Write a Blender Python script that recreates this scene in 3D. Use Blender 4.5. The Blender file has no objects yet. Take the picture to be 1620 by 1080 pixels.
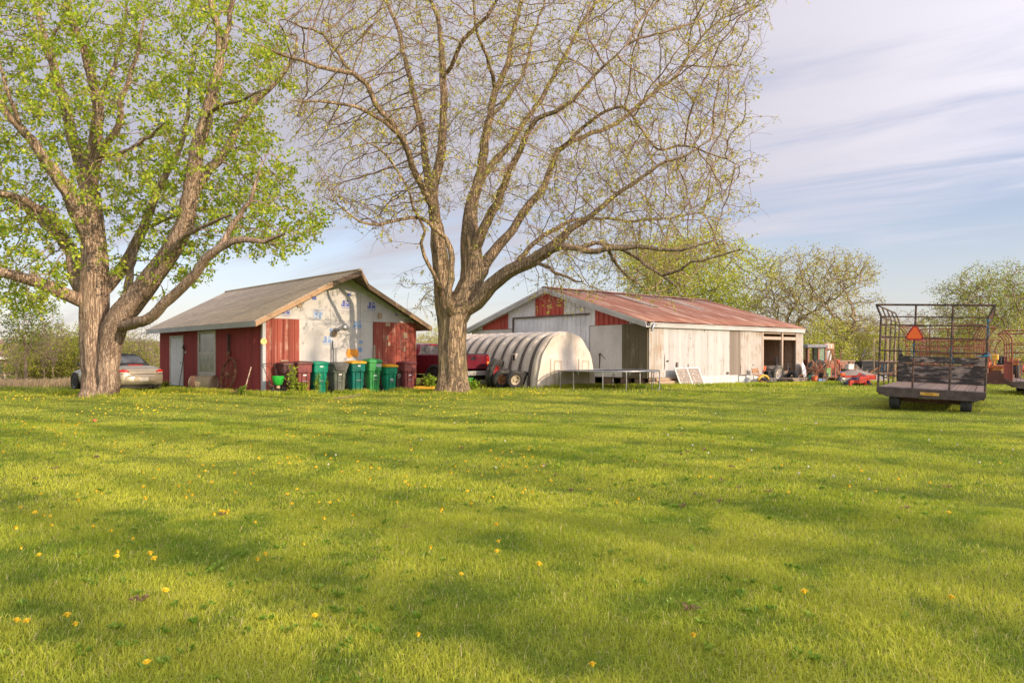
import bpy, math, random
import numpy as np
from mathutils import Vector, Matrix
SC = bpy.context.scene
COL = SC.collection
R = math.radians
random.seed(7)
rng = np.random.default_rng(7)
# ------------------------------------------------------------------ camera
F, YH, H = 1211.0, 562.5, 1.3            # focal length and horizon row of the photograph (1620 px wide), eye height
cd = bpy.data.cameras.new('camera')
cd.sensor_width = 36.0
cd.lens = F / 1620 * 36
cd.shift_y = (YH - 540) / 1620
cd.clip_end = 6000
cam = bpy.data.objects.new('camera', cd)
cam.location = (0, 0, H)
cam.rotation_euler = (R(90), 0, 0)
COL.objects.link(cam)
SC.camera = cam
# ------------------------------------------------------------------ sun, sky, exposure
SUN_AZ = math.atan2(0.80, -0.60)         # clockwise from +Y: the sun stands low behind the camera, to the right
SUN_EL = R(19)
SC.view_settings.view_transform = 'Standard'
SC.view_settings.look = 'None'
SC.view_settings.exposure = 0.8
SC.view_settings.gamma = 1
SC.cycles.use_adaptive_sampling = True
SC.cycles.max_bounces = 6
SC.cycles.transparent_max_bounces = 6
sd = bpy.data.lights.new('sun', 'SUN')
sd.energy = 2.75
sd.angle = R(0.5)
sd.color = (1.0, 0.79, 0.57)
sun = bpy.data.objects.new('sun', sd)
sdir = Vector((math.sin(SUN_AZ) * math.cos(SUN_EL), math.cos(SUN_AZ) * math.cos(SUN_EL), math.sin(SUN_EL)))
sun.rotation_euler = sdir.to_track_quat('Z', 'Y').to_euler()
sun.location = (40, -40, 30)
COL.objects.link(sun)

world = bpy.data.worlds.new('World')
SC.world = world
world.use_nodes = True
def sky_world():
    nt = world.node_tree; N = nt.nodes; L = nt.links; N.clear()
    out = N.new('ShaderNodeOutputWorld'); bg = N.new('ShaderNodeBackground')
    sky = N.new('ShaderNodeTexSky'); sky.sky_type = 'NISHITA'; sky.sun_disc = False
    sky.sun_elevation = SUN_EL; sky.sun_rotation = SUN_AZ
    sky.air_density = 1.0; sky.dust_density = 0.6; sky.ozone_density = 1.0
    tc = N.new('ShaderNodeTexCoord'); sep = N.new('ShaderNodeSeparateXYZ')
    L.new(tc.outputs['Generated'], sep.inputs[0])
    def m(op, a, b=None, c=None):
        n = N.new('ShaderNodeMath'); n.operation = op
        for i, v in enumerate((a, b, c)):
            if v is None: continue
            if isinstance(v, (int, float)): n.inputs[i].default_value = v
            else: L.new(v, n.inputs[i])
        return n.outputs[0]
    z = m('MAXIMUM', sep.outputs[2], 0.0)
    zz = m('ADD', z, 0.16)
    cx = m('DIVIDE', sep.outputs[0], zz); cy = m('DIVIDE', sep.outputs[1], zz)   # the flat cloud layer seen from below
    cmb = N.new('ShaderNodeCombineXYZ'); L.new(cx, cmb.inputs[0]); L.new(cy, cmb.inputs[1])
    mr = N.new('ShaderNodeMapping'); L.new(cmb.outputs[0], mr.inputs[0]); mr.inputs['Rotation'].default_value = (0, 0, R(34))
    mp = N.new('ShaderNodeMapping'); L.new(mr.outputs[0], mp.inputs[0])
    mp.inputs['Scale'].default_value = (0.42, 1.5, 1)
    mp.inputs['Location'].default_value = (3.1, 1.7, 0)
    def noise(vec, s, d, r, dist=0.0):
        n = N.new('ShaderNodeTexNoise'); n.inputs['Scale'].default_value = s; n.inputs['Detail'].default_value = d
        n.inputs['Roughness'].default_value = r; n.inputs['Distortion'].default_value = dist
        L.new(vec, n.inputs['Vector']); return n.outputs['Fac']
    big = noise(mp.outputs[0], 0.55, 4, 0.5, 0.4)
    fine = noise(mp.outputs[0], 2.6, 7, 0.55, 0.4)
    # the veil thickens overhead and thins towards the lower right
    veil = m('MULTIPLY_ADD', z, 3.0, -0.68)
    veil = m('MULTIPLY_ADD', sep.outputs[0], -0.35, veil)
    s1 = m('MULTIPLY_ADD', big, 1.5, veil)
    s2 = m('MULTIPLY_ADD', fine, 1.35, s1)
    ramp = N.new('ShaderNodeMapRange'); ramp.interpolation_type = 'SMOOTHSTEP'
    L.new(s2, ramp.inputs['Value'])
    ramp.inputs['From Min'].default_value = 0.98; ramp.inputs['From Max'].default_value = 1.72
    ramp.inputs['To Min'].default_value = 0.10; ramp.inputs['To Max'].default_value = 0.93
    # cloud brightness varies softly through the layer
    cr = N.new('ShaderNodeMix'); cr.data_type = 'RGBA'
    L.new(fine, cr.inputs[0])
    CB, CA = CLOUD
    cr.inputs[6].default_value = (*CB, 1); cr.inputs[7].default_value = (*CA, 1)
    mix = N.new('ShaderNodeMix'); mix.data_type = 'RGBA'
    L.new(ramp.outputs[0], mix.inputs[0])
    # thin milky air low over the horizon
    # the veil glows around the low sun behind the viewer, boosted as added fill
    dt = N.new('ShaderNodeVectorMath'); dt.operation = 'DOT_PRODUCT'; L.new(tc.outputs['Generated'], dt.inputs[0]); dt.inputs[1].default_value = tuple(sdir)
    glow = m('MULTIPLY_ADD', m('POWER', m('MAXIMUM', m('MULTIPLY_ADD', dt.outputs['Value'], .5, .5), 0), 2.5), 4.0, 1.03)
    gl = N.new('ShaderNodeVectorMath'); gl.operation = 'SCALE'; L.new(cr.outputs[2], gl.inputs[0]); L.new(glow, gl.inputs['Scale'])
    low = m('MULTIPLY', m('POWER', m('SUBTRACT', 1.0, m('MINIMUM', m('MULTIPLY', z, 4.2), 1.0)), 1.8), .66)
    hz = N.new('ShaderNodeMix'); hz.data_type = 'RGBA'; L.new(low, hz.inputs[0]); tn = N.new('ShaderNodeMix'); tn.data_type = 'RGBA'; tn.blend_type = 'MULTIPLY'; tn.inputs[0].default_value = 1; L.new(sky.outputs[0], tn.inputs[6]); tn.inputs[7].default_value = (1.07, .97, 1.07, 1); L.new(tn.outputs[2], hz.inputs[6]); hz.inputs[7].default_value = (4.1, 4.15, 4.5, 1)
    L.new(hz.outputs[2], mix.inputs[6]); L.new(gl.outputs[0], mix.inputs[7])
    L.new(mix.outputs[2], bg.inputs['Color']); bg.inputs['Strength'].default_value = 0.094
    L.new(bg.outputs[0], out.inputs['Surface'])
CLOUD = ((3.0, 2.88, 3.3), (3.55, 3.36, 3.6))
sky_world()

# ------------------------------------------------------------------ pixels to places
def gx(px, Y): return (px - 810) / F * Y
def gz(py, Y): return H + (YH - py) / F * Y
def W(px, py, Y): return Vector((gx(px, Y), Y, gz(py, Y)))
def gy(py, z=0.0): return (H - z) * F / (py - YH)            # depth of a ground point seen on that row
def gheight(x, y):
    """height of the ground: a lawn with slight swells, falling away on the far left"""
    z = 0.018 * np.sin(x * 0.55 + 0.7 * np.sin(y * 0.31)) + 0.016 * np.sin(y * 0.62 + 0.5 * np.sin(x * 0.4))
    z = z + 0.01 * np.sin(x * 1.9 + y * 1.3)
    t = np.clip((y - 36) / 30, 0, 1) * np.clip((-x - 12) / 16, 0, 1)
    return z - 3.4 * t * t * (3 - 2 * t)
def gh(x, y): return float(gheight(np.float64(x), np.float64(y)))

# ------------------------------------------------------------------ objects
def link(o, parent=None):
    COL.objects.link(o)
    if parent is not None: o.parent = parent
    return o
def thing(name, label, cat, loc=(0, 0, 0), rz=0.0, group=None, rot=None):
    o = bpy.data.objects.new(name, None); o.empty_display_size = 0.2
    o.location = loc; o.rotation_euler = rot if rot else (0, 0, rz)
    return tag(link(o), label, cat, group)
def tag(o, label=None, cat=None, group=None, kind=None):
    if label: o['label'] = label
    if cat: o['category'] = cat
    if group: o['group'] = group
    if kind: o['kind'] = kind
    return o
def dup(root, loc, rot, label, group=None):
    def cp(o, parent):
        c = o.copy(); COL.objects.link(c)
        if parent is not None: c.parent = parent
        for ch in o.children: cp(ch, c)
        return c
    r = cp(root, None); r.location = loc; r.rotation_euler = rot; r['label'] = label
    if group: r['group'] = group
    return r

class MB:
    """collects shapes, then links them as ONE mesh object"""
    def __init__(s): s.v = []; s.f = []; s.m = []; s.mi = 0; s.M = None
    def add(s, vs, fs, M=None):
        o = len(s.v)
        T = s.M @ M if (s.M is not None and M is not None) else (M if M is not None else s.M)
        if T is not None: vs = [T @ Vector(p) for p in vs]
        s.v += [tuple(p) for p in vs]
        s.f += [tuple(i + o for i in f) for f in fs]; s.m += [s.mi] * len(fs)
        return s
    def bx(s, x0, x1, y0, y1, z0, z1, M=None):
        vs = [(x0, y0, z0), (x1, y0, z0), (x1, y1, z0), (x0, y1, z0), (x0, y0, z1), (x1, y0, z1), (x1, y1, z1), (x0, y1, z1)]
        return s.add(vs, [(0, 3, 2, 1), (4, 5, 6, 7), (0, 1, 5, 4), (1, 2, 6, 5), (2, 3, 7, 6), (3, 0, 4, 7)], M)
    def bar(s, p0, p1, w, d=None, up=(0, 0, 1)):
        """a square bar from p0 to p1"""
        p0 = Vector(p0); p1 = Vector(p1); d = d or w
        z = (p1 - p0); L = z.length; z.normalize(); u = Vector(up)
        if abs(z.dot(u)) > 0.95: u = Vector((0, 1, 0))
        x = u.cross(z).normalized(); y = z.cross(x)
        M = Matrix((x, y, z)).transposed().to_4x4(); M.translation = p0
        return s.bx(-w / 2, w / 2, -d / 2, d / 2, 0, L, M)
    def tube(s, pts, r, n=8, cap=True, M=None):
        P = [Vector(p) for p in pts]; m = len(P)
        rr = r if isinstance(r, (list, tuple)) else [r] * m
        vs = []; fs = []; u = None
        for i in range(m):
            d = (P[min(i + 1, m - 1)] - P[max(i - 1, 0)])
            d = d.normalized() if d.length > 1e-9 else Vector((0, 0, 1))
            if u is None:
                u = d.orthogonal().normalized()
            else:
                u = (u - d * u.dot(d)); u = u.normalized() if u.length > 1e-6 else d.orthogonal().normalized()
            w = d.cross(u)
            for k in range(n):
                a = 2 * math.pi * k / n
                vs.append(P[i] + (u * math.cos(a) + w * math.sin(a)) * rr[i])
        for i in range(m - 1):
            for k in range(n):
                k2 = (k + 1) % n
                fs.append((i * n + k, i * n + k2, (i + 1) * n + k2, (i + 1) * n + k))
        if cap:
            fs.append(tuple(range(n - 1, -1, -1))); fs.append(tuple((m - 1) * n + k for k in range(n)))
        return s.add(vs, fs, M)
    def ring(s, c, axis, Rr, r, n=24, k=6, a0=0, a1=2 * math.pi):
        ax = Vector(axis).normalized(); u = ax.orthogonal().normalized(); w = ax.cross(u)
        if abs(ax.z) < 0.9: w = Vector((0, 0, 1)); w = (w - ax * w.dot(ax)).normalized(); u = w.cross(ax)
        full = abs(a1 - a0 - 2 * math.pi) < 1e-6
        pts = [Vector(c) + (u * math.cos(a0 + (a1 - a0) * i / n) + w * math.sin(a0 + (a1 - a0) * i / n)) * Rr for i in range(n + 1)]
        return s.tube(pts, r, k, cap=not full)
    def lathe(s, prof, n=24, M=None, cap=True):
        vs = []; fs = []; m = len(prof)
        for (r, z) in prof:
            for k in range(n):
                a = 2 * math.pi * k / n; vs.append((r * math.cos(a), r * math.sin(a), z))
        for i in range(m - 1):
            for k in range(n):
                k2 = (k + 1) % n
                fs.append((i * n + k, i * n + k2, (i + 1) * n + k2, (i + 1) * n + k))
        if cap:
            if prof[0][0] > 1e-4: fs.append(tuple(range(n - 1, -1, -1)))
            if prof[-1][0] > 1e-4: fs.append(tuple((m - 1) * n + k for k in range(n)))
        return s.add(vs, fs, M)
    def prism(s, poly, d0, d1, M=None):
        """polygon in x,z pulled along y from d0 to d1"""
        n = len(poly); vs = [(p[0], d0, p[1]) for p in poly] + [(p[0], d1, p[1]) for p in poly]
        fs = [tuple(range(n)), tuple(range(2 * n - 1, n - 1, -1))]
        fs += [(k, k + n, (k + 1) % n + n, (k + 1) % n) for k in range(n)]
        return s.add(vs, fs, M)
    def grid(s, rows, M=None, close=False):
        m = len(rows); n = len(rows[0]); vs = [p for r in rows for p in r]; fs = []
        for i in range(m - 1):
            for k in range(n if close else n - 1):
                k2 = (k + 1) % n
                fs.append((i * n + k, i * n + k2, (i + 1) * n + k2, (i + 1) * n + k))
        return s.add(vs, fs, M)
    def build(s, name, mat, parent=None, smooth=None, loc=None, rot=None, bevel=0, label=None):
        me = bpy.data.meshes.new(name); me.from_pydata(s.v, [], s.f); me.validate()
        for mm in (mat if isinstance(mat, (list, tuple)) else [mat]): me.materials.append(mm)
        if len(me.polygons) == len(s.m): me.polygons.foreach_set('material_index', s.m)
        if smooth:
            me.polygons.foreach_set('use_smooth', [True] * len(me.polygons))
            if smooth < 3: me.set_sharp_from_angle(angle=smooth)
        import bmesh
        bm = bmesh.new(); bm.from_mesh(me); bmesh.ops.recalc_face_normals(bm, faces=bm.faces); bm.to_mesh(me); bm.free()
        me.update()
        o = bpy.data.objects.new(name, me)
        if loc is not None: o.location = loc
        if rot is not None: o.rotation_euler = rot
        if bevel:
            b = o.modifiers.new('bevel', 'BEVEL'); b.width = bevel; b.segments = 2; b.limit_method = 'ANGLE'
        link(o, parent)
        if label: o['label'] = label
        return o

def fast_mesh(name, verts, faces_flat, nper, mat, parent=None, smooth=False, colors=None):
    """mesh from numpy arrays; every face has nper corners"""
    me = bpy.data.meshes.new(name)
    nf = len(faces_flat) // nper
    me.vertices.add(len(verts)); me.vertices.foreach_set('co', np.asarray(verts, np.float32).ravel())
    me.loops.add(len(faces_flat)); me.loops.foreach_set('vertex_index', np.asarray(faces_flat, np.int32))
    me.polygons.add(nf); me.polygons.foreach_set('loop_start', np.arange(0, nf * nper, nper, dtype=np.int32))
    if smooth: me.polygons.foreach_set('use_smooth', np.ones(nf, bool))
    me.update(calc_edges=True)
    if colors is not None:
        a = me.color_attributes.new('tint', 'FLOAT_COLOR', 'POINT')
        c = np.ones((len(verts), 4), np.float32); c[:, :3] = colors
        a.data.foreach_set('color', c.ravel())
    me.materials.append(mat)
    o = bpy.data.objects.new(name, me); link(o, parent)
    return o

def text_mesh(txt, size, mat, name, parent, M, depth=0.002, spacing=1.0, bold=0.0):
    cu = bpy.data.curves.new('letters', 'FONT'); cu.body = txt; cu.size = size; cu.align_x = 'CENTER'; cu.align_y = 'CENTER'
    cu.extrude = depth; cu.offset = bold; cu.space_character = spacing
    t = bpy.data.objects.new('letters', cu); COL.objects.link(t)
    dg = bpy.context.evaluated_depsgraph_get()
    me = bpy.data.meshes.new_from_object(t.evaluated_get(dg)); me.name = name
    bpy.data.objects.remove(t); bpy.data.curves.remove(cu)
    me.transform(M); me.materials.clear(); me.materials.append(mat)
    o = bpy.data.objects.new(name, me); link(o, parent)
    return o
# ------------------------------------------------------------------ materials (all procedural)
MATS = {}
class NT:
    def __init__(s, name):
        s.mat = bpy.data.materials.new(name); s.mat.use_nodes = True
        s.nt = s.mat.node_tree; s.N = s.nt.nodes; s.L = s.nt.links
        s.b = s.N['Principled BSDF']; s.out = s.N['Material Output']
    def new(s, t): return s.N.new(t)
    def set(s, sock, v):
        if hasattr(v, 'links') or hasattr(v, 'is_linked'): s.L.new(v, sock)
        elif isinstance(v, (tuple, list)) and len(v) == 3 and sock.type == 'RGBA': sock.default_value = (*v, 1)
        else: sock.default_value = v
    def coord(s, scale=(1, 1, 1), rot=(0, 0, 0), kind='Object'):
        tc = s.new('ShaderNodeTexCoord'); mp = s.new('ShaderNodeMapping')
        s.L.new(tc.outputs[kind], mp.inputs[0]); mp.inputs['Scale'].default_value = scale; mp.inputs['Rotation'].default_value = rot
        return mp.outputs[0]
    def noise(s, vec, scale=5, detail=5, rough=.55, dist=0.0):
        n = s.new('ShaderNodeTexNoise'); s.L.new(vec, n.inputs['Vector'])
        n.inputs['Scale'].default_value = scale; n.inputs['Detail'].default_value = detail
        n.inputs['Roughness'].default_value = rough; n.inputs['Distortion'].default_value = dist
        return n.outputs['Fac']
    def ramp(s, fac, lo, hi, a=0.0, b=1.0):
        n = s.new('ShaderNodeMapRange'); s.L.new(fac, n.inputs[0]); n.interpolation_type = 'SMOOTHSTEP'
        n.inputs[1].default_value = lo; n.inputs[2].default_value = hi; n.inputs[3].default_value = a; n.inputs[4].default_value = b
        return n.outputs[0]
    def mix(s, fac, a, b, mode='MIX'):
        n = s.new('ShaderNodeMix'); n.data_type = 'RGBA'; n.blend_type = mode
        s.set(n.inputs[0], fac); s.set(n.inputs[6], a); s.set(n.inputs[7], b)
        return n.outputs[2]
    def math(s, op, a, b=0.0):
        n = s.new('ShaderNodeMath'); n.operation = op; s.set(n.inputs[0], a); s.set(n.inputs[1], b); return n.outputs[0]
    def bump(s, h, strength=.3, dist=.02):
        n = s.new('ShaderNodeBump'); s.L.new(h, n.inputs['Height']); n.inputs['Strength'].default_value = strength
        n.inputs['Distance'].default_value = dist; s.L.new(n.outputs[0], s.b.inputs['Normal'])
    def fin(s, col, rough=.7, metal=0.0, spec=None):
        s.set(s.b.inputs['Base Color'], col); s.set(s.b.inputs['Roughness'], rough); s.b.inputs['Metallic'].default_value = metal
        if spec is not None: s.b.inputs['Specular IOR Level'].default_value = spec
        return s.mat
def dk(c, k): return tuple(x * k for x in c)
def plain(name, col, rough=.6, metal=0.0, var=.25, scale=6.0, bump=0.0, bscale=40, stretch=(1, 1, 1), spec=None):
    """one colour with the unevenness of a used thing"""
    if name in MATS: return MATS[name]
    n = NT(name); v = n.coord(stretch)
    f = n.noise(v, scale, 6, .6)
    c = n.mix(n.ramp(f, .3, .7), dk(col, 1 - var), dk(col, 1 + var * .6))
    r = n.ramp(n.noise(v, scale * 2.3, 4), .3, .7, max(rough - .1, .03), min(rough + .12, 1))
    if bump: n.bump(n.noise(v, bscale, 5), bump, .01)
    MATS[name] = n.fin(c, r, metal, spec); return MATS[name]
def worn(name, col, under, amount=.45, scale=3.0, stretch=(1, 1, .25), rough=.75, streak=None, bump=.2, dirt=None, fine=14.0):
    """paint worn away in patches over the material beneath"""
    if name in MATS: return MATS[name]
    n = NT(name); v = n.coord(stretch); v1 = n.coord()
    big = n.noise(v, scale, 7, .62); f2 = n.noise(v, fine, 6, .65); tone = n.noise(v1, .7, 4)
    paint = n.mix(n.ramp(tone, .3, .7), dk(col, .82), dk(col, 1.12))
    paint = n.mix(n.ramp(f2, .35, .7, 0, .35), paint, dk(col, .65))
    und = n.mix(f2, dk(under, .6), dk(under, 1.25))
    s = n.math('ADD', n.math('MULTIPLY', big, .65), n.math('MULTIPLY', f2, .35))
    c = n.mix(n.ramp(s, 1 - amount - .05, 1 - amount + .05), paint, und)
    if streak:
        vs = n.coord((6, 6, .12)); c = n.mix(n.ramp(n.noise(vs, 1.6, 5), .52, .75, 0, .7), c, streak)
    if dirt:
        c = n.mix(n.ramp(n.noise(v1, 1.1, 6, .65), .55, .8, 0, .65), c, dirt)
    n.bump(s, bump, .01)
    MATS[name] = n.fin(c, rough); return MATS[name]
def bark_mat(name, dark, light, moss=None):
    n = NT(name); v = n.coord((1, 1, .10)); v1 = n.coord()
    vo = n.new('ShaderNodeTexVoronoi'); vo.feature = 'DISTANCE_TO_EDGE'; vo.inputs['Scale'].default_value = 21
    wob = n.new('ShaderNodeVectorMath'); wob.operation = 'ADD'
    nz = n.new('ShaderNodeTexNoise'); n.L.new(v, nz.inputs['Vector']); nz.inputs['Scale'].default_value = 9; nz.inputs['Detail'].default_value = 4
    sc = n.new('ShaderNodeVectorMath'); sc.operation = 'SCALE'; n.L.new(nz.outputs['Color'], sc.inputs[0]); sc.inputs['Scale'].default_value = .30
    n.L.new(v, wob.inputs[0]); n.L.new(sc.outputs[0], wob.inputs[1]); n.L.new(wob.outputs[0], vo.inputs['Vector'])
    f = n.noise(v, 26, 9, .75); g = n.noise(v1, 1.3, 5)
    ridge = n.ramp(vo.outputs['Distance'], 0, .16)
    hgt = n.math('ADD', n.math('MULTIPLY', ridge, .38), n.math('MULTIPLY', f, .8))
    c = n.mix(n.ramp(hgt, .35, .95), dark, light)
    c = n.mix(n.ramp(g, .35, .7, 0, .45), c, dk(light, 1.15))
    c = n.mix(n.ramp(n.noise(v1, 3.1, 6), .55, .7, 0, .35), c, dk(dark, 1.1))
    fu = n.math('ABSOLUTE', n.math('SUBTRACT', n.noise(n.coord((1, 1, .085)), 9, 5, .6, .6), .5)); fur = n.ramp(fu, .0, .055)
    c = n.mix(fur, dk(dark, 1.35), c); hgt = n.math('ADD', hgt, n.math('MULTIPLY', fur, .7))
    if moss: c = n.mix(n.ramp(n.noise(v1, 1.9, 6), .5, .72, 0, .5), c, moss)
    n.bump(hgt, .9, .035)
    return n.fin(c, .9, spec=.2)
def leaf_mat(name, trans=.45, rough=.55):
    """thin leaf: reflects and lets light through; its own colour sits in the mesh"""
    n = NT(name); a = n.new('ShaderNodeAttribute'); a.attribute_name = 'tint'
    n.fin(a.outputs['Color'], rough, spec=.25)
    t = n.new('ShaderNodeBsdfTranslucent'); n.L.new(n.mix(.5, a.outputs['Color'], n.mix(1.0, a.outputs['Color'], (1.25, 1.2, .6), 'MULTIPLY')), t.inputs['Color'])
    m = n.new('ShaderNodeMixShader'); m.inputs[0].default_value = trans
    n.L.new(n.b.outputs[0], m.inputs[1]); n.L.new(t.outputs[0], m.inputs[2]); n.L.new(m.outputs[0], n.out.inputs['Surface'])
    return n.mat
def glass_mat(name, tint=(.05, .06, .06), rough=.04):
    n = NT(name); v = n.coord(); f = n.noise(v, 2.5, 5)
    return n.fin(n.mix(n.ramp(f, .35, .7), tint, dk(tint, 2.2)), n.ramp(n.noise(v, 9, 4), .4, .7, rough, rough + .15), spec=.8)
def paint_mat(name, col, rough=.28, metal=.3, dust=(.35, .3, .22)):
    n = NT(name); v = n.coord(); f = n.noise(v, 1.7, 6, .6)
    c = n.mix(n.ramp(f, .45, .8, 0, .3), col, dust)
    n.b.inputs['Coat Weight'].default_value = .5; n.b.inputs['Coat Roughness'].default_value = .12
    return n.fin(c, n.ramp(n.noise(v, 5, 5), .3, .7, rough, rough + .18), metal)
def board_mat(name, col, under, n_boards=.2, amount=.4, axis=0, vary=.3, streak=None, groove=True, rough=.8):
    """painted vertical boards: each board its own shade, grain along its length, wear following the grain"""
    n = NT(name); tc = n.new('ShaderNodeTexCoord'); sp = n.new('ShaderNodeSeparateXYZ'); n.L.new(tc.outputs['Object'], sp.inputs[0])
    ax = sp.outputs[axis]
    k = n.math('FLOOR', n.math('DIVIDE', ax, n_boards))
    wn = n.new('ShaderNodeTexWhiteNoise'); wn.noise_dimensions = '1D'; n.L.new(k, wn.inputs['W'])
    st = [14, 14, .6] if axis != 2 else [.6, .6, 14]
    off = n.new('ShaderNodeVectorMath'); off.operation = 'MULTIPLY_ADD'
    off.inputs[1].default_value = (st[0], st[1], st[2]); n.L.new(tc.outputs['Object'], off.inputs[0])
    cb = n.new('ShaderNodeCombineXYZ'); n.L.new(n.math('MULTIPLY', wn.outputs['Value'], 40), cb.inputs[2]); n.L.new(cb.outputs[0], off.inputs[2])
    grain = n.noise(off.outputs[0], 1.0, 7, .65); v1 = n.coord()
    patch = n.noise(v1, 1.6, 6, .65)
    c = n.mix(wn.outputs['Value'], dk(col, 1 - vary), dk(col, 1 + vary * .6))
    c = n.mix(n.ramp(grain, .5, .8, 0, .5), c, dk(col, .6))
    s = n.math('ADD', n.math('MULTIPLY', grain, .55), n.math('MULTIPLY', patch, .45))
    c = n.mix(n.ramp(s, 1 - amount - .06, 1 - amount + .06), c, n.mix(grain, dk(under, .7), dk(under, 1.2)))
    if streak: c = n.mix(n.ramp(n.noise(n.coord((5, 5, .3)), .9, 5), .52, .7, 0, .75), c, streak)
    n.bump(s, .35, .008)
    return n.fin(c, rough, spec=.25)

M_galv = plain('galvanised', (.42, .43, .45), .4, .8, .25, 3)
M_rustiron = worn('rusty_iron', (.16, .07, .04), (.3, .14, .07), .5, 9, (1, 1, 1), .85)
M_black = plain('black_plastic', (.018, .018, .02), .5)
M_tyre = worn('tyre_rubber', (.035, .034, .033), (.13, .115, .095), .42, 5, (1, 1, 1), .85)
M_tyre_dusty = worn('dusty_rubber', (.11, .10, .09), (.2, .18, .15), .45, 6, (1, 1, 1), .9)
M_chrome = plain('chrome', (.6, .6, .6), .18, 1.0, .1)
M_wood = worn('bare_wood', (.36, .26, .17), (.24, .2, .16), .45, 4, (1, 1, 1), .8)
M_oldwood = worn('grey_wood', (.21, .18, .15), (.32, .27, .21), .42, 5, (1, 1, .3), .9)
M_white = worn('old_white_paint', (.72, .69, .63), (.5, .43, .34), .34, 5, (1, 1, .4), .7)
M_label = plain('white_label', (.75, .75, .72), .6, var=.05)
M_yellow = plain('yellow_paint', (.72, .42, .03), .5)
M_red = plain('red_paint', (.5, .05, .025), .5)
M_orange = plain('orange_plastic', (.75, .13, .02), .5)
M_rope = plain('blue_twine', (.03, .3, .5), .7)
# ------------------------------------------------------------------ ground
def vnoise(x, y, s, seed=0):
    """smooth value noise, 0..1"""
    x = np.asarray(x) / s; y = np.asarray(y) / s
    xi = np.floor(x).astype(np.int64); yi = np.floor(y).astype(np.int64); fx = x - xi; fy = y - yi
    def h(a, b):
        n = (a * 374761393 + b * 668265263 + seed * 974711) & 0x7fffffff
        n = ((n ^ (n >> 13)) * 1274126177) & 0x7fffffff
        return ((n ^ (n >> 16)) & 0xffff) / 65535.0
    fx = fx * fx * (3 - 2 * fx); fy = fy * fy * (3 - 2 * fy)
    return (h(xi, yi) * (1 - fx) + h(xi + 1, yi) * fx) * (1 - fy) + (h(xi, yi + 1) * (1 - fx) + h(xi + 1, yi + 1) * fx) * fy
def fbm(x, y, s, seed=0, o=3):
    t = 0; w = 1; tot = 0
    for k in range(o):
        t = t + w * vnoise(x, y, s / 2 ** k, seed + k * 17); tot += w; w *= .5
    return t / tot

def ground_mat():
    n = NT('lawn_soil'); v = n.coord()
    a = n.noise(v, .35, 5, .6); b = n.noise(v, 3, 6, .65); c3 = n.noise(v, 30, 6, .7)
    c = n.mix(n.ramp(a, .35, .65), (.13, .17, .025), (.22, .24, .04))
    c = n.mix(n.ramp(b, .4, .75, 0, .6), c, (.05, .085, .012))
    c = n.mix(n.ramp(c3, .45, .7, 0, .6), c, (.16, .17, .04))
    n.bump(c3, .6, .05)
    return n.fin(c, .95, spec=.1)
def build_ground():
    xs = np.concatenate([-np.geomspace(1500, 41, 22), np.arange(-40, 40.1, .8), np.geomspace(41, 1500, 22)])
    ys = np.concatenate([-np.geomspace(900, 26, 14), np.arange(-25, 70.1, .8), np.geomspace(72, 2500, 26)])
    X, Y = np.meshgrid(xs, ys); Z = gheight(X, Y)
    nx = len(xs); V = np.stack([X, Y, Z], -1).reshape(-1, 3)
    i, j = np.meshgrid(np.arange(len(ys) - 1), np.arange(nx - 1), indexing='ij')
    q = np.stack([i * nx + j, i * nx + j + 1, (i + 1) * nx + j + 1, (i + 1) * nx + j], -1).reshape(-1)
    o = fast_mesh('ground', V, q, 4, ground_mat(), smooth=True); tag(o, kind='structure')
    # low brown rise of ploughed land beyond the left end of the yard
    n = NT('ploughed_hill'); v = n.coord()
    hm = n.fin(n.mix(n.ramp(n.noise(v, .03, 5), .35, .65), (.2, .14, .09), (.17, .15, .07)), .95, spec=.1)
    rows = []
    for t in np.linspace(0, 1, 9):
        rows.append([(x, 240 + t * 160, -3 + (3 + 7.6 + 1.2 * math.sin(x * .021) + .6 * math.sin(x * .06 + 1)) * math.sin(t * math.pi / 2) *
                      (1 if x < 40 else max(0, 1 - (x - 40) / 200))) for x in np.linspace(-420, 240, 45)])
    mb = MB(); mb.grid(rows); o = mb.build('hill', hm, smooth=3); tag(o, kind='structure')
build_ground()

# footprints where nothing grows: filled by the buildings below
SHED_O, SHED_T, SHED_W, SHED_L = (-8.446, 26.001), 0.724, 6.199, 10.996
BARN_O, BARN_T, BARN_W, BARN_L = (5.737, 32.346), 0.701, 12.317, 12.376
def local2(o, t, x, y):
    dx, dy = x - o[0], y - o[1]
    return dx * math.cos(t) + dy * math.sin(t), -dx * math.sin(t) + dy * math.cos(t)
def inside_building(x, y):
    u, w = local2(SHED_O, SHED_T, x, y); a = (u > 0) & (u < SHED_W) & (w > 0) & (w < SHED_L)
    u, w = local2(BARN_O, BARN_T, x, y); b = (u > 0) & (u < BARN_L) & (w > .2) & (w < BARN_W)
    return a | b

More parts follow.
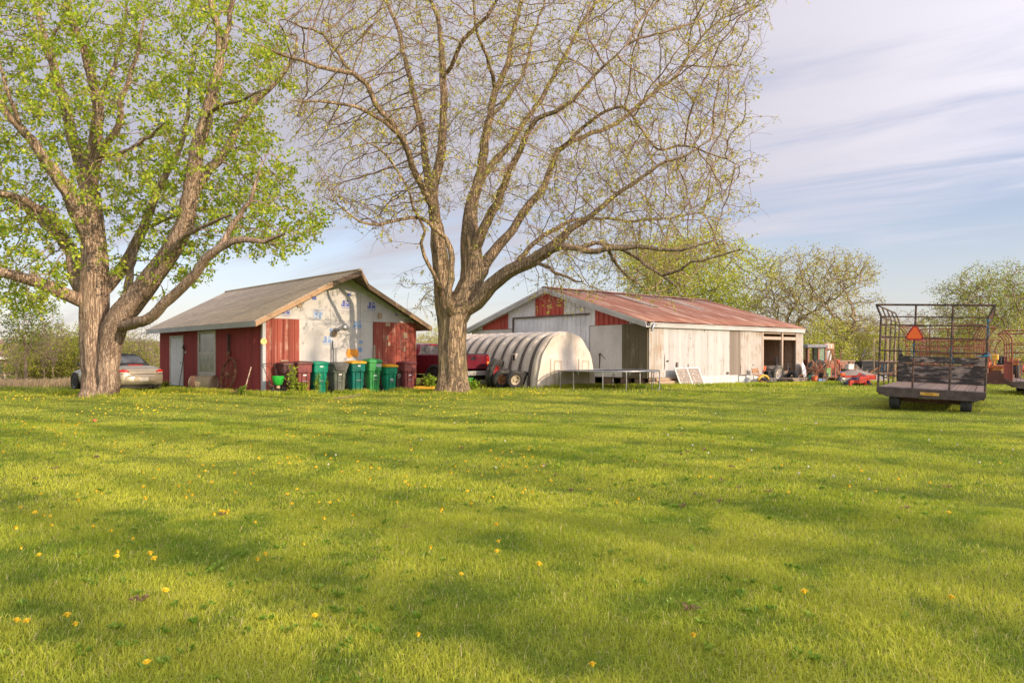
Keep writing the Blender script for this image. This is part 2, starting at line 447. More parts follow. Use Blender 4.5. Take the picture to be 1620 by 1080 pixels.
M_grass = leaf_mat('grass_blade', .42, .65)
def blades(n, d0, d1, hgt, wid, ang=.66, seg=2, power=1.0, seed=1, xy=None, tall=0.0, lean=.5, dry=.06, wide=.3):
    r = np.random.default_rng(seed)
    if xy is None:
        d = (d0 ** (2 - power) + r.random(n) * (d1 ** (2 - power) - d0 ** (2 - power))) ** (1 / (2 - power))
        th = (r.random(n) * 2 - 1) * ang
        # jitter into clumps
        x = d * np.tan(th) + (r.random(n) * 2 - 1) * wide; y = d
        x = x + r.normal(0, .012, n); y = y + r.normal(0, .012, n)
    else:
        x, y = xy; n = len(x)
    keep = ~inside_building(x, y); x = x[keep]; y = y[keep]; n = len(x)
    z = gheight(x, y)
    p1 = fbm(x, y, 1.3, 3); p2 = fbm(x, y, .35, 9); p3 = fbm(x, y, 5.0, 21)
    L = hgt * (.55 + .75 * r.random(n)) * (.65 + .8 * p2) * (1 + tall)
    a = r.random(n) * 2 * np.pi; ln = lean * (.25 + r.random(n))
    # mower stripes and wind comb the blades a little
    dx = np.cos(a) * ln + .12; dy = np.sin(a) * ln + .1
    w = wid * (.6 + .8 * r.random(n))
    sa = a + np.pi / 2 + r.normal(0, .5, n); sx = np.cos(sa) * w / 2; sy = np.sin(sa) * w / 2
    base = np.stack([x, y, z - .004], -1); S = np.stack([sx, sy, 0 * sx], -1)
    mid = base + np.stack([dx * L * .35, dy * L * .35, L * .6], -1)
    tip = base + np.stack([dx * L, dy * L, L * np.clip(1 - .35 * ln, .4, 1)], -1)
    if seg == 2:
        V = np.stack([base - S, base + S, mid + S * .8, mid - S * .8, tip], 1).reshape(-1, 3); k = 5
        o = np.arange(n)[:, None] * 5
        Fc = np.concatenate([o + np.array([0, 1, 2]), o + np.array([0, 2, 3]), o + np.array([3, 2, 4])], 1).reshape(-1)
    else:
        V = np.stack([base - S, base + S, tip], 1).reshape(-1, 3); k = 3
        Fc = np.arange(n * 3)
    g1 = np.array([.29, .375, .028]); g2 = np.array([.57, .585, .072]); g3 = np.array([.13, .24, .02]); st = np.array([.62, .54, .25])
    m = np.clip(p1 * 1.7 - .45 + r.normal(0, .2, n) + (p3 - .5) * .45 + .08, 0, 1)[:, None]
    c = g1 * (1 - m) + g2 * m
    dkm = np.clip(1.5 - 3.0 * p2 - (p1 - .5) * .6 + r.normal(0, .2, n), 0, .8)[:, None]; c = c * (1 - dkm) + g3 * dkm
    s = (r.random(n) < dry)[:, None]; c = np.where(s, st * (.7 + .5 * r.random((n, 1))), c)
    c = c * (.8 + .4 * r.random((n, 1)))
    C = np.repeat(c, k, axis=0)
    return V, Fc, C
def build_grass():
    parts = [blades(440000, 1.7, 6.5, .042, .0031, .72, 2, .9, 1, lean=1.1, dry=.06, wide=2.4),
             blades(380000, 6.0, 14.5, .038, .0054, .70, 2, 1.0, 2, lean=.9, dry=.05, wide=2.4),
             blades(280000, 13.5, 27, .038, .0105, .70, 1, 1.0, 3, lean=.7, wide=2.4),
             blades(140000, 25, 50, .07, .024, .70, 1, 1.0, 4)]
    # broad leaved weeds and clover pressed flat among the blades
    r = np.random.default_rng(31); n = 1300; d = 2.1 + r.random(n) ** 1.2 * 12; th = (r.random(n) * 2 - 1) * .7; x0 = d * np.tan(th); y0 = d
    k = fbm(x0, y0, 1.1, 41) > .5; x0 = x0[k]; y0 = y0[k]; n = len(x0); m = 7
    xr = np.repeat(x0, m) + r.normal(0, .012, n * m); yr = np.repeat(y0, m) + r.normal(0, .012, n * m); zr = gheight(xr, yr) + .008
    an = r.random(n * m) * 6.283; LL = np.repeat(.016 + .026 * r.random(n), m) * (.6 + .7 * r.random(n * m)); ww = LL * .28; hi = .012 + .03 * r.random(n * m)
    c_, s_ = np.cos(an), np.sin(an); B = np.stack([xr, yr, zr], -1)
    mid1 = B + np.stack([c_ * LL * .55 - s_ * ww, s_ * LL * .55 + c_ * ww, hi], -1); mid2 = B + np.stack([c_ * LL * .55 + s_ * ww, s_ * LL * .55 - c_ * ww, hi], -1); tp = B + np.stack([c_ * LL, s_ * LL, hi * .7], -1)
    V = np.stack([B, mid2, tp, mid1], 1).reshape(-1, 3); o_ = np.arange(n * m)[:, None] * 4
    base_c = np.where((r.random(n) < .07)[:, None], np.array([.34, .22, .16]), np.where((r.random(n) < .5)[:, None], np.array([.20, .33, .04]), np.array([.28, .40, .06])))
    parts.append((V, np.concatenate([o_ + np.array([0, 1, 2]), o_ + np.array([0, 2, 3])], 1).reshape(-1), np.repeat(np.repeat(base_c, m, 0) * (.75 + .5 * r.random((n * m, 1))), 4, 0)))
    # unmown grass against the walls, posts and trunks
    xs = []; ys = []; r = np.random.default_rng(11)
    def along(p0, p1, n, sp=.25):
        t = r.random(n); xs.append(p0[0] + (p1[0] - p0[0]) * t + r.normal(0, sp, n)); ys.append(p0[1] + (p1[1] - p0[1]) * t + r.normal(0, sp, n))
    def g(px, py): Y = gy(py); return (gx(px, Y), Y)
    for a, b, n in (((100, 622), (270, 621), 4500), ((122, 628), (198, 628), 1200), ((690, 624), (752, 624), 900), ((255, 617), (415, 625), 4500), ((415, 626), (660, 616), 5000), ((640, 615), (780, 612), 4500),
                    ((640, 621), (800, 621), 2500), ((770, 611), (860, 612), 3500), ((850, 614), (1060, 613), 6000), ((1060, 613), (1200, 609), 4500), ((1190, 611), (1260, 611), 4000),
                    ((1250, 609), (1390, 608), 2200), ((1560, 607), (1620, 606), 2500)):
        along(g(*a), g(*b), n, .3)
    X = np.concatenate(xs); Y = np.concatenate(ys)
    k = fbm(X, Y, .8, 5) > .40
    parts.append(blades(0, 0, 0, .15, .016, seg=2, seed=6, xy=(X[k], Y[k]), lean=.45, dry=.05))
    vs = []; fs = []; cs = []; o = 0
    for V, Fc, C in parts:
        vs.append(V); fs.append(Fc + o); cs.append(C); o += len(V)
    g_ = fast_mesh('grass', np.concatenate(vs), np.concatenate(fs), 3, M_grass, colors=np.concatenate(cs))
    tag(g_, 'mown green lawn grass with longer tufts along the buildings', 'grass', kind='stuff')
    # tall straw along the edge of the yard, far left
    r = np.random.default_rng(12); n = 5200
    Y = r.uniform(31, 38, n); X = gx(r.uniform(-120, 135, n), Y)
    V, Fc, C = blades(0, 0, 0, .24, .02, seg=2, seed=8, xy=(X, Y), lean=.3, dry=.0)
    t = r.random((len(V) // 5, 1)); c = np.array([.68, .50, .33]) * (.6 + .7 * t); C = np.repeat(c, 5, 0)
    g_ = fast_mesh('dry_grass', V, Fc, 3, M_grass, colors=C)
    tag(g_, 'strip of tall dead straw coloured grass at the left edge of the lawn', 'dry grass', kind='stuff')
build_grass()

# ------------------------------------------------------------------ dandelions
M_dand = plain('dandelion_yellow', (.85, .60, .02), .7, var=.2, scale=60)
M_stem = plain('dandelion_stem', (.2, .26, .06), .7, var=.2)
M_puff = plain('seed_head', (.62, .6, .54), .9, var=.2, scale=60)
def dandelions():
    r = random.Random(5)
    def head_mesh(seed):
        q = random.Random(seed); mb = MB()
        for ring, (rad, z, n) in enumerate(((.021, .0, 15), (.015, .005, 12), (.008, .009, 8))):
            for k in range(n):
                a = 2 * math.pi * k / n + ring * .3 + q.uniform(-.1, .1); l = rad * q.uniform(.85, 1.12); w = .0042
                c, s = math.cos(a), math.sin(a)
                mb.add([(-s * w * .5, c * w * .5, z), (s * w * .5, -c * w * .5, z), (c * l * .7 + s * w, s * l * .7 - c * w, z + .004), (c * l, s * l, z + .003), (c * l * .7 - s * w, s * l * .7 + c * w, z + .004)], [(0, 1, 2, 3, 4)])
        mb.lathe([(.003, -.012), (.007, -.008), (.009, 0), (.005, .008), (.0001, .01)], 8)
        return mb
    protos = []
    lab = 'single yellow dandelion blooming in the mown lawn'
    spots = [(240, 883), (250, 885), (190, 879), (183, 881), (60, 808), (70, 811), (78, 812), (54, 809), (497, 977), (235, 1052), (405, 821), (350, 803), (358, 808), (343, 812),
             (362, 801), (505, 789), (521, 789), (258, 938), (585, 738), (600, 740), (20, 984), (48, 986), (122, 992), (108, 976), (727, 910), (850, 904), (1010, 788), (470, 768), (975, 795),
             (30, 834), (150, 776), (160, 777), (1500, 955), (1275, 948), (940, 1062), (1345, 770), (1583, 730), (226, 767), (300, 772), (145, 829), (87, 826), (335, 760), (660, 1012), (1100, 1020)]
    pts = []
    for px, py in spots:
        Y = gy(py, .05); pts.append((gx(px, Y), Y))
    cl = [(r.uniform(-15, 5), r.uniform(6, 27)) for _ in range(46)]
    while len(pts) < 820:
        c = r.choice(cl)
        if r.random() < .62: x, y = r.gauss(c[0], .8), r.gauss(c[1], .8)
        else:
            y = r.uniform(4.5, 28); x = r.uniform(-.75, .62) * y
        if y < 4 or abs(x) > .74 * y or y > 30: continue
        if x > .05 * y and r.random() < .8: continue
        if inside_building(np.float64(x), np.float64(y)): continue
        pts.append((x, y))
    near = sorted(pts, key=lambda p: p[1]); first, rest = near[:300], near[300:]
    for i in range(3):
        t = thing('dandelion', lab, 'flower', (0, 0, 0), 0, 'dandelions scattered over the lawn')
        head_mesh(i).build('flower_head', M_dand, t, smooth=3, loc=(0, 0, .062))
        sb = MB(); sb.tube([(0, 0, 0), (.002, .001, .03), (0, 0, .052)], .0022, 5); sb.build('stem', M_stem, t, smooth=3)
        protos.append(t)
    for i, (x, y) in enumerate(first):
        s = r.uniform(.75, 1.15); loc = (x, y, gh(x, y) + r.uniform(-.012, .01)); rot = (r.uniform(-.3, .3), r.uniform(-.3, .3), r.uniform(0, 6))
        t = protos[i] if i < 3 else dup(protos[i % 3], loc, rot, lab)
        t.location = loc; t.rotation_euler = rot; t.scale = (s, s, s)
    mb = MB()
    for x, y in rest:
        h = r.uniform(.055, .085); q = r.uniform(.017, .024); z = gh(x, y)
        mb.lathe([(.004, 0), (q, .006), (q * .8, .014), (.0001, .018)], 6, Matrix.Translation((x, y, z + h)) @ Matrix.Rotation(r.uniform(-.5, .5), 4, 'X'))
    o = mb.build('dandelion', M_dand); tag(o, 'many small yellow dandelions far off across the lawn', 'flowers', 'dandelions scattered over the lawn', 'stuff')
    # white seed heads, mostly on the right
    mb = MB()
    mb.lathe([(.004, -.016), (.013, -.01), (.018, 0), (.013, .012), (.0001, .017)], 9)
    base = None
    for i in range(34):
        py = r.uniform(612, 760) if i < 40 else r.uniform(760, 900); Y = gy(py, .08); px = r.uniform(1040, 1610) if i > 6 else r.uniform(500, 1000); x = gx(px, Y)
        if base is None:
            base = thing('dandelion_clock', 'white dandelion seed head on a thin stalk in the lawn', 'seed head', (0, 0, 0), 0, 'white seed heads among the grass')
            mb.build('seed_head', M_puff, base, smooth=3, loc=(0, 0, .1)); sb = MB(); sb.tube([(0, 0, 0), (0, .003, .05), (0, 0, .09)], .002, 5); sb.build('stem', M_stem, base)
            t = base
        else: t = dup(base, (0, 0, 0), (0, 0, 0), base['label'])
        t.scale = (.62, .62, .75); t.location = (x, Y, gh(x, Y)); t.rotation_euler = (r.uniform(-.2, .2), r.uniform(-.2, .2), r.uniform(0, 6))
dandelions()
# ------------------------------------------------------------------ the red shed
def frame_of(o, t): return (np.array([math.cos(t), math.sin(t)]), np.array([-math.sin(t), math.cos(t)]), np.array(o))
def on_x(fr, px, off=0.0):
    """distance along the first wall (local x) of the point on that column; off metres in front of the wall"""
    a, b, o = fr; k = (px - 810) / F; p = o - b * off
    return (k * p[1] - p[0]) / (a[0] - k * a[1])
def on_y(fr, px, off=0.0):
    a, b, o = fr; k = (px - 810) / F; p = o - a * off
    return (k * p[1] - p[0]) / (b[0] - k * b[1])
def zx(fr, px, py, off=0.0):
    a, b, o = fr; p = o - b * off + a * on_x(fr, px, off); return float(gz(py, p[1]))
def zy(fr, px, py, off=0.0):
    a, b, o = fr; p = o - a * off + b * on_y(fr, px, off); return float(gz(py, p[1]))
def prism_xy(mb, poly, z0, z1, M=None):
    n = len(poly); vs = [(p[0], p[1], z0) for p in poly] + [(p[0], p[1], z1) for p in poly]
    fs = [tuple(range(n - 1, -1, -1)), tuple(range(n, 2 * n))] + [(k, (k + 1) % n, (k + 1) % n + n, k + n) for k in range(n)]
    return mb.add(vs, fs, M)
def boards(mb, x0, x1, top, z0, y0, y1, w, gap=.008, seed=0, slope=None):
    """vertical boards between x0 and x1; top(x) gives the height"""
    q = random.Random(seed); x = x0
    while x < x1 - .02:
        xe = min(x + w * q.uniform(.96, 1.04), x1); d = q.uniform(0, .004)
        zb = z0 + q.uniform(0, .02)
        mb.prism([(x + gap / 2, zb), (xe - gap / 2, zb), (xe - gap / 2, top(xe)), (x + gap / 2, top(x))], y0 - d, y1)
        x = xe
    return mb
def shingle_mat(name, c1, c2, stain):
    n = NT(name); tc = n.new('ShaderNodeTexCoord'); sp = n.new('ShaderNodeSeparateXYZ'); n.L.new(tc.outputs['Object'], sp.inputs[0])
    cb = n.new('ShaderNodeCombineXYZ'); n.L.new(sp.outputs[1], cb.inputs[0]); n.L.new(sp.outputs[0], cb.inputs[1])
    br = n.new('ShaderNodeTexBrick'); n.L.new(cb.outputs[0], br.inputs['Vector']); br.inputs['Scale'].default_value = 1
    br.inputs['Brick Width'].default_value = .3; br.inputs['Row Height'].default_value = .14; br.inputs['Mortar Size'].default_value = .008
    br.inputs['Color1'].default_value = (*c1, 1); br.inputs['Color2'].default_value = (*c2, 1); br.inputs['Mortar'].default_value = (*dk(c1, .3), 1)
    br.inputs['Bias'].default_value = .1; br.offset = .5
    v = n.coord(); c = n.mix(n.ramp(n.noise(v, 1.2, 6, .6), .4, .7, 0, .55), br.outputs['Color'], stain)
    c = n.mix(n.ramp(n.noise(v, 60, 3), .3, .7, 0, .3), c, dk(c1, 1.5))
    n.bump(n.math('ADD', br.outputs['Fac'], n.noise(v, 50, 4)), .35, -.012)
    return n.fin(c, .92, spec=.15)

def build_shed():
    fr = frame_of(SHED_O, SHED_T); Wd, Ln = SHED_W, SHED_L
    s = thing('red_shed', 'low red board shed with shingle roof and gable patched in printed white foam board', 'shed', (*SHED_O, 0), SHED_T)
    oe, og = .446, .433; ze, zr = 2.46, 4.33; sl = (zr - ze) / (Wd / 2 + oe); ang = math.atan(sl)
    under = lambda x: min(ze + (x + oe), 99) * 0 + (ze + sl * (x + oe if x < Wd / 2 else Wd + oe - x)) - .13
    m_red_front = board_mat('weathered_red_boards', (.30, .075, .052), (.44, .27, .2), .21, .42, 0, .22, dk((.3, .06, .04), .6))
    m_red_side = board_mat('dull_red_boards', (.31, .055, .052), (.24, .11, .09), .2, .22, 1, .14)
    m_trim = worn('grey_trim', (.48, .49, .5), (.33, .31, .28), .32, 4, (1, 1, .5))
    m_rake = worn('raw_fascia_wood', (.42, .27, .16), (.3, .22, .15), .42, 6, (1, .3, 1), .85)
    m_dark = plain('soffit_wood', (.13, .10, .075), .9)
    m_roof = shingle_mat('grey_shingles', (.43, .35, .265), (.55, .455, .345), (.35, .285, .22))
    # ---- left wall (in shade), boards grooved
    d0, d1 = on_y(fr, 271), on_y(fr, 290); w0, w1 = on_y(fr, 341), on_y(fr, 316)
    d0, d1 = min(d0, d1), max(d0, d1); ztop = 2.62
    wz0, wz1 = zy(fr, 330, 590), zy(fr, 330, 526)
    mb = MB(); Mside = Matrix(((0, -1, 0, 0), (1, 0, 0, 0), (0, 0, 1, 0), (0, 0, 0, 1)))     # board x -> local y, board -y -> local +x ... outside is -x
    Mside = Matrix(((0, 1, 0, 0), (1, 0, 0, 0), (0, 0, 1, 0), (0, 0, 0, 1)))
    mb.M = Mside
    for a, b, z0, z1, sd_ in ((.06, w0 - .09, .02, ztop, 1), (w1 + .09, d0 - .08, .02, ztop, 2), (d1 + .08, Ln, .02, ztop, 3), (w0 - .09, w1 + .09, .02, wz0 - .1, 4), (w0 - .09, w1 + .09, wz1 + .1, ztop, 5), (d0 - .08, d1 + .08, 2.12, ztop, 6)):
        boards(mb, a, b, lambda x: z1, z0, -.02, .08, .2, .012, sd_)
    mb.build('side_wall', m_red_side, s, label='shaded dark red side wall of grooved boards')
    # back and right walls
    mb = MB(); mb.bx(Wd - .1, Wd, .02, Ln, 0, 2.6); mb.prism([(0.08, 0), (Wd, 0), (Wd, 2.6), (Wd / 2, 4.1), (0.08, 2.6)], Ln - .1, Ln)
    mb.build('rear_wall', m_red_side, s)
    # ---- gable: foam board sheets
    m_foam = NT('foam_board'); v = m_foam.coord(); f = m_foam.noise(v, 1.3, 6, .65)
    c = m_foam.mix(m_foam.ramp(f, .4, .7), (.50, .485, .46), (.41, .40, .385)); c = m_foam.mix(m_foam.ramp(m_foam.noise(v, 26, 3, .5), .70, .76, 0, .8), c, (.2, .13, .09))
    c = m_foam.mix(m_foam.ramp(m_foam.noise(m_foam.coord((3, 3, .5)), 2, 6), .55, .8, 0, .4), c, (.4, .35, .3))
    foam = m_foam.fin(c, .55)
    ul, ur = on_x(fr, 473), on_x(fr, 590)
    mb = MB(); zs = 2.58; q = random.Random(3); edges = [0, ul - 1.2 + .02, ul, ul + 1.21, ul + 2.43, ur + .0, ur + 1.1, Wd]
    edges = sorted(set([0, ul] + [ul + 1.22 * k for k in (1, 2)] + [ur, Wd]))
    for a, b in zip(edges[:-1], edges[1:]):
        pts = [(a + .004, zs), (b - .004, zs), (b - .004, under(b) + .02)]
        if a < Wd / 2 < b: pts.append((Wd / 2, under(Wd / 2) + .02))
        pts.append((a + .004, under(a) + .02)); mb.prism(pts, q.uniform(-.003, .003), .1)
        if a >= ul - .01 and b <= ur + .01: mb.prism([(a + .004, .0), (b - .004, .0), (b - .004, zs - .006), (a + .004, zs - .006)], q.uniform(-.003, .003), .1)
    mb.build('foam_board_cladding', foam, s, label='white printed foam board covering the gable')
    m_green = plain('shade_tint_foam', (.42, .46, .27), .7)  # greenish shade under the peak, put in as a tinted strip
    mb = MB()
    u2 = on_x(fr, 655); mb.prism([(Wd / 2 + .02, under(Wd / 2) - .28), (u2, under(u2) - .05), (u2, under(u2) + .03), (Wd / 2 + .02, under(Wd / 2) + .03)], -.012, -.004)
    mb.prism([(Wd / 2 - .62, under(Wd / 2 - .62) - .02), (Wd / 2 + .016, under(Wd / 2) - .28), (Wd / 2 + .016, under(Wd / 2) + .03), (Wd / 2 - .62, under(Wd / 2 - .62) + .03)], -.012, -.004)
    mb.build('shade_tint_strip', m_green, s)
    for a, b, nm in ((.07, ul, 'l'), (ur, Wd - .02, 'r')):
        mb = MB(); boards(mb, a, b, lambda x: min(2.575, under(x)), .0, -.035, -.004, .205, .012, 9 if nm == 'l' else 4)
        mb.build('board_panel', m_red_front, s, label='sunlit red board panel at one side of the gable')
    # corner trims, trim strip under the eave
    mb = MB(); mb.bx(-.045, .07, -.05, -.036, 0, 2.5); mb.bx(-.05, -.021, -.036, .09, 0, 2.55); mb.build('corner_board', m_trim, s)
    mb = MB(); mb.bx(Wd - .02, Wd + .012, -.045, .05, 0, 2.4); mb.build('corner_board', worn('corner_red', (.3, .07, .05), (.35, .22, .15), .45, 5), s)
    # ---- roof
    Lr = (Wd / 2 + oe) / math.cos(ang); Lp = .72 / math.cos(ang)
    mb = MB(); prism_xy(mb, [(-.02, -og), (Lr - Lp, -og), (Lr, -1.15), (Lr, Ln + og), (-.02, Ln + og)], -.05, 0.012)
    r1 = mb.build('roof', m_roof, s, loc=(-oe, 0, ze), rot=(0, -ang, 0))
    mb = MB(); prism_xy(mb, [(0, -1.15), (Lp, -og), (Lr + .02, -og), (Lr + .02, Ln + og), (0, Ln + og)], -.05, 0.012)
    r2 = mb.build('roof', m_roof, s, loc=(Wd / 2, 0, zr), rot=(0, ang, 0))
    mb = MB(); mb.tube([(Wd / 2, -1.14, zr + .012), (Wd / 2, Ln + og, zr + .012)], .06, 8); mb.build('ridge_cap', m_roof, s)
    # soffit boards and rafters under the overhang
    mb = MB()
    for sgn in (0, 1):
        X = (lambda u: u) if sgn == 0 else (lambda u: Wd - u)
        zf = lambda u: ze + sl * (u + oe)
        for y0, y1 in ((-og + .03, -.01),):
            vs = [(X(-oe + .02), y0, zf(-oe + .02) - .056), (X(Wd / 2), y0, zf(Wd / 2) - .056), (X(Wd / 2), y1, zf(Wd / 2) - .056), (X(-oe + .02), y1, zf(-oe + .02) - .056)]
            mb.add(vs + [(a, b, c - .02) for a, b, c in vs], [(0, 1, 2, 3), (4, 7, 6, 5), (0, 4, 5, 1), (1, 5, 6, 2), (2, 6, 7, 3), (3, 7, 4, 0)])
        vs = [(X(Wd / 2 - .7), -og, zf(Wd / 2 - .7) - .058), (X(Wd / 2), -1.12, zf(Wd / 2) - .058), (X(Wd / 2), -og, zf(Wd / 2) - .058)]
        mb.add(vs + [(a, b, c - .02) for a, b, c in vs], [(0, 1, 2), (5, 4, 3), (0, 3, 4, 1), (1, 4, 5, 2), (2, 5, 3, 0)])
    mb.build('soffit', m_dark, s)
    mb = MB(); mb.bx(-oe + .04, -.03, -.01, Ln, 2.36, 2.38); mb.build('soffit', m_trim, s)
    # eave fascia (grey, left) and rake boards (raw wood, front)
    mb = MB(); mb.bx(-oe - .03, -oe + .0, -og - .0, Ln + og, ze - .19, ze - .005); mb.build('eave_fascia', m_trim, s)
    mb = MB(); mb.bx(Wd + oe - .0, Wd + oe + .03, -og, Ln + og, ze - .17, ze - .01); mb.build('eave_fascia', m_rake, s)
    def rake(x0, y0, x1, y1, mat):
        zt = lambda x: ze + sl * ((x + oe) if x <= Wd / 2 else (Wd + oe - x)) - .015
        mb = MB(); t = Vector((x1 - x0, y1 - y0, 0)).normalized(); n_ = Vector((t.y, -t.x, 0)) * .02
        vs = []
        for (x, y) in ((x0, y0), (x1, y1)):
            for dz in (-.17, 0):
                for k in (-1, 1): vs.append((x + n_.x * (k + 1), y + n_.y * (k + 1), zt(x) + dz))
        mb.add(vs, [(0, 1, 3, 2), (4, 6, 7, 5), (0, 4, 5, 1), (2, 3, 7, 6), (1, 5, 7, 3), (0, 2, 6, 4)])
        return mb.build('rake_board', mat, s)
    rake(-oe - .02, -og, Wd / 2 - .72, -og, m_rake); rake(Wd / 2 + .72, -og, Wd + oe + .02, -og, m_rake)
    rake(Wd / 2 - .72, -og, Wd / 2, -1.15, m_oldwood_d); rake(Wd / 2, -1.15, Wd / 2 + .72, -og, m_rake)
    # ---- door
    m_door = plain('shed_door_white', (.66, .67, .69), .6, var=.1)
    mb = MB(); mb.bx(-.018, .03, d0, d1, .04, 2.05); dr = mb.build('door', m_door, s, bevel=.004)
    mb = MB()
    for a, b in ((d0 + .12, (d0 + d1) / 2 - .05), ((d0 + d1) / 2 + .05, d1 - .12)):
        for z0, z1 in ((.2, .9), (1.05, 1.9)): mb.bx(-.026, -.018, a, b, z0, z1)
    mb.build('door_panel', m_door, dr)
    mb = MB(); mb.lathe([(.012, 0), (.012, .04), (.032, .05), (.034, .075), (.02, .09), (.0001, .092)], 12, Matrix.Translation((-.018, d0 + .08, 1.0)) @ Matrix.Rotation(R(-90), 4, 'Y'))
    mb.build('handle', M_chrome, dr, smooth=1)
    mb = MB()
    mb.bx(-.04, .0, d0 - .1, d0 - .002, 0, 2.12); mb.bx(-.04, .0, d1 + .002, d1 + .1, 0, 2.12); mb.bx(-.042, .0, d0 - .1, d1 + .1, 2.055, 2.15)
    mb.build('door_frame', worn('cream_trim', (.6, .57, .5), (.45, .4, .33), .3), s)
    # ---- window
    zm = wz0 + (wz1 - wz0) * .48
    mb = MB()
    for a, b in ((w0 - .1, w0), (w1, w1 + .1)): mb.bx(-.05, .0, a, b, wz0 - .08, wz1 + .08)
    mb.bx(-.05, .0, w0, w1, wz1, wz1 + .08); mb.bx(-.045, .0, w0, w1, wz0 - .08, wz0); mb.bx(-.075, .0, w0 - .1, w1 + .1, wz0 - .12, wz0 - .082)
    wn = mb.build('window', MATS['cream_trim'], s)
    mb = MB()
    for z0, z1, dx in ((wz0, zm, 0), (zm, wz1, -.012)):
        for a, b in ((w0, w0 + .045), (w1 - .045, w1)): mb.bx(-.03 + dx, -.005 + dx, a, b, z0, z1)
        mb.bx(-.031 + dx, -.004 + dx, w0 + .045, w1 - .045, z0, z0 + .045); mb.bx(-.031 + dx, -.004 + dx, w0 + .045, w1 - .045, z1 - .045, z1)
    mb.build('sash', MATS['cream_trim'], wn)
    mb = MB(); mb.bx(-.014, -.008, w0 + .04, w1 - .04, wz0 + .04, wz1 - .04); mb.build('pane', glass_mat('dusty_glass', (.13, .14, .13), .12), wn)
    # ---- small fittings
    mb = MB(); y = on_y(fr, 295); z = zy(fr, 295, 557); mb.lathe([(.05, 0), (.05, .03), (.035, .05), (.0001, .055)], 14, Matrix.Translation((-.02, y, z)) @ Matrix.Rotation(R(-90), 4, 'Y')); mb.build('wall_lamp', M_label, s, smooth=1)
    y = on_y(fr, 404); z = zy(fr, 404, 539); mb = MB(); mb.bx(-.04, -.02, y - .06, y + .06, z - .08, z + .08); mb.build('outlet_cover', M_red, s)
    mb = MB(); z = zx(fr, 416, 540); mb.lathe([(.11, 0), (.115, .015), (.1, .02), (.03, .02), (.02, .012), (.0001, .012)], 20, Matrix.Translation((-.01, -.05, z)) @ Matrix.Rotation(R(90), 4, 'X') @ Matrix.Rotation(R(0), 4, 'Y')); mb.build('reflector', plain('cream_yellow', (.75, .55, .2), .5), s, smooth=1)
    # vent pipe sticking out of the gable, elbow and wooden block
    u, z = on_x(fr, 531), zx(fr, 531, 521)
    mb = MB(); mb.tube([(u, 0, z), (u, -.12, z), (u, -.6, z + .05)], .075, 14); mb.tube([(u, -.13, z), (u, -.22, z + .005)], .1, 14); mb.tube([(u, -.54, z + .045), (u, -.6, z + .05), (u, -.68, z + .055), (u, -.74, z + .055)], [.085, .11, .11, .06], 14)
    mb.build('vent_pipe', M_galv, s, smooth=1)
    mb = MB(); u, z = on_x(fr, 528.5), zx(fr, 528.5, 525); mb.bx(u - .09, u + .08, -.08, -.004, z - .16, z + .04); mb.build('wood_block', M_wood, s)
    # conduit and meter box down the gable
    mb = MB(); u = on_x(fr, 524); u2_ = on_x(fr, 527.5)
    mb.tube([(u, -.03, .4), (u, -.03, zx(fr, 524, 540))], .02, 8); mb.tube([(u2_, -.04, .4), (u2_, -.04, zx(fr, 527, 545))], .025, 8); mb.bx(u2_ - .05, u2_ + .05, -.09, -.02, zx(fr, 527, 551), zx(fr, 527, 538)); mb.tube([(u2_ + .1, -.03, .4), (u2_ + .1, -.03, zx(fr, 527, 549))], .015, 8)
    mb.build('conduit', M_galv, s)
    # orange square of sprayed foam
    a, b = on_x(fr, 548), on_x(fr, 567); z0, z1 = zx(fr, 558, 566), zx(fr, 558, 552); m_ = (a + b) / 2
    mb = MB(); mb.prism([(a + .03, z0 + .04), (a + .1, z0), (a + .16, z0 + .01), (m_ + .05, z0 + .07), (b - .1, z0 + .02), (b - .05, z0), (b, z0 + .15), (b - .01, z1 - .03), (m_ + .1, z1 + .01), (m_, z1 - .01), (a + .04, z1 + .01), (a + .01, z1 - .1), (a - .02, z0 + .15)], -.012, -.004)
    mb.build('orange_patch', plain('orange_foam', (.72, .29, .035), .8), s)
    # wood blocks nailed on
    for px0, px1, py0, py1 in ((609, 616, 509, 516), (637, 643, 526, 535), (610, 613, 530, 537), (612.5, 616, 541, 547), (637, 640, 549, 556), (597.5, 603, 495, 503), (589.5, 593, 546, 566), (640, 649, 506, 510), (470, 477, 480, 486)):
        a, b = on_x(fr, px0), on_x(fr, px1); mb = MB(); mb.bx(a, b, -.06, -.036, zx(fr, px0, py1), zx(fr, px0, py0)); mb.build('nailed_block', M_wood, s)
    # printed marks of the foam board
    m_blue = plain('print_blue', (.08, .11, .38), .6, var=.1); m_pale = plain('print_pale_blue', (.16, .28, .5), .6, var=.1); m_wht = plain('print_white', (.55, .54, .53), .6, var=.05)
    def logo(px, py, mat, up=True, w=.37, h=.23):
        u, z = on_x(fr, px), zx(fr, px, py); rot = Matrix.Identity(4) if up else Matrix.Rotation(R(180), 4, 'Y')
        T = Matrix.Translation((u, -.0055, z)) @ rot
        mb = MB(); mb.M = T; mb.bx(-.045, w / 2, -.001, .001, -h / 2, h / 2)
        mb.bx(-w / 2, w / 2, -.001, .001, -h / 2 - .05, -h / 2 - .038); mb.bx(-w / 2 + .06, w / 2 - .04, -.001, .001, -h / 2 - .075, -h / 2 - .066)
        # the J: stem, hook, open to the left
        mb.bx(-.125, -.055, -.001, .001, -h / 2 + .06, h / 2); mb.bx(-w / 2, -.055, -.001, .001, -h / 2, -h / 2 + .058); mb.bx(-w / 2, -.16, -.001, .001, -h / 2 + .0585, -h / 2 + .1)
        lg = mb.build('printed_logo', mat, s)
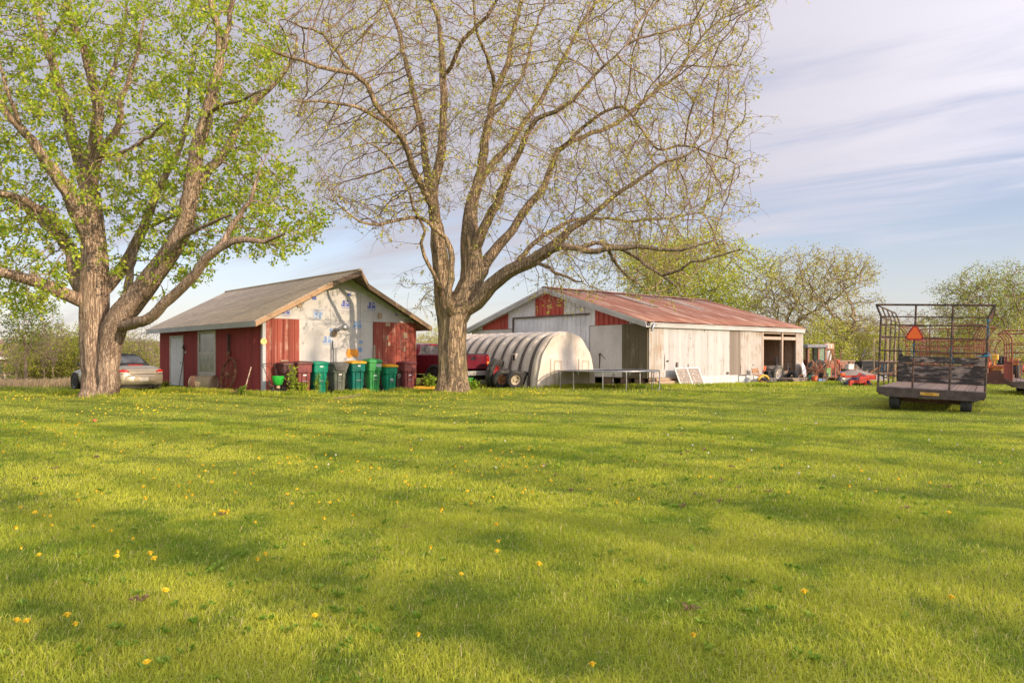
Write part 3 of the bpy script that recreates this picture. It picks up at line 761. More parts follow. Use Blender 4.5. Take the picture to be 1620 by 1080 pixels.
        text_mesh('M', .30, m_wht, 'printed_letter', lg, T @ Matrix.Translation((.078, -.003, 0)) @ Matrix.Rotation(R(90), 4, 'X'), .0008, bold=.0)
    logo(547, 480, m_blue); logo(588, 483, m_blue); logo(566, 513, m_pale); logo(518, 537, m_pale); logo(503, 499, m_pale, False); logo(452, 492, m_blue, w=.36, h=.2)
    for px, py, w, h, mt in ((552.5, 466, .14, .11, m_blue), (497, 471.5, .16, .12, m_blue), (628, 497, .14, .1, m_blue), (523.5, 522, .12, .1, m_pale), (571, 541, .16, .1, m_pale), (569, 553, .2, .16, m_pale)):
        u, z = on_x(fr, px), zx(fr, px, py); mb = MB(); mb.bx(u - w / 2, u + w / 2, -.0065, -.0045, z - h / 2, z + h / 2); mb.build('printed_mark', mt, s)
    m_pl = plain('print_grey', (.3, .31, .42), .7)
    for px0, px1, py in ((491, 516, 489), (494, 512, 492), (535, 560, 491), (575, 600, 492), (514, 528, 467), (515, 526, 471), (490, 506, 506)):
        a, b = on_x(fr, px0), on_x(fr, px1); z = zx(fr, px0, py); mb = MB(); mb.bx(a, b, -.0065, -.0045, z - .006, z + .006); mb.build('printed_line', m_pl, s)
m_oldwood_d = plain('prow_wood', (.17, .12, .09), .9)
build_shed()
# ------------------------------------------------------------------ the long pole barn
def rust_roof_mat():
    n = NT('rusty_corrugated_roof'); v = n.coord((2.2, .22, 1)); v1 = n.coord(); vf = n.coord((12, .5, 1))
    a = n.noise(v, 1.1, 7, .65, .4); b = n.noise(v1, .5, 5, .6); f = n.noise(vf, 1.5, 6, .6)
    s = n.math('ADD', n.math('MULTIPLY', a, .6), n.math('MULTIPLY', f, .4))
    c = n.mix(n.ramp(s, .37, .52), (.44, .315, .245), (.22, .088, .055))
    c = n.mix(n.ramp(b, .55, .75, 0, .6), c, (.48, .36, .29))
    c = n.mix(n.ramp(n.noise(v1, 2.5, 6), .6, .8, 0, .5), c, (.2, .06, .035))
    return n.fin(c, .75, .0, .3)
def build_barn():
    fr = frame_of(BARN_O, BARN_T); Wd, Ln = BARN_W, BARN_L
    s = thing('pole_barn', 'long white pole barn with rusty corrugated roof, red gable panels and open end bay', 'barn', (*BARN_O, 0), BARN_T)
    ze, zr, oe = 2.74, 4.586, .18; sl = (zr - ze) / (Wd / 2 + oe); ang = math.atan(sl)
    top = lambda y: ze + sl * ((y + oe) if y < Wd / 2 else (Wd + oe - y)) - .06
    Mg = Matrix(((0, 1, 0, 0), (1, 0, 0, 0), (0, 0, 1, 0), (0, 0, 0, 1)))        # board x -> local y, board y -> local x
    m_grey = worn('grey_siding', (.82, .83, .86), (.68, .68, .68), .28, 3, (1, 1, .3), .55)
    m_gate = worn('grey_sliding_door', (.80, .83, .88), (.68, .70, .72), .25, 3, (1, 1, .3), .55)
    m_redp = worn('red_siding', (.52, .085, .06), (.42, .08, .06), .3, 3, (1, 1, .3), .6)
    m_whitep = worn('white_sheet', (.70, .675, .65), (.55, .49, .41), .28, 2.5, (1, 1, .4), .65)
    m_dark = worn('bare_plywood', (.17, .14, .085), (.26, .215, .135), .42, 4, (1, 1, .25), .9, streak=(.07, .065, .035))
    m_trim = worn('rake_trim', (.62, .62, .62), (.36, .35, .33), .3, 4, (1, 1, 1), .6)
    Y = lambda px: on_y(fr, px); ZY = lambda px, py: zy(fr, px, py)
    zb = ZY(960, 514)                      # bottom of the upper siding
    yd0, yd1 = Y(932), Y(812); zd = ZY(872, 499.6)
    def siding(y0, y1, zfun, zlo, mat, name, label=None, off=0.0):
        mb = MB(); mb.M = Mg; x = y0; w = .30
        while x < y1 - .01:
            xe = min(x + w, y1)
            pts = [(x, zlo), (xe, zlo), (xe, zfun(xe))] + ([(Wd / 2, zfun(Wd / 2))] if x < Wd / 2 < xe else []) + [(x, zfun(x))]
            mb.prism(pts, off, off + .02); x = xe
        x = y0
        while x < y1 + .001:
            a, b = max(x - .022, y0), min(x + .022, y1)
            if b - a > .01:
                t_ = min(zfun(a), zfun(b)) - .003; mb.prism([(a, zlo + .004), (b, zlo + .004), (b, t_), (a, t_)], off - .03, off - .0005)
            x += w
        return mb.build(name, mat, s, label=label)
    yr0, yr1 = Y(995), Y(942); yc0, yc1 = Y(892), Y(847); yl0, yl1 = Y(804), Y(764)
    bot = lambda a, b: zd if (a > yd0 - .35 and b < yd1 + .35) else zb
    siding(.02, yr0, top, zb, m_grey, 'siding_panel'); siding(yr0, yr1, top, zb, m_redp, 'red_panel', 'red metal panel on the gable')
    siding(yr1, yd0, top, zb, m_grey, 'siding_panel'); siding(yd0, yc0, top, zd, m_grey, 'siding_panel'); siding(yc0, yc1, top, zd, m_redp, 'red_panel', 'red metal panel under the gable peak')
    siding(yc1, yd1, top, zd, m_grey, 'siding_panel'); siding(yd1, yl0, top, zb, m_grey, 'siding_panel'); siding(yl0, yl1, top, zb, m_redp, 'red_panel', 'red metal panel at the low end of the gable'); siding(yl1, Wd - .02, top, zb, m_grey, 'siding_panel')
    siding(yd0 + .01, yd1 - .01, lambda x: zd - .05, .05, m_gate, 'sliding_door', None, .05)
    mb = MB(); mb.bx(-.03, .05, yd0 - .05, yd1 + .05, zd - .05, zd + .03); mb.build('door_track', plain('track_rust', (.14, .1, .08), .7), s)
    mb = MB(); mb.bx(-.03, .05, yd1 - .002, yd1 + .05, .05, zd - .052); mb.build('door_post', MATS['track_rust'], s)
    # lower sheets of the gable
    yk = Y(984); ym = Y(949)
    for a_ in ((0, .04, yk + .003, ym, .36), (.003, .043, ym + .004, yd0 - .055, .36), (0, .04, yd1 + .055, Wd - .02, .3)): mb = MB(); mb.bx(*a_, zb - .01); mb.build('white_sheet', m_whitep, s)
    mb = MB(); mb.bx(-.006, .04, .025, yk - .003, .34, zb - .01); mb.build('plywood_sheet', m_dark, s)
    mb = MB(); mb.bx(-.012, .0, .0, yd0, .33, .36); mb.build('trim_strip', m_oldwood_d, s)
    for a_, b_ in ((.02, yd0 - .055), (yd1 + .055, Wd)): mb = MB(); mb.bx(-.01, .03, a_, b_, zb - .012, zb + .012); mb.build('trim_strip', m_oldwood_d, s)
    # crack and torn corner of the white sheet
    m_tear = plain('torn_edge', (.07, .055, .04), .9)
    mb = MB(); y = Y(949.5); z0 = ZY(949, 583); z1 = ZY(949, 560)
    mb.prism([(y + .03, z0), (y + .07, z0 + .02), (y + .06, z1 - .1), (y + .1, z1 + .02), (y - .02, z1 + .05), (y - .32, z1 - .22), (y - .3, z1 - .24), (y - .03, z1 - .02), (y + .0, z0 + .3)], -.004, .003, Mg); mb.build('tear', m_tear, s); mb = MB()
    y = Y(971); z = ZY(971, 592); mb.prism([(y, z), (y + .05, z + .2), (y - .03, z + .28), (y + .0, z + .22), (y - .06, z - .1)], -.004, .003, Mg); mb.build('tear', m_tear, s)
    # foundation blocks in the dark gap
    m_blk = plain('footing_block', (.25, .17, .12), .9)
    for yy in (.3, 1.1, 2.1, 3.3, 5, 7, 9, 11): mb = MB(); mb.bx(.02, .25, yy, yy + .45, -.05, .34); mb.build('footing', m_blk, s, bevel=.01)
    # ---- long wall in the sun
    X = lambda px: on_x(fr, px); ZX = lambda px, py: zx(fr, px, py)
    m_w1 = board_mat('peeling_white_boards', (.46, .45, .44), (.30, .255, .215), .33, .42, 0, .10, None)
    m_w2 = board_mat('white_boards_tan_stain', (.46, .43, .395), (.31, .24, .175), .3, .46, 0, .14, (.37, .28, .20))
    m_gb = board_mat('grey_brown_boards', (.24, .2, .165), (.17, .13, .1), .15, .4, 0, .15)
    zt = 2.50
    def run(px0, px1, mat, name, zlo, w, seed, off=0.0, lab=None):
        mb = MB(); boards(mb, X(px0), X(px1), lambda x: zt, zlo, -.03 - off, .02, w, .006, seed); return mb.build(name, mat, s, label=lab)
    run(1026, 1049, m_w2, 'wall_boards', .36, .42, 1, lab='tan stained boards at the barn corner'); run(1049, 1098, m_w1, 'wall_boards', .34, .34, 2); run(1098, 1153, m_w1, 'wall_boards', .34, .5, 3, .004)
    run(1153, 1170.5, m_gb, 'wall_boards', .34, .16, 4, .0, 'bare grey brown boards'); run(1170.5, 1204.5, m_w2, 'wall_boards', .36, .3, 5, .006)
    # rot holes
    mb = MB()
    for px, py, w, h in ((1050.5, 572, .05, .75), (1055, 571, .2, .1), (1076, 582, .35, .06), (1081, 581, .12, .09), (1087.5, 579, .07, .22), (1190, 577, .12, .08), (1150, 590, .25, .14), (1170.5, 584, .05, .5), (1113, 520, .04, .35), (1092, 535, .03, .1)):
        x = X(px); z = ZX(px, py)
        mb.prism([(x - w / 2, z - h * .3), (x - w * .1, z - h / 2), (x + w / 2, z - h * .25), (x + w * .35, z + h * .3), (x + w * .05, z + h / 2), (x - w * .4, z + h * .2)], -.0425, -.037)
    mb.build('rot_hole', m_tear, s)
    mb = MB(); mb.bx(X(1104), X(1166), -.05, .0, .0, .38); mb.bx(X(1167.5), X(1178), -.046, .0, .0, .33); mb.bx(X(1179), X(1204), -.054, .0, .0, .36); mb.build('skirt_panel', plain('skirt_white', (.56, .55, .54), .6, var=.12, scale=3), s)
    mb = MB(); mb.bx(X(1026) + .02, X(1105), -.0, .05, -.05, .36); mb.build('dirt_bank', plain('bare_earth', (.26, .17, .10), .95, var=.4, scale=5, bump=.6, bscale=12), s)
    mb = MB(); mb.bx(-.02, Ln + .2, -.16, -.05, 2.50, 2.66); mb.build('fascia', worn('fascia_white', (.46, .44, .42), (.42, .33, .25), .25, 4, (.3, 1, 1)), s)
    mb = MB(); mb.bx(-.02, Ln + .2, -.178, -.14, 2.664, 2.70); mb.build('gutter', MATS['fascia_white'], s)
    # bent stub of downspout at the corner
    mb = MB(); mb.tube([(.25, -.22, 2.62), (.12, -.24, 2.60), (.04, -.24, 2.5), (.0, -.2, 2.32)], .05, 8); mb.build('downspout', M_galv, s, smooth=1)
    # ---- open bay
    xo0, xo1 = X(1204.5), X(1258); xe = X(1269.5)
    zl = ZX(1230, 535)
    mb = MB()
    mb.bar((xo0 + .06, -.0, 0), (xo0 + .06, 0, 2.5), .12); mb.bar((X(1236.5), .02, 0), (X(1236.5), .0, 2.5), .13); mb.bx(xo0 + .12, xo1, -.03, .03, zl - .075, zl + .075)
    mb.bx(xo0 + .12, xo1, -.01, .05, 2.40, 2.5)
    mb.build('bay_frame', worn('bay_wood', (.48, .37, .29), (.33, .26, .2), .4, 5, (1, 1, .3), .9), s, bevel=.005)
    mb = MB(); boards(mb, xo1, xe, lambda x: 2.5, .3, -.04, .02, .22, .006, 8); mb.build('corner_post', m_w2, s)
    m_in = board_mat('inner_boards', (.32, .215, .155), (.22, .16, .12), .22, .4, 0, .2)
    mb = MB(); boards(mb, xo0 - .3, Ln, lambda x: 2.75, 0, 3.2, 3.24, .22, .01, 12); mb.bx(xo0 - .3, Ln, 3.1, 3.19, 1.0, 1.12); mb.bx(xo0 - .3, Ln, 3.1, 3.19, 1.8, 1.92); mb.build('inner_partition', m_in, s)
    m_in2 = board_mat('lining_boards', (.50, .33, .235), (.36, .24, .17), .2, .4, 1, .25); mb = MB(); mb.M = Mg; boards(mb, .08, 3.15, lambda x: 2.6, 0, Ln - .13, Ln - .1, .2, .01, 13); mb.M = None; mb.bx(Ln - .2, Ln - .135, .1, 3.1, 1.0, 1.1); mb.bx(Ln - .2, Ln - .135, .1, 3.1, 1.75, 1.85); mb.build('end_lining', m_in2, s)
    mb = MB(); mb.bx(xo0 - .35, xo0 - .31, .05, 3.2, 0, 2.7); mb.build('inner_partition', m_in, s)
    for k in range(6): mb = MB(); mb.bar((xo0 + k * .8, .1, 2.55), (xo0 + k * .8, 3.2, 2.55 + 3.1 * sl), .05, .14); mb.build('rafter', m_in, s)
    # end wall and back wall
    mb = MB(); mb.prism([(.06, 0), (Wd, 0), (Wd, 2.6), (Wd / 2, zr - .1), (.06, 2.6)], Ln - .08, Ln, Mg); mb.build('end_wall', m_grey, s)
    mb = MB(); mb.bx(.1, Ln - .09, Wd - .08, Wd, 0, 2.6); mb.build('rear_wall', m_grey, s)
    # ---- roof: two corrugated slopes
    mr = rust_roof_mat(); Lr = (Wd / 2 + oe) / math.cos(ang); xs = np.arange(-.3, Ln + .35, .05)
    def corr(loc, rot):
        rows = []
        for t in (0, .25, .5, .75, 1):
            rows.append([(x, t * (Lr + .01), .016 * math.sin(x / .2 * 2 * math.pi) + .01 * math.sin(x * .9 + t * 3)) for x in xs])
        mb = MB(); mb.grid(rows); o = mb.build('roof', mr, s, smooth=3, loc=loc, rot=rot); m = o.modifiers.new('thick', 'SOLIDIFY'); m.thickness = .006; return o
    corr((0, -oe, ze), (ang, 0, 0)); corr((0, Wd / 2, zr), (-ang, 0, 0))
    mb = MB()
    for k in (-1, 1):
        vs = [(-.32, Wd / 2, zr + .05), (Ln + .35, Wd / 2, zr + .05), (Ln + .35, Wd / 2 + k * .22, zr + .05 - .22 * sl), (-.32, Wd / 2 + k * .22, zr + .05 - .22 * sl)]
        mb.add(vs + [(a, b, c - .01) for a, b, c in vs], [(0, 1, 2, 3), (7, 6, 5, 4), (2, 6, 7, 3), (0, 3, 7, 4), (1, 5, 6, 2)])
    mb.build('ridge_cap', mr, s)
    # pale skylight strips lying in the roof
    m_sky = plain('skylight_sheet', (.26, .21, .17), .6, var=.2)
    for x0 in (3.9, 7.7):
        xs2 = np.arange(x0, x0 + .6, .05); mb = MB()
        mb.grid([[(x, t, .03 + .016 * math.sin(x / .2 * 2 * math.pi)) for x in xs2] for t in (3.3, Lr - .7)]); mb.build('skylight', m_sky, s, smooth=3, loc=(0, -oe, ze), rot=(ang, 0, 0))
    # rake trims on the gable
    for k in (0, 1):
        mb = MB(); f = (lambda y: y) if k == 0 else (lambda y: Wd - y)
        zt_ = lambda y: ze + sl * (y + oe) - .012
        for (dz0, dz1, x0) in ((-.12, 0, -.34), (-.24, -.1205, -.31)):
            vs = []
            for y in (-oe, Wd / 2):
                for x in (x0, x0 + .03):
                    for dz in (dz0, dz1): vs.append((x, f(y), zt_(y) + dz))
            mb.add(vs, [(0, 1, 3, 2), (4, 6, 7, 5), (0, 4, 5, 1), (2, 3, 7, 6), (1, 5, 7, 3), (0, 2, 6, 4)])
        mb.build('rake_trim', m_trim, s)
    mb = MB()
    for k in (0, 1):
        f = (lambda y: y) if k == 0 else (lambda y: Wd - y)
        vs = [(-.3, f(-oe), ze - .24), (-.3, f(Wd / 2), zr - .24), (-.01, f(Wd / 2), zr - .24), (-.01, f(-oe), ze - .24)]
        mb.add(vs + [(a, b, c + .02) for a, b, c in vs], [(0, 1, 2, 3), (4, 7, 6, 5), (0, 4, 5, 1), (1, 5, 6, 2), (2, 6, 7, 3), (3, 7, 4, 0)])
    mb.build('soffit', m_trim, s)
    return s
barn = build_barn()

# ------------------------------------------------------------------ ribbed white hut
def build_hut():
    th = BARN_T + .02; a, b = np.array([math.cos(th), math.sin(th)]), np.array([-math.sin(th), math.cos(th)])
    o = np.array([gx(852, 30.3), 30.3]); Wd, Ht = 3.2, 2.2
    # local x across the end wall, local y along the hut
    s = thing('ribbed_hut', 'weathered white ribbed arched hut with dirty, shade-darkened grooves in front of the barn', 'hut', (*o, 0), th)
    n = NT('hut_shell'); v = n.coord(); g = n.noise(v, 1.3, 6, .65); f = n.noise(v, 9, 6, .65); sp = n.noise(n.coord((1, 1, .25)), 4, 6, .6)
    c = n.mix(n.ramp(g, .35, .7), (.68, .62, .54), (.56, .48, .39)); c = n.mix(n.ramp(sp, .5, .75, 0, .6), c, (.4, .31, .23)); c = n.mix(n.ramp(f, .6, .75, 0, .6), c, (.24, .19, .15))
    n.bump(f, .25, .01); m_shell = n.fin(c, .75, spec=.2)
    m_groove = worn('hut_groove_dirt_shade', (.15, .125, .105), (.26, .21, .17), .42, 5, (1, 1, .4), .9)
    def prof(t, k):      # t 0..1 round the arch, k scales outward
        ang = math.pi * (1 - t); cx = Wd / 2
        x = cx + (Wd / 2 + k) * math.copysign(abs(math.cos(ang)) ** .92, math.cos(ang)); z = (Ht + k) * (math.sin(ang) ** .97 if math.sin(ang) > 0 else 0)
        return x, z
    N = 32; pitch = .63; nr = 12; ks = .63 / .86
    mb = MB(); rows = []
    for i in range(nr):
        y0 = .06 + i * pitch
        for yy, k in ((0, 0), (.05, .05), (.14, .10), (.30, .115), (.44, .10), (.48, .06)):
            rows.append([(*(lambda p: (p[0], y0 + yy * ks, p[1]))(prof(t / N, k)),) for t in range(N + 1)])
    # grooves and rear flanks coloured dark for dirt and painted shade
    mbg = MB()
    for i in range(nr):
        mb.mi = 0; mb.grid(rows[i * 6:(i + 1) * 6])
        y0 = .06 + i * pitch
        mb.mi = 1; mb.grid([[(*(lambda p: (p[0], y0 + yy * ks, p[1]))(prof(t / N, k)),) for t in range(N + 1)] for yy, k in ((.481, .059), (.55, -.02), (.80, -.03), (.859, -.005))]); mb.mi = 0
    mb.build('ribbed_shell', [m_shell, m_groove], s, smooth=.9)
    # end wall with wavy flange, slightly proud
    pts = []
    for t in range(65):
        x, z = prof(t / 64, .0 + .035 * (1 + math.sin(t / 64 * math.pi * 13)) / 2 + .04); pts.append((x, z))
    mb = MB(); mb.prism(pts + [], -.02, .055); mb.build('end_wall', m_shell, s)
    pl = MB()
    for x0, z1 in ((.62, 1.18), (2.25, 1.18)):
        pl.bx(x0, x0 + .05, -.045, -.02, .5, z1); pl.bx(x0 + .22, x0 + .27, -.04, -.02, .15, z1 - .1); pl.bx(x0 + .6, x0 + .64, -.04, -.02, .15, z1 - .12); pl.bx(x0 + .272, x0 + .64, -.045, -.02, z1 - .12, z1 - .06)
    pl.build('door_outline', worn('hut_trim', (.55, .46, .36), (.35, .25, .17), .4, 6), s)
    # little vent ports on the side
    for y in (1.55, 4.4):
        x, z = prof(.17, .10); mb = MB(); mb.bx(x - .06, x + .2, y - .11, y + .11, z - .22, z + .2); hv = mb.build('vent_box', m_shell, s, bevel=.03)
        mb = MB(); mb.bx(x - .066, x - .061, y - .06, y + .06, z - .08, z + .14); mb.build('vent_opening', m_tear2, hv)
    # back end
    mb = MB(); mb.prism(pts, nr * pitch, nr * pitch + .06); mb.build('end_wall', m_shell, s)
m_tear2 = plain('dark_opening', (.03, .028, .025), .9)
build_hut()
# ------------------------------------------------------------------ trees
class Tree:
    """a skeleton of joints (position, parent, radius) that is drawn as tapering tubes"""
    def __init__(s, seed): s.p = []; s.par = []; s.hint = []; s.limb = []; s.grow = []; s.rng = np.random.default_rng(seed)
    def node(s, pos, par, hint=0.0, limb=False, grow=True):
        s.p.append(np.asarray(pos, float)); s.par.append(par); s.hint.append(hint); s.limb.append(limb); s.grow.append(grow)
        return len(s.p) - 1
    def nearest(s, pos):
        P = np.array(s.p); return int(np.argmin(((P - np.asarray(pos)) ** 2).sum(1)))
    def limb_path(s, pts, rads, start=None, step=.28, wob=.02, grow=True, limb=True):
        """a drawn limb; starts at the nearest joint"""
        pts = [np.asarray(p, float) for p in pts]
        par = start if start is not None else (s.nearest(pts[0]) if s.p else -1)
        if par < 0: par = s.node(pts[0], -1, rads[0], limb, False)
        if par >= 0 and len(s.p) > 1: pts[0] = s.p[par]
        ids = [par]
        # smooth path through the points
        n = len(pts); P = np.array(pts)
        for i in range(n - 1):
            p0 = P[max(i - 1, 0)]; p1 = P[i]; p2 = P[i + 1]; p3 = P[min(i + 2, n - 1)]
            m = max(1, int(np.linalg.norm(p2 - p1) / step))
            for k in range(1, m + 1):
                t = k / m
                q = .5 * ((2 * p1) + (-p0 + p2) * t + (2 * p0 - 5 * p1 + 4 * p2 - p3) * t * t + (-p0 + 3 * p1 - 3 * p2 + p3) * t ** 3)
                r = rads[i] + (rads[i + 1] - rads[i]) * t
                w = wob * min(1.0, .12 / max(r, .02) + .3) if limb else wob
                q = q + s.rng.normal(0, w, 3) * (0 if (i == 0 and k == 1) else 1)
                par = s.node(q, par, r, limb, grow and r < .17); ids.append(par)
        return ids
    def colonize(s, A, di, dkill, step, iters, trop=(0, 0, .05), jit=.18, maxkids=3):
        A = np.asarray(A, float); n0 = len(s.p); cap = n0 + 60000
        P = np.zeros((cap, 3)); P[:n0] = np.array(s.p); cnt = n0; kids = np.zeros(cap, int)
        g = np.array(s.grow)
        gi = np.nonzero(g)[0]
        best = np.full(len(A), 1e9); bi = np.zeros(len(A), int)
        def upd(ids):
            for c in range(0, len(ids), 400):
                ii = ids[c:c + 400]; d = ((A[:, None, :] - P[None, ii, :]) ** 2).sum(2); k = d.argmin(1); m = d[np.arange(len(A)), k]
                b = m < best; best[b] = m[b]; bi[b] = ii[k[b]]
        upd(gi)
        trop = np.array(trop)
        for it in range(iters):
            if len(A) == 0: break
            act = best < di * di
            if not act.any(): break
            ids, inv = np.unique(bi[act], return_inverse=True)
            D = A[act] - P[bi[act]]; D /= np.linalg.norm(D, axis=1, keepdims=True) + 1e-9
            S = np.zeros((len(ids), 3)); np.add.at(S, inv, D)
            S /= np.linalg.norm(S, axis=1, keepdims=True) + 1e-9
            S = S + trop + s.rng.normal(0, jit, S.shape); S /= np.linalg.norm(S, axis=1, keepdims=True) + 1e-9
            ok = kids[ids] < maxkids; ids = ids[ok]; S = S[ok]
            if len(ids) == 0: break
            new = P[ids] + S * step; k = len(new)
            if cnt + k > cap: break
            P[cnt:cnt + k] = new; kids[ids] += 1
            for a_, b_ in zip(ids, new): s.node(b_, int(a_), 0, False, True)
            nid = np.arange(cnt, cnt + k); cnt += k
            upd(nid)
            keep = best > dkill * dkill
            A = A[keep]; best = best[keep]; bi = bi[keep]
    def finish(s, tip=.004, expo=2.3):
        n = len(s.p); s.P = np.array(s.p); par = s.par
        s.kids = [[] for _ in range(n)]
        for i, q in enumerate(par):
            if q >= 0: s.kids[q].append(i)
        r = np.zeros(n)
        for i in range(n - 1, -1, -1):
            v = tip ** expo if not s.kids[i] else sum(r[k] ** expo for k in s.kids[i])
            rr = v ** (1 / expo)
            if s.hint[i] > 0: rr = s.hint[i]
            r[i] = rr
        s.r = r
    def chains(s):
        """split the skeleton into continuous branches"""
        out = []; stack = [(0, -1)]
        while stack:
            i, frm = stack.pop(); ch = [i]; r0 = None
            while s.kids[ch[-1]]:
                ks = s.kids[ch[-1]]
                m = max(ks, key=lambda k: (s.limb[k] and s.limb[ch[-1]], s.r[k]))
                for k in ks:
                    if k != m: stack.append((k, ch[-1]))
                ch.append(m)
            out.append((frm, ch))
        return out
    def mesh(s, sel, thick=1.0, flute=None, minr=0.0):
        V = []; Fs = []; off = 0
        for frm, ch in s.chains():
            limb = s.limb[ch[min(1, len(ch) - 1)]]
            if sel is not None and limb != sel: continue
            ids = ([frm] if frm >= 0 else []) + ch
            if len(ids) < 2: continue
            P = s.P[ids]; rr = s.r[ids].copy()
            if frm >= 0: rr[0] = rr[1] if not limb else min(rr[1] * 1.15, s.r[frm])
            rr = np.maximum(rr * thick, minr)
            m = len(ids); rm = rr.max(); n = 36 if rm > .3 else 14 if rm > .1 else 7 if rm > .035 else 5 if rm > .014 else 3
            T = np.empty_like(P); T[1:-1] = P[2:] - P[:-2]; T[0] = P[1] - P[0]; T[-1] = P[-1] - P[-2]
            T /= np.linalg.norm(T, axis=1, keepdims=True) + 1e-9
            U = np.empty_like(P); u = np.cross(T[0], (.3, .9, .2)); u /= np.linalg.norm(u) + 1e-9
            for i in range(m):
                u = u - T[i] * u.dot(T[i]); u /= np.linalg.norm(u) + 1e-9; U[i] = u
            Wv = np.cross(T, U); a = np.arange(n) * 2 * np.pi / n
            rad = np.repeat(rr[:, None], n, 1)
            if n == 36 and flute: rad = rad * flute(a[None, :], P[:, 2][:, None], rr[:, None])
            elif n >= 14: rad = rad * (1 + .05 * np.sin(3 * a[None, :] + P[:, 2][:, None] * 1.7) + .03 * np.sin(5 * a[None, :] + P[:, 0][:, None] * 2.3))
            ring = P[:, None, :] + (np.cos(a)[None, :, None] * U[:, None, :] + np.sin(a)[None, :, None] * Wv[:, None, :]) * rad[:, :, None]
            V.append(ring.reshape(-1, 3))
            i, k = np.meshgrid(np.arange(m - 1), np.arange(n), indexing='ij'); k2 = (k + 1) % n
            Fs.append((np.stack([i * n + k, i * n + k2, (i + 1) * n + k2, (i + 1) * n + k], -1).reshape(-1) + off))
            off += m * n
        return np.concatenate(V), np.concatenate(Fs)

def leaves(centers, n_per, spread, size, cols, rng_, aspect=.5, droop=.25, bright=None):
    """small folded leaves round each centre; each leaf its own tint"""
    c = np.repeat(np.asarray(centers), n_per, 0); n = len(c)
    c = c + rng_.normal(0, spread, c.shape)
    d = rng_.normal(0, 1, (n, 3)); d[:, 2] -= droop; d /= np.linalg.norm(d, axis=1, keepdims=True) + 1e-9
    u = np.cross(d, rng_.normal(0, 1, (n, 3))); u /= np.linalg.norm(u, axis=1, keepdims=True) + 1e-9
    w = np.cross(d, u); L = (size * (.6 + .8 * rng_.random(n)))[:, None]
    a = c; b = c + d * L * .45 + u * L * aspect * .5 + w * L * .12; t = c + d * L; e = c + d * L * .45 - u * L * aspect * .5 + w * L * .12
    V = np.stack([a, b, t, e], 1).reshape(-1, 3)
    cols = np.asarray(cols); k = rng_.integers(0, len(cols), n)
    C = cols[k] * (.72 + .56 * rng_.random((n, 1)))
    return V, np.arange(n * 4), np.repeat(C, 4, 0)

def in_poly(px, py, poly):
    x = px[:, None]; y = py[:, None]; P = np.array(poly, float); Q = np.roll(P, -1, 0)
    c = ((P[:, 1] > y) != (Q[:, 1] > y)) & (x < (Q[:, 0] - P[:, 0]) * (y - P[:, 1]) / (Q[:, 1] - P[:, 1] + 1e-12) + P[:, 0])
    return c.sum(1) % 2 == 1
def crown_points(r, poly, n, Y0, dY, shape=None):
    """points filling a crown volume whose outline seen from the lawn is poly"""
    P = np.array(poly, float); lo = P.min(0); hi = P.max(0); out = []
    tot = 0
    while tot < n:
        q = lo + r.random((n * 2, 2)) * (hi - lo); q = q[in_poly(q[:, 0], q[:, 1], poly)]
        out.append(q); tot += len(q)
    q = np.concatenate(out)[:n]
    Y = Y0 + dY * (r.random(n) * 2 - 1) * (.6 + .4 * r.random(n))
    x = (q[:, 0] - 810) / F * Y; z = H + (YH - q[:, 1]) / F * Y
    return np.stack([x, Y, z], 1)
def path(pts, Y0):
    """pts: (column, row, metres nearer(-) or farther(+) than the trunk)"""
    return [np.array(W(p[0], p[1], Y0 + (p[2] if len(p) > 2 else 0))) for p in pts]
def twigs(T, sel, n_rng, seg, length, droop, r, curl=.35, up=.0):
    """short crooked twigs from thin joints; returns their tips"""
    tips = []
    for i in sel:
        for _ in range(int(r.integers(n_rng[0], n_rng[1] + 1))):
            base = T.p[i]; q = T.par[i]
            d0 = base - T.p[q] if q >= 0 else np.array([0, 0, 1.]); d0 = d0 / (np.linalg.norm(d0) + 1e-9)
            d = d0 * .6 + r.normal(0, .7, 3); d[2] += up; d /= np.linalg.norm(d) + 1e-9
            L = length * (.5 + r.random()); par = i; pos = base
            for k in range(seg):
                d = d + r.normal(0, curl, 3); d[2] -= droop * (k + 1) / seg; d /= np.linalg.norm(d) + 1e-9
                pos = pos + d * L / seg; par = T.node(pos, par, 0, False, False)
                if k >= seg - 2: tips.append(pos)
    return tips

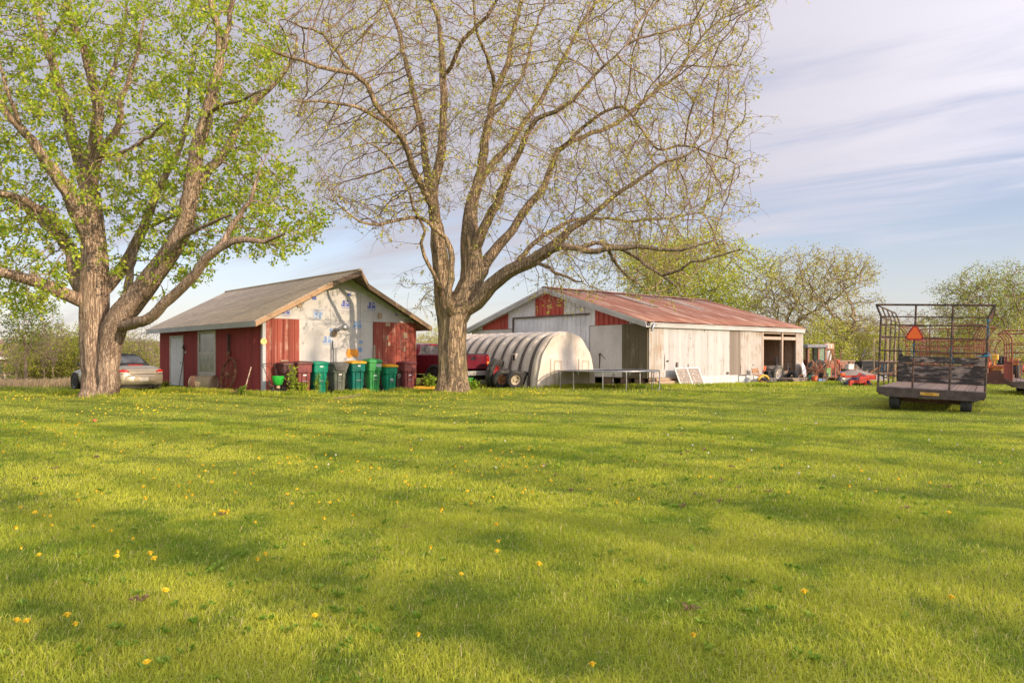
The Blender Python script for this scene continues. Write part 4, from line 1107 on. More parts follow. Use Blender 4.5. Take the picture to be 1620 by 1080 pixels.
# ---- the big maple on the left
def build_maple():
    Y0 = 24.6; T = Tree(3); r = T.rng; k = Y0 / F
    w = lambda px: px * k / 2
    P = lambda *a: path(a, Y0)
    tr = T.limb_path(P((149, 628), (149, 615), (149, 590), (148, 540), (148, 500), (148, 455), (148, 410), (146, 360), (141, 305)), [w(46), w(38), w(36), w(41), w(43), w(42), w(38), w(33), w(29)], step=.16, wob=.008)
    L = lambda pts, ws, **kw: T.limb_path(path(pts, Y0), [w(x) for x in ws], **kw)
    # right hand stem and its forks
    L([(149, 627), (170, 622, -.12), (171, 585, -.15), (173, 550, -.15), (181, 520, -.2), (196, 494, -.35), (216, 471, -.5), (253, 423, -.9), (287, 367, -1.3), (300, 307, -1.6), (311, 241, -1.8), (328, 178, -2.0), (346, 104, -2.2), (348, 56, -2.3), (333, 0, -2.5), (320, -70, -2.8)], [30, 34, 31, 33, 36, 36, 34, 29, 26, 22, 19, 17, 13, 9, 7, 4])
    L([(346, 104, -2.2), (361, 40, -2.4), (368, 0, -2.6), (380, -60, -2.8)], [9, 7, 6, 3]); L([(328, 178, -2), (356, 166, -2.6), (385, 156, -3.2), (420, 140, -3.6)], [7, 5, 4, 2])
    L([(296, 320, -1.5), (322, 281, -1.0), (356, 241, -.6), (378, 200, -.3), (407, 159, 0), (444, 122, .2), (463, 93, .3), (470, 56, .5)], [16, 14, 13, 11, 9, 7, 5, 3])
    L([(154, 470), (170, 452, .3), (193, 427, .6), (213, 387, 1.0), (233, 343, 1.3), (259, 281, 1.7), (285, 230, 2), (296, 185, 2.2), (300, 141, 2.4), (306, 80, 2.7)], [24, 21, 19, 17, 14, 11, 9, 7, 5, 3])
    L([(196, 488, -.3), (203, 450, .1), (206, 425, .4), (211, 400, .8)], [14, 13, 11, 11])
    L([(186, 516, -.25), (210, 510, -.8), (233, 505, -1.3), (267, 473, -1.8), (300, 443, -2.3), (333, 403, -2.8), (370, 382, -3.2), (418, 381, -3.6), (450, 370, -4)], [17, 17, 16, 15, 14, 12, 9, 6, 3])
    L([(345, 397, -2.9), (370, 355, -2.9), (396, 315, -3.1), (413, 259, -3.2)], [9, 8, 6, 2])
    L([(280, 380, -1.2), (310, 365, -2.2), (330, 355, -3), (365, 340, -3.6)], [8, 6, 5, 3]); L([(225, 362, 1.1), (250, 355, .4), (268, 345, 0), (300, 330, -.5)], [7, 5, 4, 2])
    # left limbs
    L([(140, 486), (123, 473, -.3), (93, 460, -.8), (50, 443, -1.5), (0, 430, -2.2), (-70, 440, -3)], [22, 21, 19, 17, 14, 9])
    L([(140, 470), (118, 440, .2), (111, 393, .6), (74, 355, 1.1), (22, 315, 1.6), (-60, 285, 2.2)], [24, 22, 21, 18, 15, 9])
    L([(111, 400, .6), (82, 344, -.2), (55, 326, -.9), (18, 308, -1.5), (-50, 300, -2)], [16, 15, 12, 9, 5])
    L([(139, 395), (126, 344, -.4), (100, 289, -.9), (74, 259, -1.3), (37, 207, -1.8), (0, 167, -2.3), (-50, 110, -2.8)], [27, 24, 20, 15, 12, 9, 5])
    L([(140, 310), (130, 267, .3), (115, 222, .5), (106, 178, .7), (93, 130, .9), (76, 74, 1), (59, 18, 1.2), (45, -50, 1.4)], [24, 20, 18, 16, 14, 12, 9, 5])
    L([(143, 312), (148, 252, -.3), (152, 204, -.5), (154, 167, -.6), (141, 111, -.8), (131, 74, -1), (115, 33, -1.2), (104, 0, -1.3), (92, -60, -1.5)], [24, 20, 18, 16, 13, 11, 9, 8, 4])
    L([(146, 290), (163, 237, -.9), (185, 200, -1.4), (193, 163, -1.8), (207, 111, -2.1), (215, 93, -2.3), (225, 40, -2.6)], [13, 11, 10, 8, 6, 5, 3])
    L([(158, 258, -.6), (196, 241, -1.6), (237, 215, -2.4), (260, 195, -2.9)], [7, 6, 5, 2]); L([(76, 74, 1), (110, 10, 1.9), (130, -50, 2.4)], [7, 5, 3]); L([(154, 167, -.6), (185, 90, .6), (200, 20, 1.2), (205, -50, 1.6)], [8, 6, 5, 3]); L([(37, 207, -1.8), (10, 140, -2.6), (-10, 60, -3)], [7, 5, 3])
    polys = [([(-110, -110), (250, -110), (440, -90), (440, 40), (452, 110), (400, 175), (330, 185), (280, 150), (250, 185), (235, 255), (190, 300), (110, 310), (0, 320), (-110, 330)], 1900, 3.8),
             ([(-110, 310), (60, 310), (112, 345), (122, 425), (108, 465), (50, 492), (-110, 480)], 480, 3.0), ([(330, 262), (400, 245), (450, 262), (492, 310), (505, 352), (480, 388), (430, 402), (380, 388), (330, 428), (300, 442), (285, 385), (262, 402), (250, 345), (300, 300)], 560, 2.6),
             ([(160, 275), (260, 200), (300, 190), (420, 198), (440, 230), (340, 262), (280, 330), (230, 352), (170, 360), (158, 320)], 430, 3.0), ([(170, 350), (290, 330), (340, 400), (300, 450), (240, 440), (180, 420)], 60, 2.4)]
    A = np.concatenate([crown_points(r, po, n, Y0, d) for po, n, d in polys])
    A = np.concatenate([A, A + r.normal(0, .25, A.shape)]); T.colonize(A, 2.6, .36, .22, 70, (0, 0, .05), .22)
    n1 = len(T.p); haskid = np.zeros(n1, bool)
    for q in T.par:
        if q >= 0: haskid[q] = True
    thin = [i for i in range(n1) if not T.limb[i] and (not haskid[i] or r.random() < .5)]
    tips = twigs(T, thin, (1, 1), 3, .40, .10, r)
    T.finish(.006, 2.35)
    t = thing('maple_tree', 'big maple in bright new leaf with a thick forked trunk at left', 'tree', (0, 0, 0))
    bark = bark_mat('maple_bark', (.17, .115, .08), (.62, .46, .33))
    def flute(a, z, rr): return 1 + .055 * np.sin(3 * a + 1 + z * .25) + .05 * np.sin(7 * a + .6 * np.sin(z * 1.3)) + .028 * np.sin(15 * a + z * .9) + np.clip(.42 - z, 0, 1) * (.2 * np.sin(5 * a + .7) + .16)
    V, Q = T.mesh(True, 1, flute); fast_mesh('trunk', V, Q, 4, bark, t, True)
    V, Q = T.mesh(False, 1.0); fast_mesh('branches', V, Q, 4, plain('maple_twig', (.30, .21, .15), .85), t, True)
    tips = np.array(tips)
    V, Q, C = leaves(tips[r.random(len(tips)) < .8], 10, .075, .115, [(.36, .48, .04), (.48, .56, .06), (.25, .40, .035), (.55, .58, .08)], r, .62, .35)
    fast_mesh('crown', V, Q, 4, leaf_mat('maple_leaf', .5), t, colors=C)
build_maple()

# ---- the tree in the middle, just budding
def build_budding():
    Y0 = 26.2; T = Tree(8); r = T.rng; k = Y0 / F
    w = lambda px: px * k / 2
    L = lambda pts, ws, **kw: T.limb_path(path(pts, Y0), [w(x) * (1 if p[1] > 380 else .84) for x, p in zip(ws, pts)], **kw)
    L([(718, 624), (718, 610), (717, 590), (716, 552), (717, 520), (720, 492)], [58, 50, 46, 43, 42, 42], step=.15, wob=.008)
    L([(716, 552), (709, 515), (704, 480), (700, 442), (694, 388), (689, 347), (684, 300), (697, 252, .1), (699, 207, .2), (702, 166, .2), (701, 119, .2), (698, 89, .1), (696, 44), (683, 0, -.2), (675, -60, -.4)], [30, 32, 30, 26, 24, 21, 19, 17, 15, 14, 13, 11, 8, 6, 4])
    L([(701, 119, .2), (718, 104, -.4), (730, 68, -.9), (760, 36, -1.4), (787, 0, -1.8), (810, -60, -2.2)], [9, 8, 8, 7, 5, 3])
    L([(687, 318), (677, 276, .6), (668, 207, 1.1), (659, 166, 1.4), (650, 127, 1.6), (638, 83, 1.8), (630, 44, 2), (615, 12, 2.3), (600, -40, 2.6)], [17, 15, 13, 12, 10, 9, 8, 7, 4])
    L([(684, 330), (671, 299, -.6), (653, 261, -1.2), (641, 228, -1.6), (618, 193, -2.1), (594, 166, -2.5), (579, 133, -2.8), (558, 116, -3.1), (520, 111, -3.5), (484, 98, -3.8), (440, 83, -4.2), (412, 72, -4.5)], [13, 12, 12, 11, 10, 9, 9, 8, 7, 6, 4, 2])
    L([(579, 133, -2.8), (553, 113, -2.4), (535, 86, -2.2), (511, 56, -2), (478, 41, -1.9), (440, 30, -1.8)], [8, 7, 6, 5, 4, 2])
    L([(636, 219, -1.7), (606, 193, -2.6), (579, 175, -3), (544, 166, -3.5), (502, 160, -4), (462, 161, -4.5)], [7, 7, 6, 5, 4, 2])
    # the snaking dead looking limb in front
    L([(717, 510, -.2), (711, 480, -.75), (710, 457, -.8), (714, 426, -.85), (714, 394, -.9), (705, 376, -1), (686, 360, -1.2), (664, 344, -1.6), (632, 347, -2), (601, 355, -2.4), (569, 350, -2.8), (545, 335, -3.1), (525, 310, -3.4)], [14, 12, 11, 10, 9, 8, 8, 7, 6, 5, 4, 3, 2])
    L([(693, 470, -.4), (684, 430, -.9), (672, 405, -1.1), (664, 385, -1.3), (672, 368, -1.5), (655, 330, -1.9), (640, 290, -2.3), (610, 245, -2.8), (570, 215, -3.3)], [8, 6, 6, 5, 5, 5, 4, 4, 2])
    # right hand stems
    L([(722, 505), (733, 478), (748, 442), (747, 404), (744, 363), (746, 331, .2), (752, 300, .4), (758, 281, .5), (768, 213, .7), (775, 184, .8), (784, 142, .9), (801, 104, 1), (810, 59, 1.1), (825, 0, 1.3), (835, -60, 1.5)], [44, 40, 37, 33, 30, 24, 20, 18, 16, 14, 12, 11, 9, 7, 4])
    L([(748, 408), (764, 365, -.5), (780, 331, -.9), (793, 306, -1.2), (806, 270, -1.6), (830, 225, -2.1), (850, 187, -2.5), (895, 168, -3), (940, 120, -3.4), (985, 75, -3.8)], [20, 19, 16, 14, 12, 10, 8, 7, 5, 2])
    L([(744, 465), (757, 440, .4), (774, 407, .8), (806, 369, 1.2), (831, 331, 1.5), (856, 300, 1.8), (872, 265, 2), (883, 240, 2.2), (910, 220, 2.4), (950, 207, 2.7), (987, 187, 3), (1033, 147, 3.3), (1067, 123, 3.5), (1095, 80, 3.8), (1133, 37, 4), (1167, 20, 4.2), (1212, 3, 4.4)], [22, 20, 19, 17, 16, 14, 12, 11, 10, 9, 8, 7, 6, 5, 4, 3, 2])
    L([(748, 318, .3), (772, 267, 1.1), (804, 231, 1.6), (833, 187, 2), (860, 150, 2.4), (887, 100, 2.8), (917, 43, 3.1), (940, 7, 3.4), (955, -50, 3.6)], [14, 13, 12, 10, 9, 8, 6, 5, 3])
    L([(775, 184, .8), (800, 160, 1.8), (830, 110, 2.4), (845, 50, 2.9), (870, -20, 3.3)], [8, 7, 6, 5, 3]); L([(784, 142, .9), (770, 90, 0), (752, 40, -.6), (745, -30, -1)], [8, 7, 5, 3])
    L([(740, 495), (755, 478, -.3), (777, 451, -.7), (806, 429, -1.1), (843, 413, -1.5), (865, 398, -1.8), (883, 382, -2), (902, 365, -2.2), (930, 345, -2.5), (960, 320, -2.8), (1000, 290, -3.2), (1040, 262, -3.5), (1085, 245, -3.8), (1120, 225, -4)], [28, 25, 22, 20, 18, 17, 14, 11, 9, 7, 6, 5, 3, 2])
    L([(872, 395, -1.8), (900, 390, -2.6), (930, 397, -3), (977, 392, -3.4), (1024, 392, -3.7), (1062, 398, -4), (1095, 390, -4.3), (1130, 380, -4.5)], [10, 9, 8, 7, 6, 4, 3, 2])
    L([(915, 392, -2.8), (942, 384, -2.9), (989, 396, -3.1), (1024, 419, -3.4), (1048, 436, -3.7), (1071, 454, -3.9), (1078, 470, -4)], [7, 6, 5, 5, 4, 3, 2]); L([(954, 392, -3.2), (977, 424, -2.6), (1005, 445, -2.4), (1026, 462, -2.3)], [5, 4, 3, 2])
    L([(1059, 440, -3.8), (1078, 426, -4.2), (1095, 414, -4.4), (1130, 407, -4.7), (1172, 395, -5)], [4, 4, 3, 3, 2])
    L([(883, 240, 2.2), (933, 193, 1.3), (960, 177, .9), (987, 170, .6), (1017, 207, .2), (1043, 237, 0), (1083, 230, -.3), (1133, 247, -.6), (1165, 257, -.8)], [7, 7, 6, 6, 5, 5, 4, 3, 2])
    L([(843, 413, -1.5), (870, 425, -2.2), (900, 440, -2.8), (922, 447, -3.2)], [6, 5, 4, 2]); L([(806, 429, -1.1), (830, 400, -.2), (860, 372, .6), (905, 350, 1.2), (950, 345, 1.6), (1000, 350, 2), (1060, 345, 2.4), (1110, 335, 2.8)], [9, 8, 8, 7, 6, 5, 4, 2])
    polys = [([(560, -110), (1215, -110), (1212, 0), (1185, 60), (1180, 120), (1165, 170), (1172, 250), (1140, 300), (1135, 370), (1160, 400), (1095, 440), (1085, 468), (1010, 466), (930, 442), (880, 412), (830, 385), (850, 330), (800, 320), (770, 370), (760, 330), (640, 350), (600, 372), (540, 345), (500, 322), (490, 260), (470, 200), (440, 170), (425, 60), (470, 10)], 3000, 5.0),
             ([(640, 440), (690, 445), (700, 480), (660, 500), (640, 480)], 22, 1.0), ([(800, 440), (900, 400), (940, 450), (900, 490), (850, 470)], 40, 2.5), ([(900, 230), (1160, 230), (1140, 400), (930, 420), (860, 330)], 420, 4.0)]
    A = np.concatenate([crown_points(r, po, n, Y0, d) for po, n, d in polys])
    A = np.concatenate([A, A + r.normal(0, .3, A.shape), A[::3] + r.normal(0, .3, A[::3].shape), A[A[:, 0] > 3][::3] + np.array([.9, 0, 0]) * r.random((len(A[A[:, 0] > 3][::3]), 1)) ** 2 * 1.8]); T.colonize(A, 3.0, .30, .22, 75, (0, 0, .0), .12)
    n1 = len(T.p); haskid = np.zeros(n1, bool)
    for q in T.par:
        if q >= 0: haskid[q] = True
    thin = [i for i in range(n1) if (not T.limb[i] and (not haskid[i] or r.random() < .5)) or (T.limb[i] and T.hint[i] < .12 and r.random() < .22)]
    tips = twigs(T, thin, (1, 3), 3, .5, .14, r, .2)
    T.finish(.005, 2.5)
    t = thing('budding_tree', 'tall spreading tree with many bare crooked twigs and small yellow buds behind the lawn', 'tree', (0, 0, 0))
    bark = bark_mat('grey_tan_bark', (.12, .088, .058), (.58, .42, .26), (.42, .35, .15))
    def flute(a, z, rr): return 1 + .06 * np.sin(3 * a + z * .4) + .05 * np.sin(8 * a + .7 * np.sin(z * 1.5)) + .04 * np.sin(15 * a + z) + np.clip(.45 - z, 0, 1) * (.22 * np.sin(5 * a + 1.2) + .14)
    V, Q = T.mesh(True, 1, flute); fast_mesh('trunk', V, Q, 4, bark, t, True)
    V, Q = T.mesh(False, 1.0); fast_mesh('branches', V, Q, 4, plain('bud_twig', (.27, .18, .125), .85), t, True)
    tips = np.array(tips); tips = tips[r.random(len(tips)) < .40]
    V, Q, C = leaves(tips, 4, .04, .095, [(.46, .47, .07), (.58, .55, .10), (.40, .44, .06), (.55, .46, .14)], r, .42, .0)
    fast_mesh('crown', V, Q, 4, leaf_mat('bud_leaf', .4), t, colors=C)
build_budding()
# ------------------------------------------------------------------ trees and bushes beyond the yard
M_far_leaf = leaf_mat('far_leaf', .35, .7)
M_far_bark = plain('far_bark', (.25, .18, .13), .95, var=.3, scale=2)
M_pale_bark = plain('pale_bark', (.30, .215, .15), .95, var=.3, scale=2)
def bg_tree(name, label, cat, seed, height, width, trunk_h, trunk_r, npts, leaf_n, leaf_size, cols, group, bark=None, forks=4, lobes=6, lean=0.0, fill=.55, keep=1.0, spread=.16, low=.25, step=.45, stems=1, tip=.012):
    T = Tree(seed); r = T.rng; roots = []
    root = T.node((0, 0, -.1), -1, trunk_r * 1.25, True, False)
    cz = trunk_h + (height - trunk_h) * .5
    for sidx in range(stems):
        ox, oy = (0, 0) if stems == 1 else r.normal(0, width * .12, 2)
        ids = T.limb_path([(ox * .2, oy * .2, 0.05), (ox + lean * .3, oy, trunk_h * .55), (ox * 1.6 + lean, oy * 1.6, trunk_h)], [trunk_r, trunk_r * .85, trunk_r * .7], start=root, step=step * .8, wob=.05)
        top = ids[-1]
        for f in range(forks):
            a = 2 * math.pi * (f + r.random() * .6) / forks + sidx; rr = width * .5 * (.35 + .35 * r.random()); zz = trunk_h + (height - trunk_h) * (.35 + .45 * r.random())
            st = ids[-1 - int(r.integers(0, max(1, len(ids) // 3)))]; b = T.p[st]
            T.limb_path([b, b + np.array([math.cos(a) * rr * .35, math.sin(a) * rr * .35, (zz - b[2]) * .45]), (math.cos(a) * rr + lean, math.sin(a) * rr, zz)], [trunk_r * .55, trunk_r * .4, trunk_r * .2], start=st, step=step * .9, wob=.09)
    pts = []
    ctr = [(lean, 0, cz, width * .5, (height - trunk_h) * .52)]
    for _ in range(lobes):
        a = r.random() * 2 * math.pi; q = width * .36 * (.5 + .6 * r.random())
        ctr.append((math.cos(a) * q + lean, math.sin(a) * q, trunk_h * (1 - low) + (height - trunk_h * (1 - low)) * (.2 + .62 * r.random()), width * (.16 + .12 * r.random()), height * (.10 + .10 * r.random())))
    while len(pts) < npts:
        c = ctr[0] if r.random() > fill else ctr[1 + int(r.integers(0, lobes))]
        d = r.normal(0, 1, 3); d /= np.linalg.norm(d); q = r.random() ** .45
        p = np.array([c[0] + d[0] * q * c[3], c[1] + d[1] * q * c[3], c[2] + d[2] * q * c[4]])
        if p[2] > height * .06: pts.append(p)
    T.colonize(np.array(pts), width * .6, step * 1.35, step, 40, (0, 0, .06), .22)
    haskid = np.zeros(len(T.p), bool)
    for q in T.par:
        if q >= 0: haskid[q] = True
    thin = [i for i in range(len(T.p)) if not T.limb[i] and (not haskid[i] or r.random() < .6)]
    tips = np.array(twigs(T, thin, (1, 2), 2, step * 1.25, .05, r))
    T.finish(tip, 2.2)
    t = thing(name, label, cat, (0, 0, 0), 0, group)
    V, Q = T.mesh(None, 1.0); fast_mesh('trunk', V, Q, 4, bark or M_far_bark, t, True)
    tips = tips[r.random(len(tips)) < keep]
    V, Q, C = leaves(tips, leaf_n, spread, leaf_size, cols, r, .75, .1)
    fast_mesh('crown', V, Q, 4, M_far_leaf, t, colors=C)
    return t
def put(t, px, Y, rz=None, s=1.0, z=None):
    x = gx(px, Y); t.location = (x, Y, (gh(x, Y) if z is None else z) - .05)
    if rz is not None: t.rotation_euler = (0, 0, rz)
    t.scale = (s, s, s) if not isinstance(s, tuple) else s
    return t
YG = [(.42, .48, .045), (.52, .55, .07), (.33, .41, .035), (.56, .54, .09)]
OL = [(.44, .42, .10), (.52, .48, .12), (.36, .38, .08), (.48, .39, .17)]
TN = [(.44, .35, .17), (.48, .39, .2), (.38, .34, .12), (.4, .27, .16)]
DG = [(.17, .26, .03), (.22, .3, .04), (.12, .2, .025), (.28, .33, .05)]
def background():
    r = random.Random(21)
    # the bright green tree rising over the barn roof
    t = bg_tree('leafy_tree', 'bright yellow green tree rising behind the rusty barn roof', 'tree', 31, 13.4, 13.0, 3.5, .24, 1900, 11, .17, YG, 'trees beyond the yard', keep=.9, spread=.3, step=.48, lobes=9); put(t, 1100, 72, .4, 1.0)
    # the wide olive one right of it
    t = bg_tree('spreading_tree', 'wide olive brown spreading tree right of the barn with sparse new leaf', 'tree', 32, 10.2, 11.5, 2.0, .20, 2300, 6, .12, OL, 'trees beyond the yard', keep=.75, spread=.22, step=.36, forks=7, lobes=10, stems=2); put(t, 1282, 62, 1.2, 1.0)
    # right edge: tall loose tree
    t = bg_tree('loose_tree', 'tall loose green tree behind the hay wagons at the right edge', 'tree', 33, 10.6, 11.5, 2.2, .19, 2000, 7, .13, [OL[0], YG[2], DG[0], OL[2]], 'trees beyond the yard', keep=.75, spread=.24, step=.38, forks=6, stems=2, lobes=10); put(t, 1575, 58, .3, .80)
    lt = dup(t, (0, 0, 0), (0, 0, 2.2), 'loose green tree at the right edge, farther off than its taller twin'); put(lt, 1660, 66, 2.2, .78)
    # thicket behind the machinery
    A = bg_tree('thicket_bush', 'dense yellow green bush in the thicket just right of the barn end', 'bush', 41, 6.2, 6.4, .8, .09, 800, 9, .15, YG[:3] + OL[:2], 'bushes of the thicket behind the machinery', keep=.85, spread=.24, step=.42, stems=3, lobes=7, low=.8)
    B = bg_tree('thicket_bush', 'tan and olive twiggy bush in the thicket behind the gravel heap', 'bush', 42, 5.6, 5.6, .7, .08, 800, 7, .13, TN[:3] + OL[:3], 'bushes of the thicket behind the machinery', bark=M_pale_bark, keep=.7, spread=.22, step=.4, stems=3, lobes=6, low=.8)
    Cc = bg_tree('bare_sapling', 'thin nearly bare sapling with grey brown twigs behind the black wagon', 'tree', 43, 8.2, 4.2, 2.0, .09, 460, 3, .11, TN, 'bare saplings beyond the yard', bark=M_pale_bark, keep=.35, spread=.15, step=.42, forks=4, lobes=5)
    put(A, 1300, 56, 0, .66); put(B, 1365, 60, 0, .66); put(Cc, 1500, 66, 0, .72)
    word = lambda i: ('first', 'second', 'third', 'fourth', 'fifth', 'sixth', 'seventh', 'eighth', 'ninth', 'tenth', 'eleventh', 'twelfth', 'thirteenth', 'fourteenth', 'fifteenth')[i]
    spots = [(1262, 66, .68), (1338, 64, .66), (1405, 57, .60), (1438, 66, .72), (1470, 60, .60), (1512, 66, .72), (1545, 58, .6), (1580, 50, .55), (1625, 52, .62), (1650, 60, .7), (1385, 72, .82), (1460, 78, .86), (1545, 76, .86)]
    for i, (px, Y, s) in enumerate(sorted(spots)):
        src = A if i % 2 else B
        put(dup(src, (0, 0, 0), (0, 0, 0), ('yellow green' if i % 2 else 'tan and olive') + ' bush, %s from the left in the thicket behind the machinery' % word(i)), px, Y, r.uniform(0, 6), (s, s, s * r.uniform(.85, 1.15)))
    for i, (px, Y, s) in enumerate([(1392, 62, .62), (1420, 70, .72), (1448, 62, .66), (1478, 74, .8), (1532, 70, .72), (1375, 78, .72)]):
        put(dup(Cc, (0, 0, 0), (0, 0, 0), 'thin bare sapling, %s of the row beyond the hay wagons' % word(i)), px, Y, r.uniform(0, 6), s)
    # bare tips showing over the barn ridge and beside the tree in the middle
    for i, (px, Y, s) in enumerate([(885, 84, 1.2), (925, 90, 1.25), (965, 86, 1.1), (1005, 80, 1.15)]):
        put(dup(Cc, (0, 0, 0), (0, 0, 0), 'faint bare tree top, %s from the left over the barn ridge' % word(i), 'bare tree tops over the barn'), px, Y, r.uniform(0, 6), s)
    for i, (px, Y, s) in enumerate([(668, 74, .60), (694, 80, .72), (722, 78, .62), (640, 84, .6)]):
        put(dup(A if i % 2 else B, (0, 0, 0), (0, 0, 0), 'low hazy bush, %s between the shed and the barn' % word(i), 'bushes between the shed and the barn'), px, Y, r.uniform(0, 6), s)
    # left thicket
    Dd = bg_tree('hedge_bush', 'yellow green hedge bush behind the parked convertible', 'bush', 44, 4.6, 5.6, .5, .07, 800, 8, .115, YG[:3] + OL[:2], 'bushes of the hedge on the left', bark=M_pale_bark, keep=.95, spread=.18, step=.34, stems=4, lobes=7, low=.9)
    E_ = bg_tree('hedge_bush', 'brown twiggy hedge bush at the far left', 'bush', 45, 4.2, 5.2, .5, .07, 800, 6, .10, TN + OL[:2], 'bushes of the hedge on the left', bark=M_pale_bark, keep=.6, spread=.17, step=.34, stems=4, lobes=6, low=.9)
    put(Dd, 92, 44, 0, .80); put(E_, 62, 43, 0, .62)
    for i, (px, Y, s) in enumerate([(-60, 46, .85), (-170, 56, 1.1), (50, 50, .9), (80, 42, .68), (118, 52, .98), (140, 43, .7), (172, 50, .84), (205, 46, .68), (232, 54, .82), (262, 60, .8), (6, 74, 1.15), (100, 62, 1.05), (-110, 52, 1.0), (66, 47, .78)]):
        src = Dd if i % 4 else E_
        x = gx(px, Y)
        put(dup(src, (0, 0, 0), (0, 0, 0), ('brown twiggy' if not i % 4 else 'yellow green') + ' hedge bush, %s along the left hedge behind the maple' % word(i)), px, Y, r.uniform(0, 6), (s, s, s * r.uniform(.9, 1.2)))
    t = bg_tree('young_tree', 'young tree with a pale thin stem and green top left of the maple', 'tree', 46, 6.0, 3.8, 2.4, .09, 340, 9, .12, DG, 'trees beyond the yard', bark=M_pale_bark, keep=.8, spread=.16, step=.32, forks=4, lobes=5); put(t, 40, 39, 0, .80)
    for i, (px, Y, s) in enumerate([(70, 38, .34), (84, 37, .4), (26, 37, .3), (183, 47, .5), (215, 45, .45), (240, 48, .5)]):
        put(dup(Cc, (0, 0, 0), (0, 0, 0), 'slim pale sapling, %s standing in the left hedge' % word(i)), px, Y, r.uniform(0, 6), (s, s, s * 1.05))
    # trees behind the camera, out of the frame: they throw the long soft shadows on the lawn
    G = bg_tree('poplar_tree', 'tall columnar poplar standing behind the viewer on the right', 'tree', 47, 19.5, 1.9, 1.2, .16, 620, 9, .36, YG, 'poplars behind the viewer', keep=.95, spread=.2, step=.5, lobes=1, forks=2, fill=0.0)
    sh = (math.sin(SUN_AZ), math.cos(SUN_AZ))
    for i, (c_, dist, s) in enumerate([(.7, 30, .22), (1.7, 33, .26), (2.9, 29, .34), (4.2, 32, .2), (5.1, 30, .24), (6.6, 34, .36), (8.2, 31, .26), (10.0, 29, .3), (12.0, 33, .34), (14.6, 30, .4), (17.6, 32, .36), (20.4, 34, .6), (26.5, 32, .7)]):
        q = G if i == 0 else dup(G, (0, 0, 0), (0, 0, 0), 'tall columnar poplar behind the viewer, %s of the row' % word(i))
        q.location = (-sh[1] * c_ + sh[0] * dist, sh[0] * c_ + sh[1] * dist, 0); q.rotation_euler = (0, 0, r.uniform(0, 6)); q.scale = (s, s, 1.05)
    # house at the far left edge
    hx, hy = gx(-14, 62), 62; hz = gh(hx, hy)
    h = thing('brick_house', 'pink brick house with brown hipped roof and white porch trim at the left edge', 'house', (hx, hy, hz - .4), R(12))
    m_br = worn('pink_brick', (.5, .3, .23), (.4, .22, .17), .35, 5); m_rf = plain('brown_roof', (.2, .12, .09), .9); m_tr = M_white
    topz = gz(564, hy) - hz + .4
    mb = MB(); mb.bx(-6, 1.6, 0, 7, 0, topz); mb.build('wall', m_br, h)
    mb = MB(); zt = topz; e = .4
    mb.add([(-6 - e, -e, zt), (1.6 + e, -e, zt), (1.6 + e, 7 + e, zt), (-6 - e, 7 + e, zt), (-3, 3.5, zt + 1.5), (-.9, 3.5, zt + 1.5)], [(0, 1, 5, 4), (1, 2, 5), (2, 3, 4, 5), (3, 0, 4), (3, 2, 1, 0)]); mb.build('roof', m_rf, h)
    mb = MB(); mb.bx(-6 - e, 1.6 + e, -e - .03, -e, zt - .22, zt - .005); mb.bx(-6, 2.8, -.15, -.002, zt - 1.75, zt - 1.5); mb.bx(-.62, -.4, -.1, -.002, 0, zt - .24); mb.build('trim', m_tr, h)
    mb = MB(); mb.bx(-.3, .9, -.04, -.003, zt - 1.4, zt - .5); mb.build('window', glass_mat('house_glass'), h)
background()
# ------------------------------------------------------------------ wheels
def wheel_geo(mb_t, mb_r, Rr, wd, rim=.58, hub=True, tread=True):
    """tyre and rim about the local x axis, centre at the origin"""
    X = Matrix.Rotation(R(90), 4, 'Y')
    h = wd / 2; a = Rr * rim
    n = 28
    prof = [(a, -h * .72), (a + (Rr - a) * .35, -h), (Rr - .035 * Rr / .33, -h * .93), (Rr, -h * .6), (Rr, -h * .12), (Rr * .972, -h * .1), (Rr * .972, h * .1), (Rr, h * .12), (Rr, h * .6), (Rr - .035 * Rr / .33, h * .93), (a + (Rr - a) * .35, h), (a, h * .72)]
    mb_t.lathe(prof, n, X, cap=False)
    if mb_r is not None:
        mb_r.lathe([(a * 1.03, -h * .74), (a * .95, -h * .72), (a * .88, -h * .35), (a * .42, -h * .22), (a * .36, -h * .5), (.0001, -h * .52)], 20, X, cap=False)
        mb_r.lathe([(a * 1.03, h * .74), (a * .95, h * .72), (a * .88, h * .35), (a * .42, h * .22), (a * .36, h * .5), (.0001, h * .52)], 20, X, cap=False)
        for k in range(5):
            q = 2 * math.pi * k / 5
            for s in (-1, 1): mb_r.bx(s * h * .3 - .012, s * h * .3 + .012, a * .62 * math.cos(q) - a * .09, a * .62 * math.cos(q) + a * .09, a * .62 * math.sin(q) - a * .09, a * .62 * math.sin(q) + a * .09)
def add_wheel(parent, name, loc, Rr, wd, tyre=None, rim=None, rimf=.58, rot=(0, 0, 0)):
    t = MB(); r = MB(); wheel_geo(t, r, Rr, wd, rimf)
    o = t.build(name, tyre or M_tyre, parent, smooth=.7, loc=loc, rot=rot); r.build('rim', rim or M_galv, o, smooth=.6); return o
def loft(mb, stations, mirror=True):
    """stations: (y, [(x, z) from sill up to the middle]) mirrored to both sides"""
    rows = []
    for y, half in stations:
        L = [(-x, y, z) for x, z in half]; Rr = [(x, y, z) for x, z in reversed(half[:-1] if half[-1][0] == 0 else half)]
        rows.append(L + Rr)
    mb.grid(rows); return rows
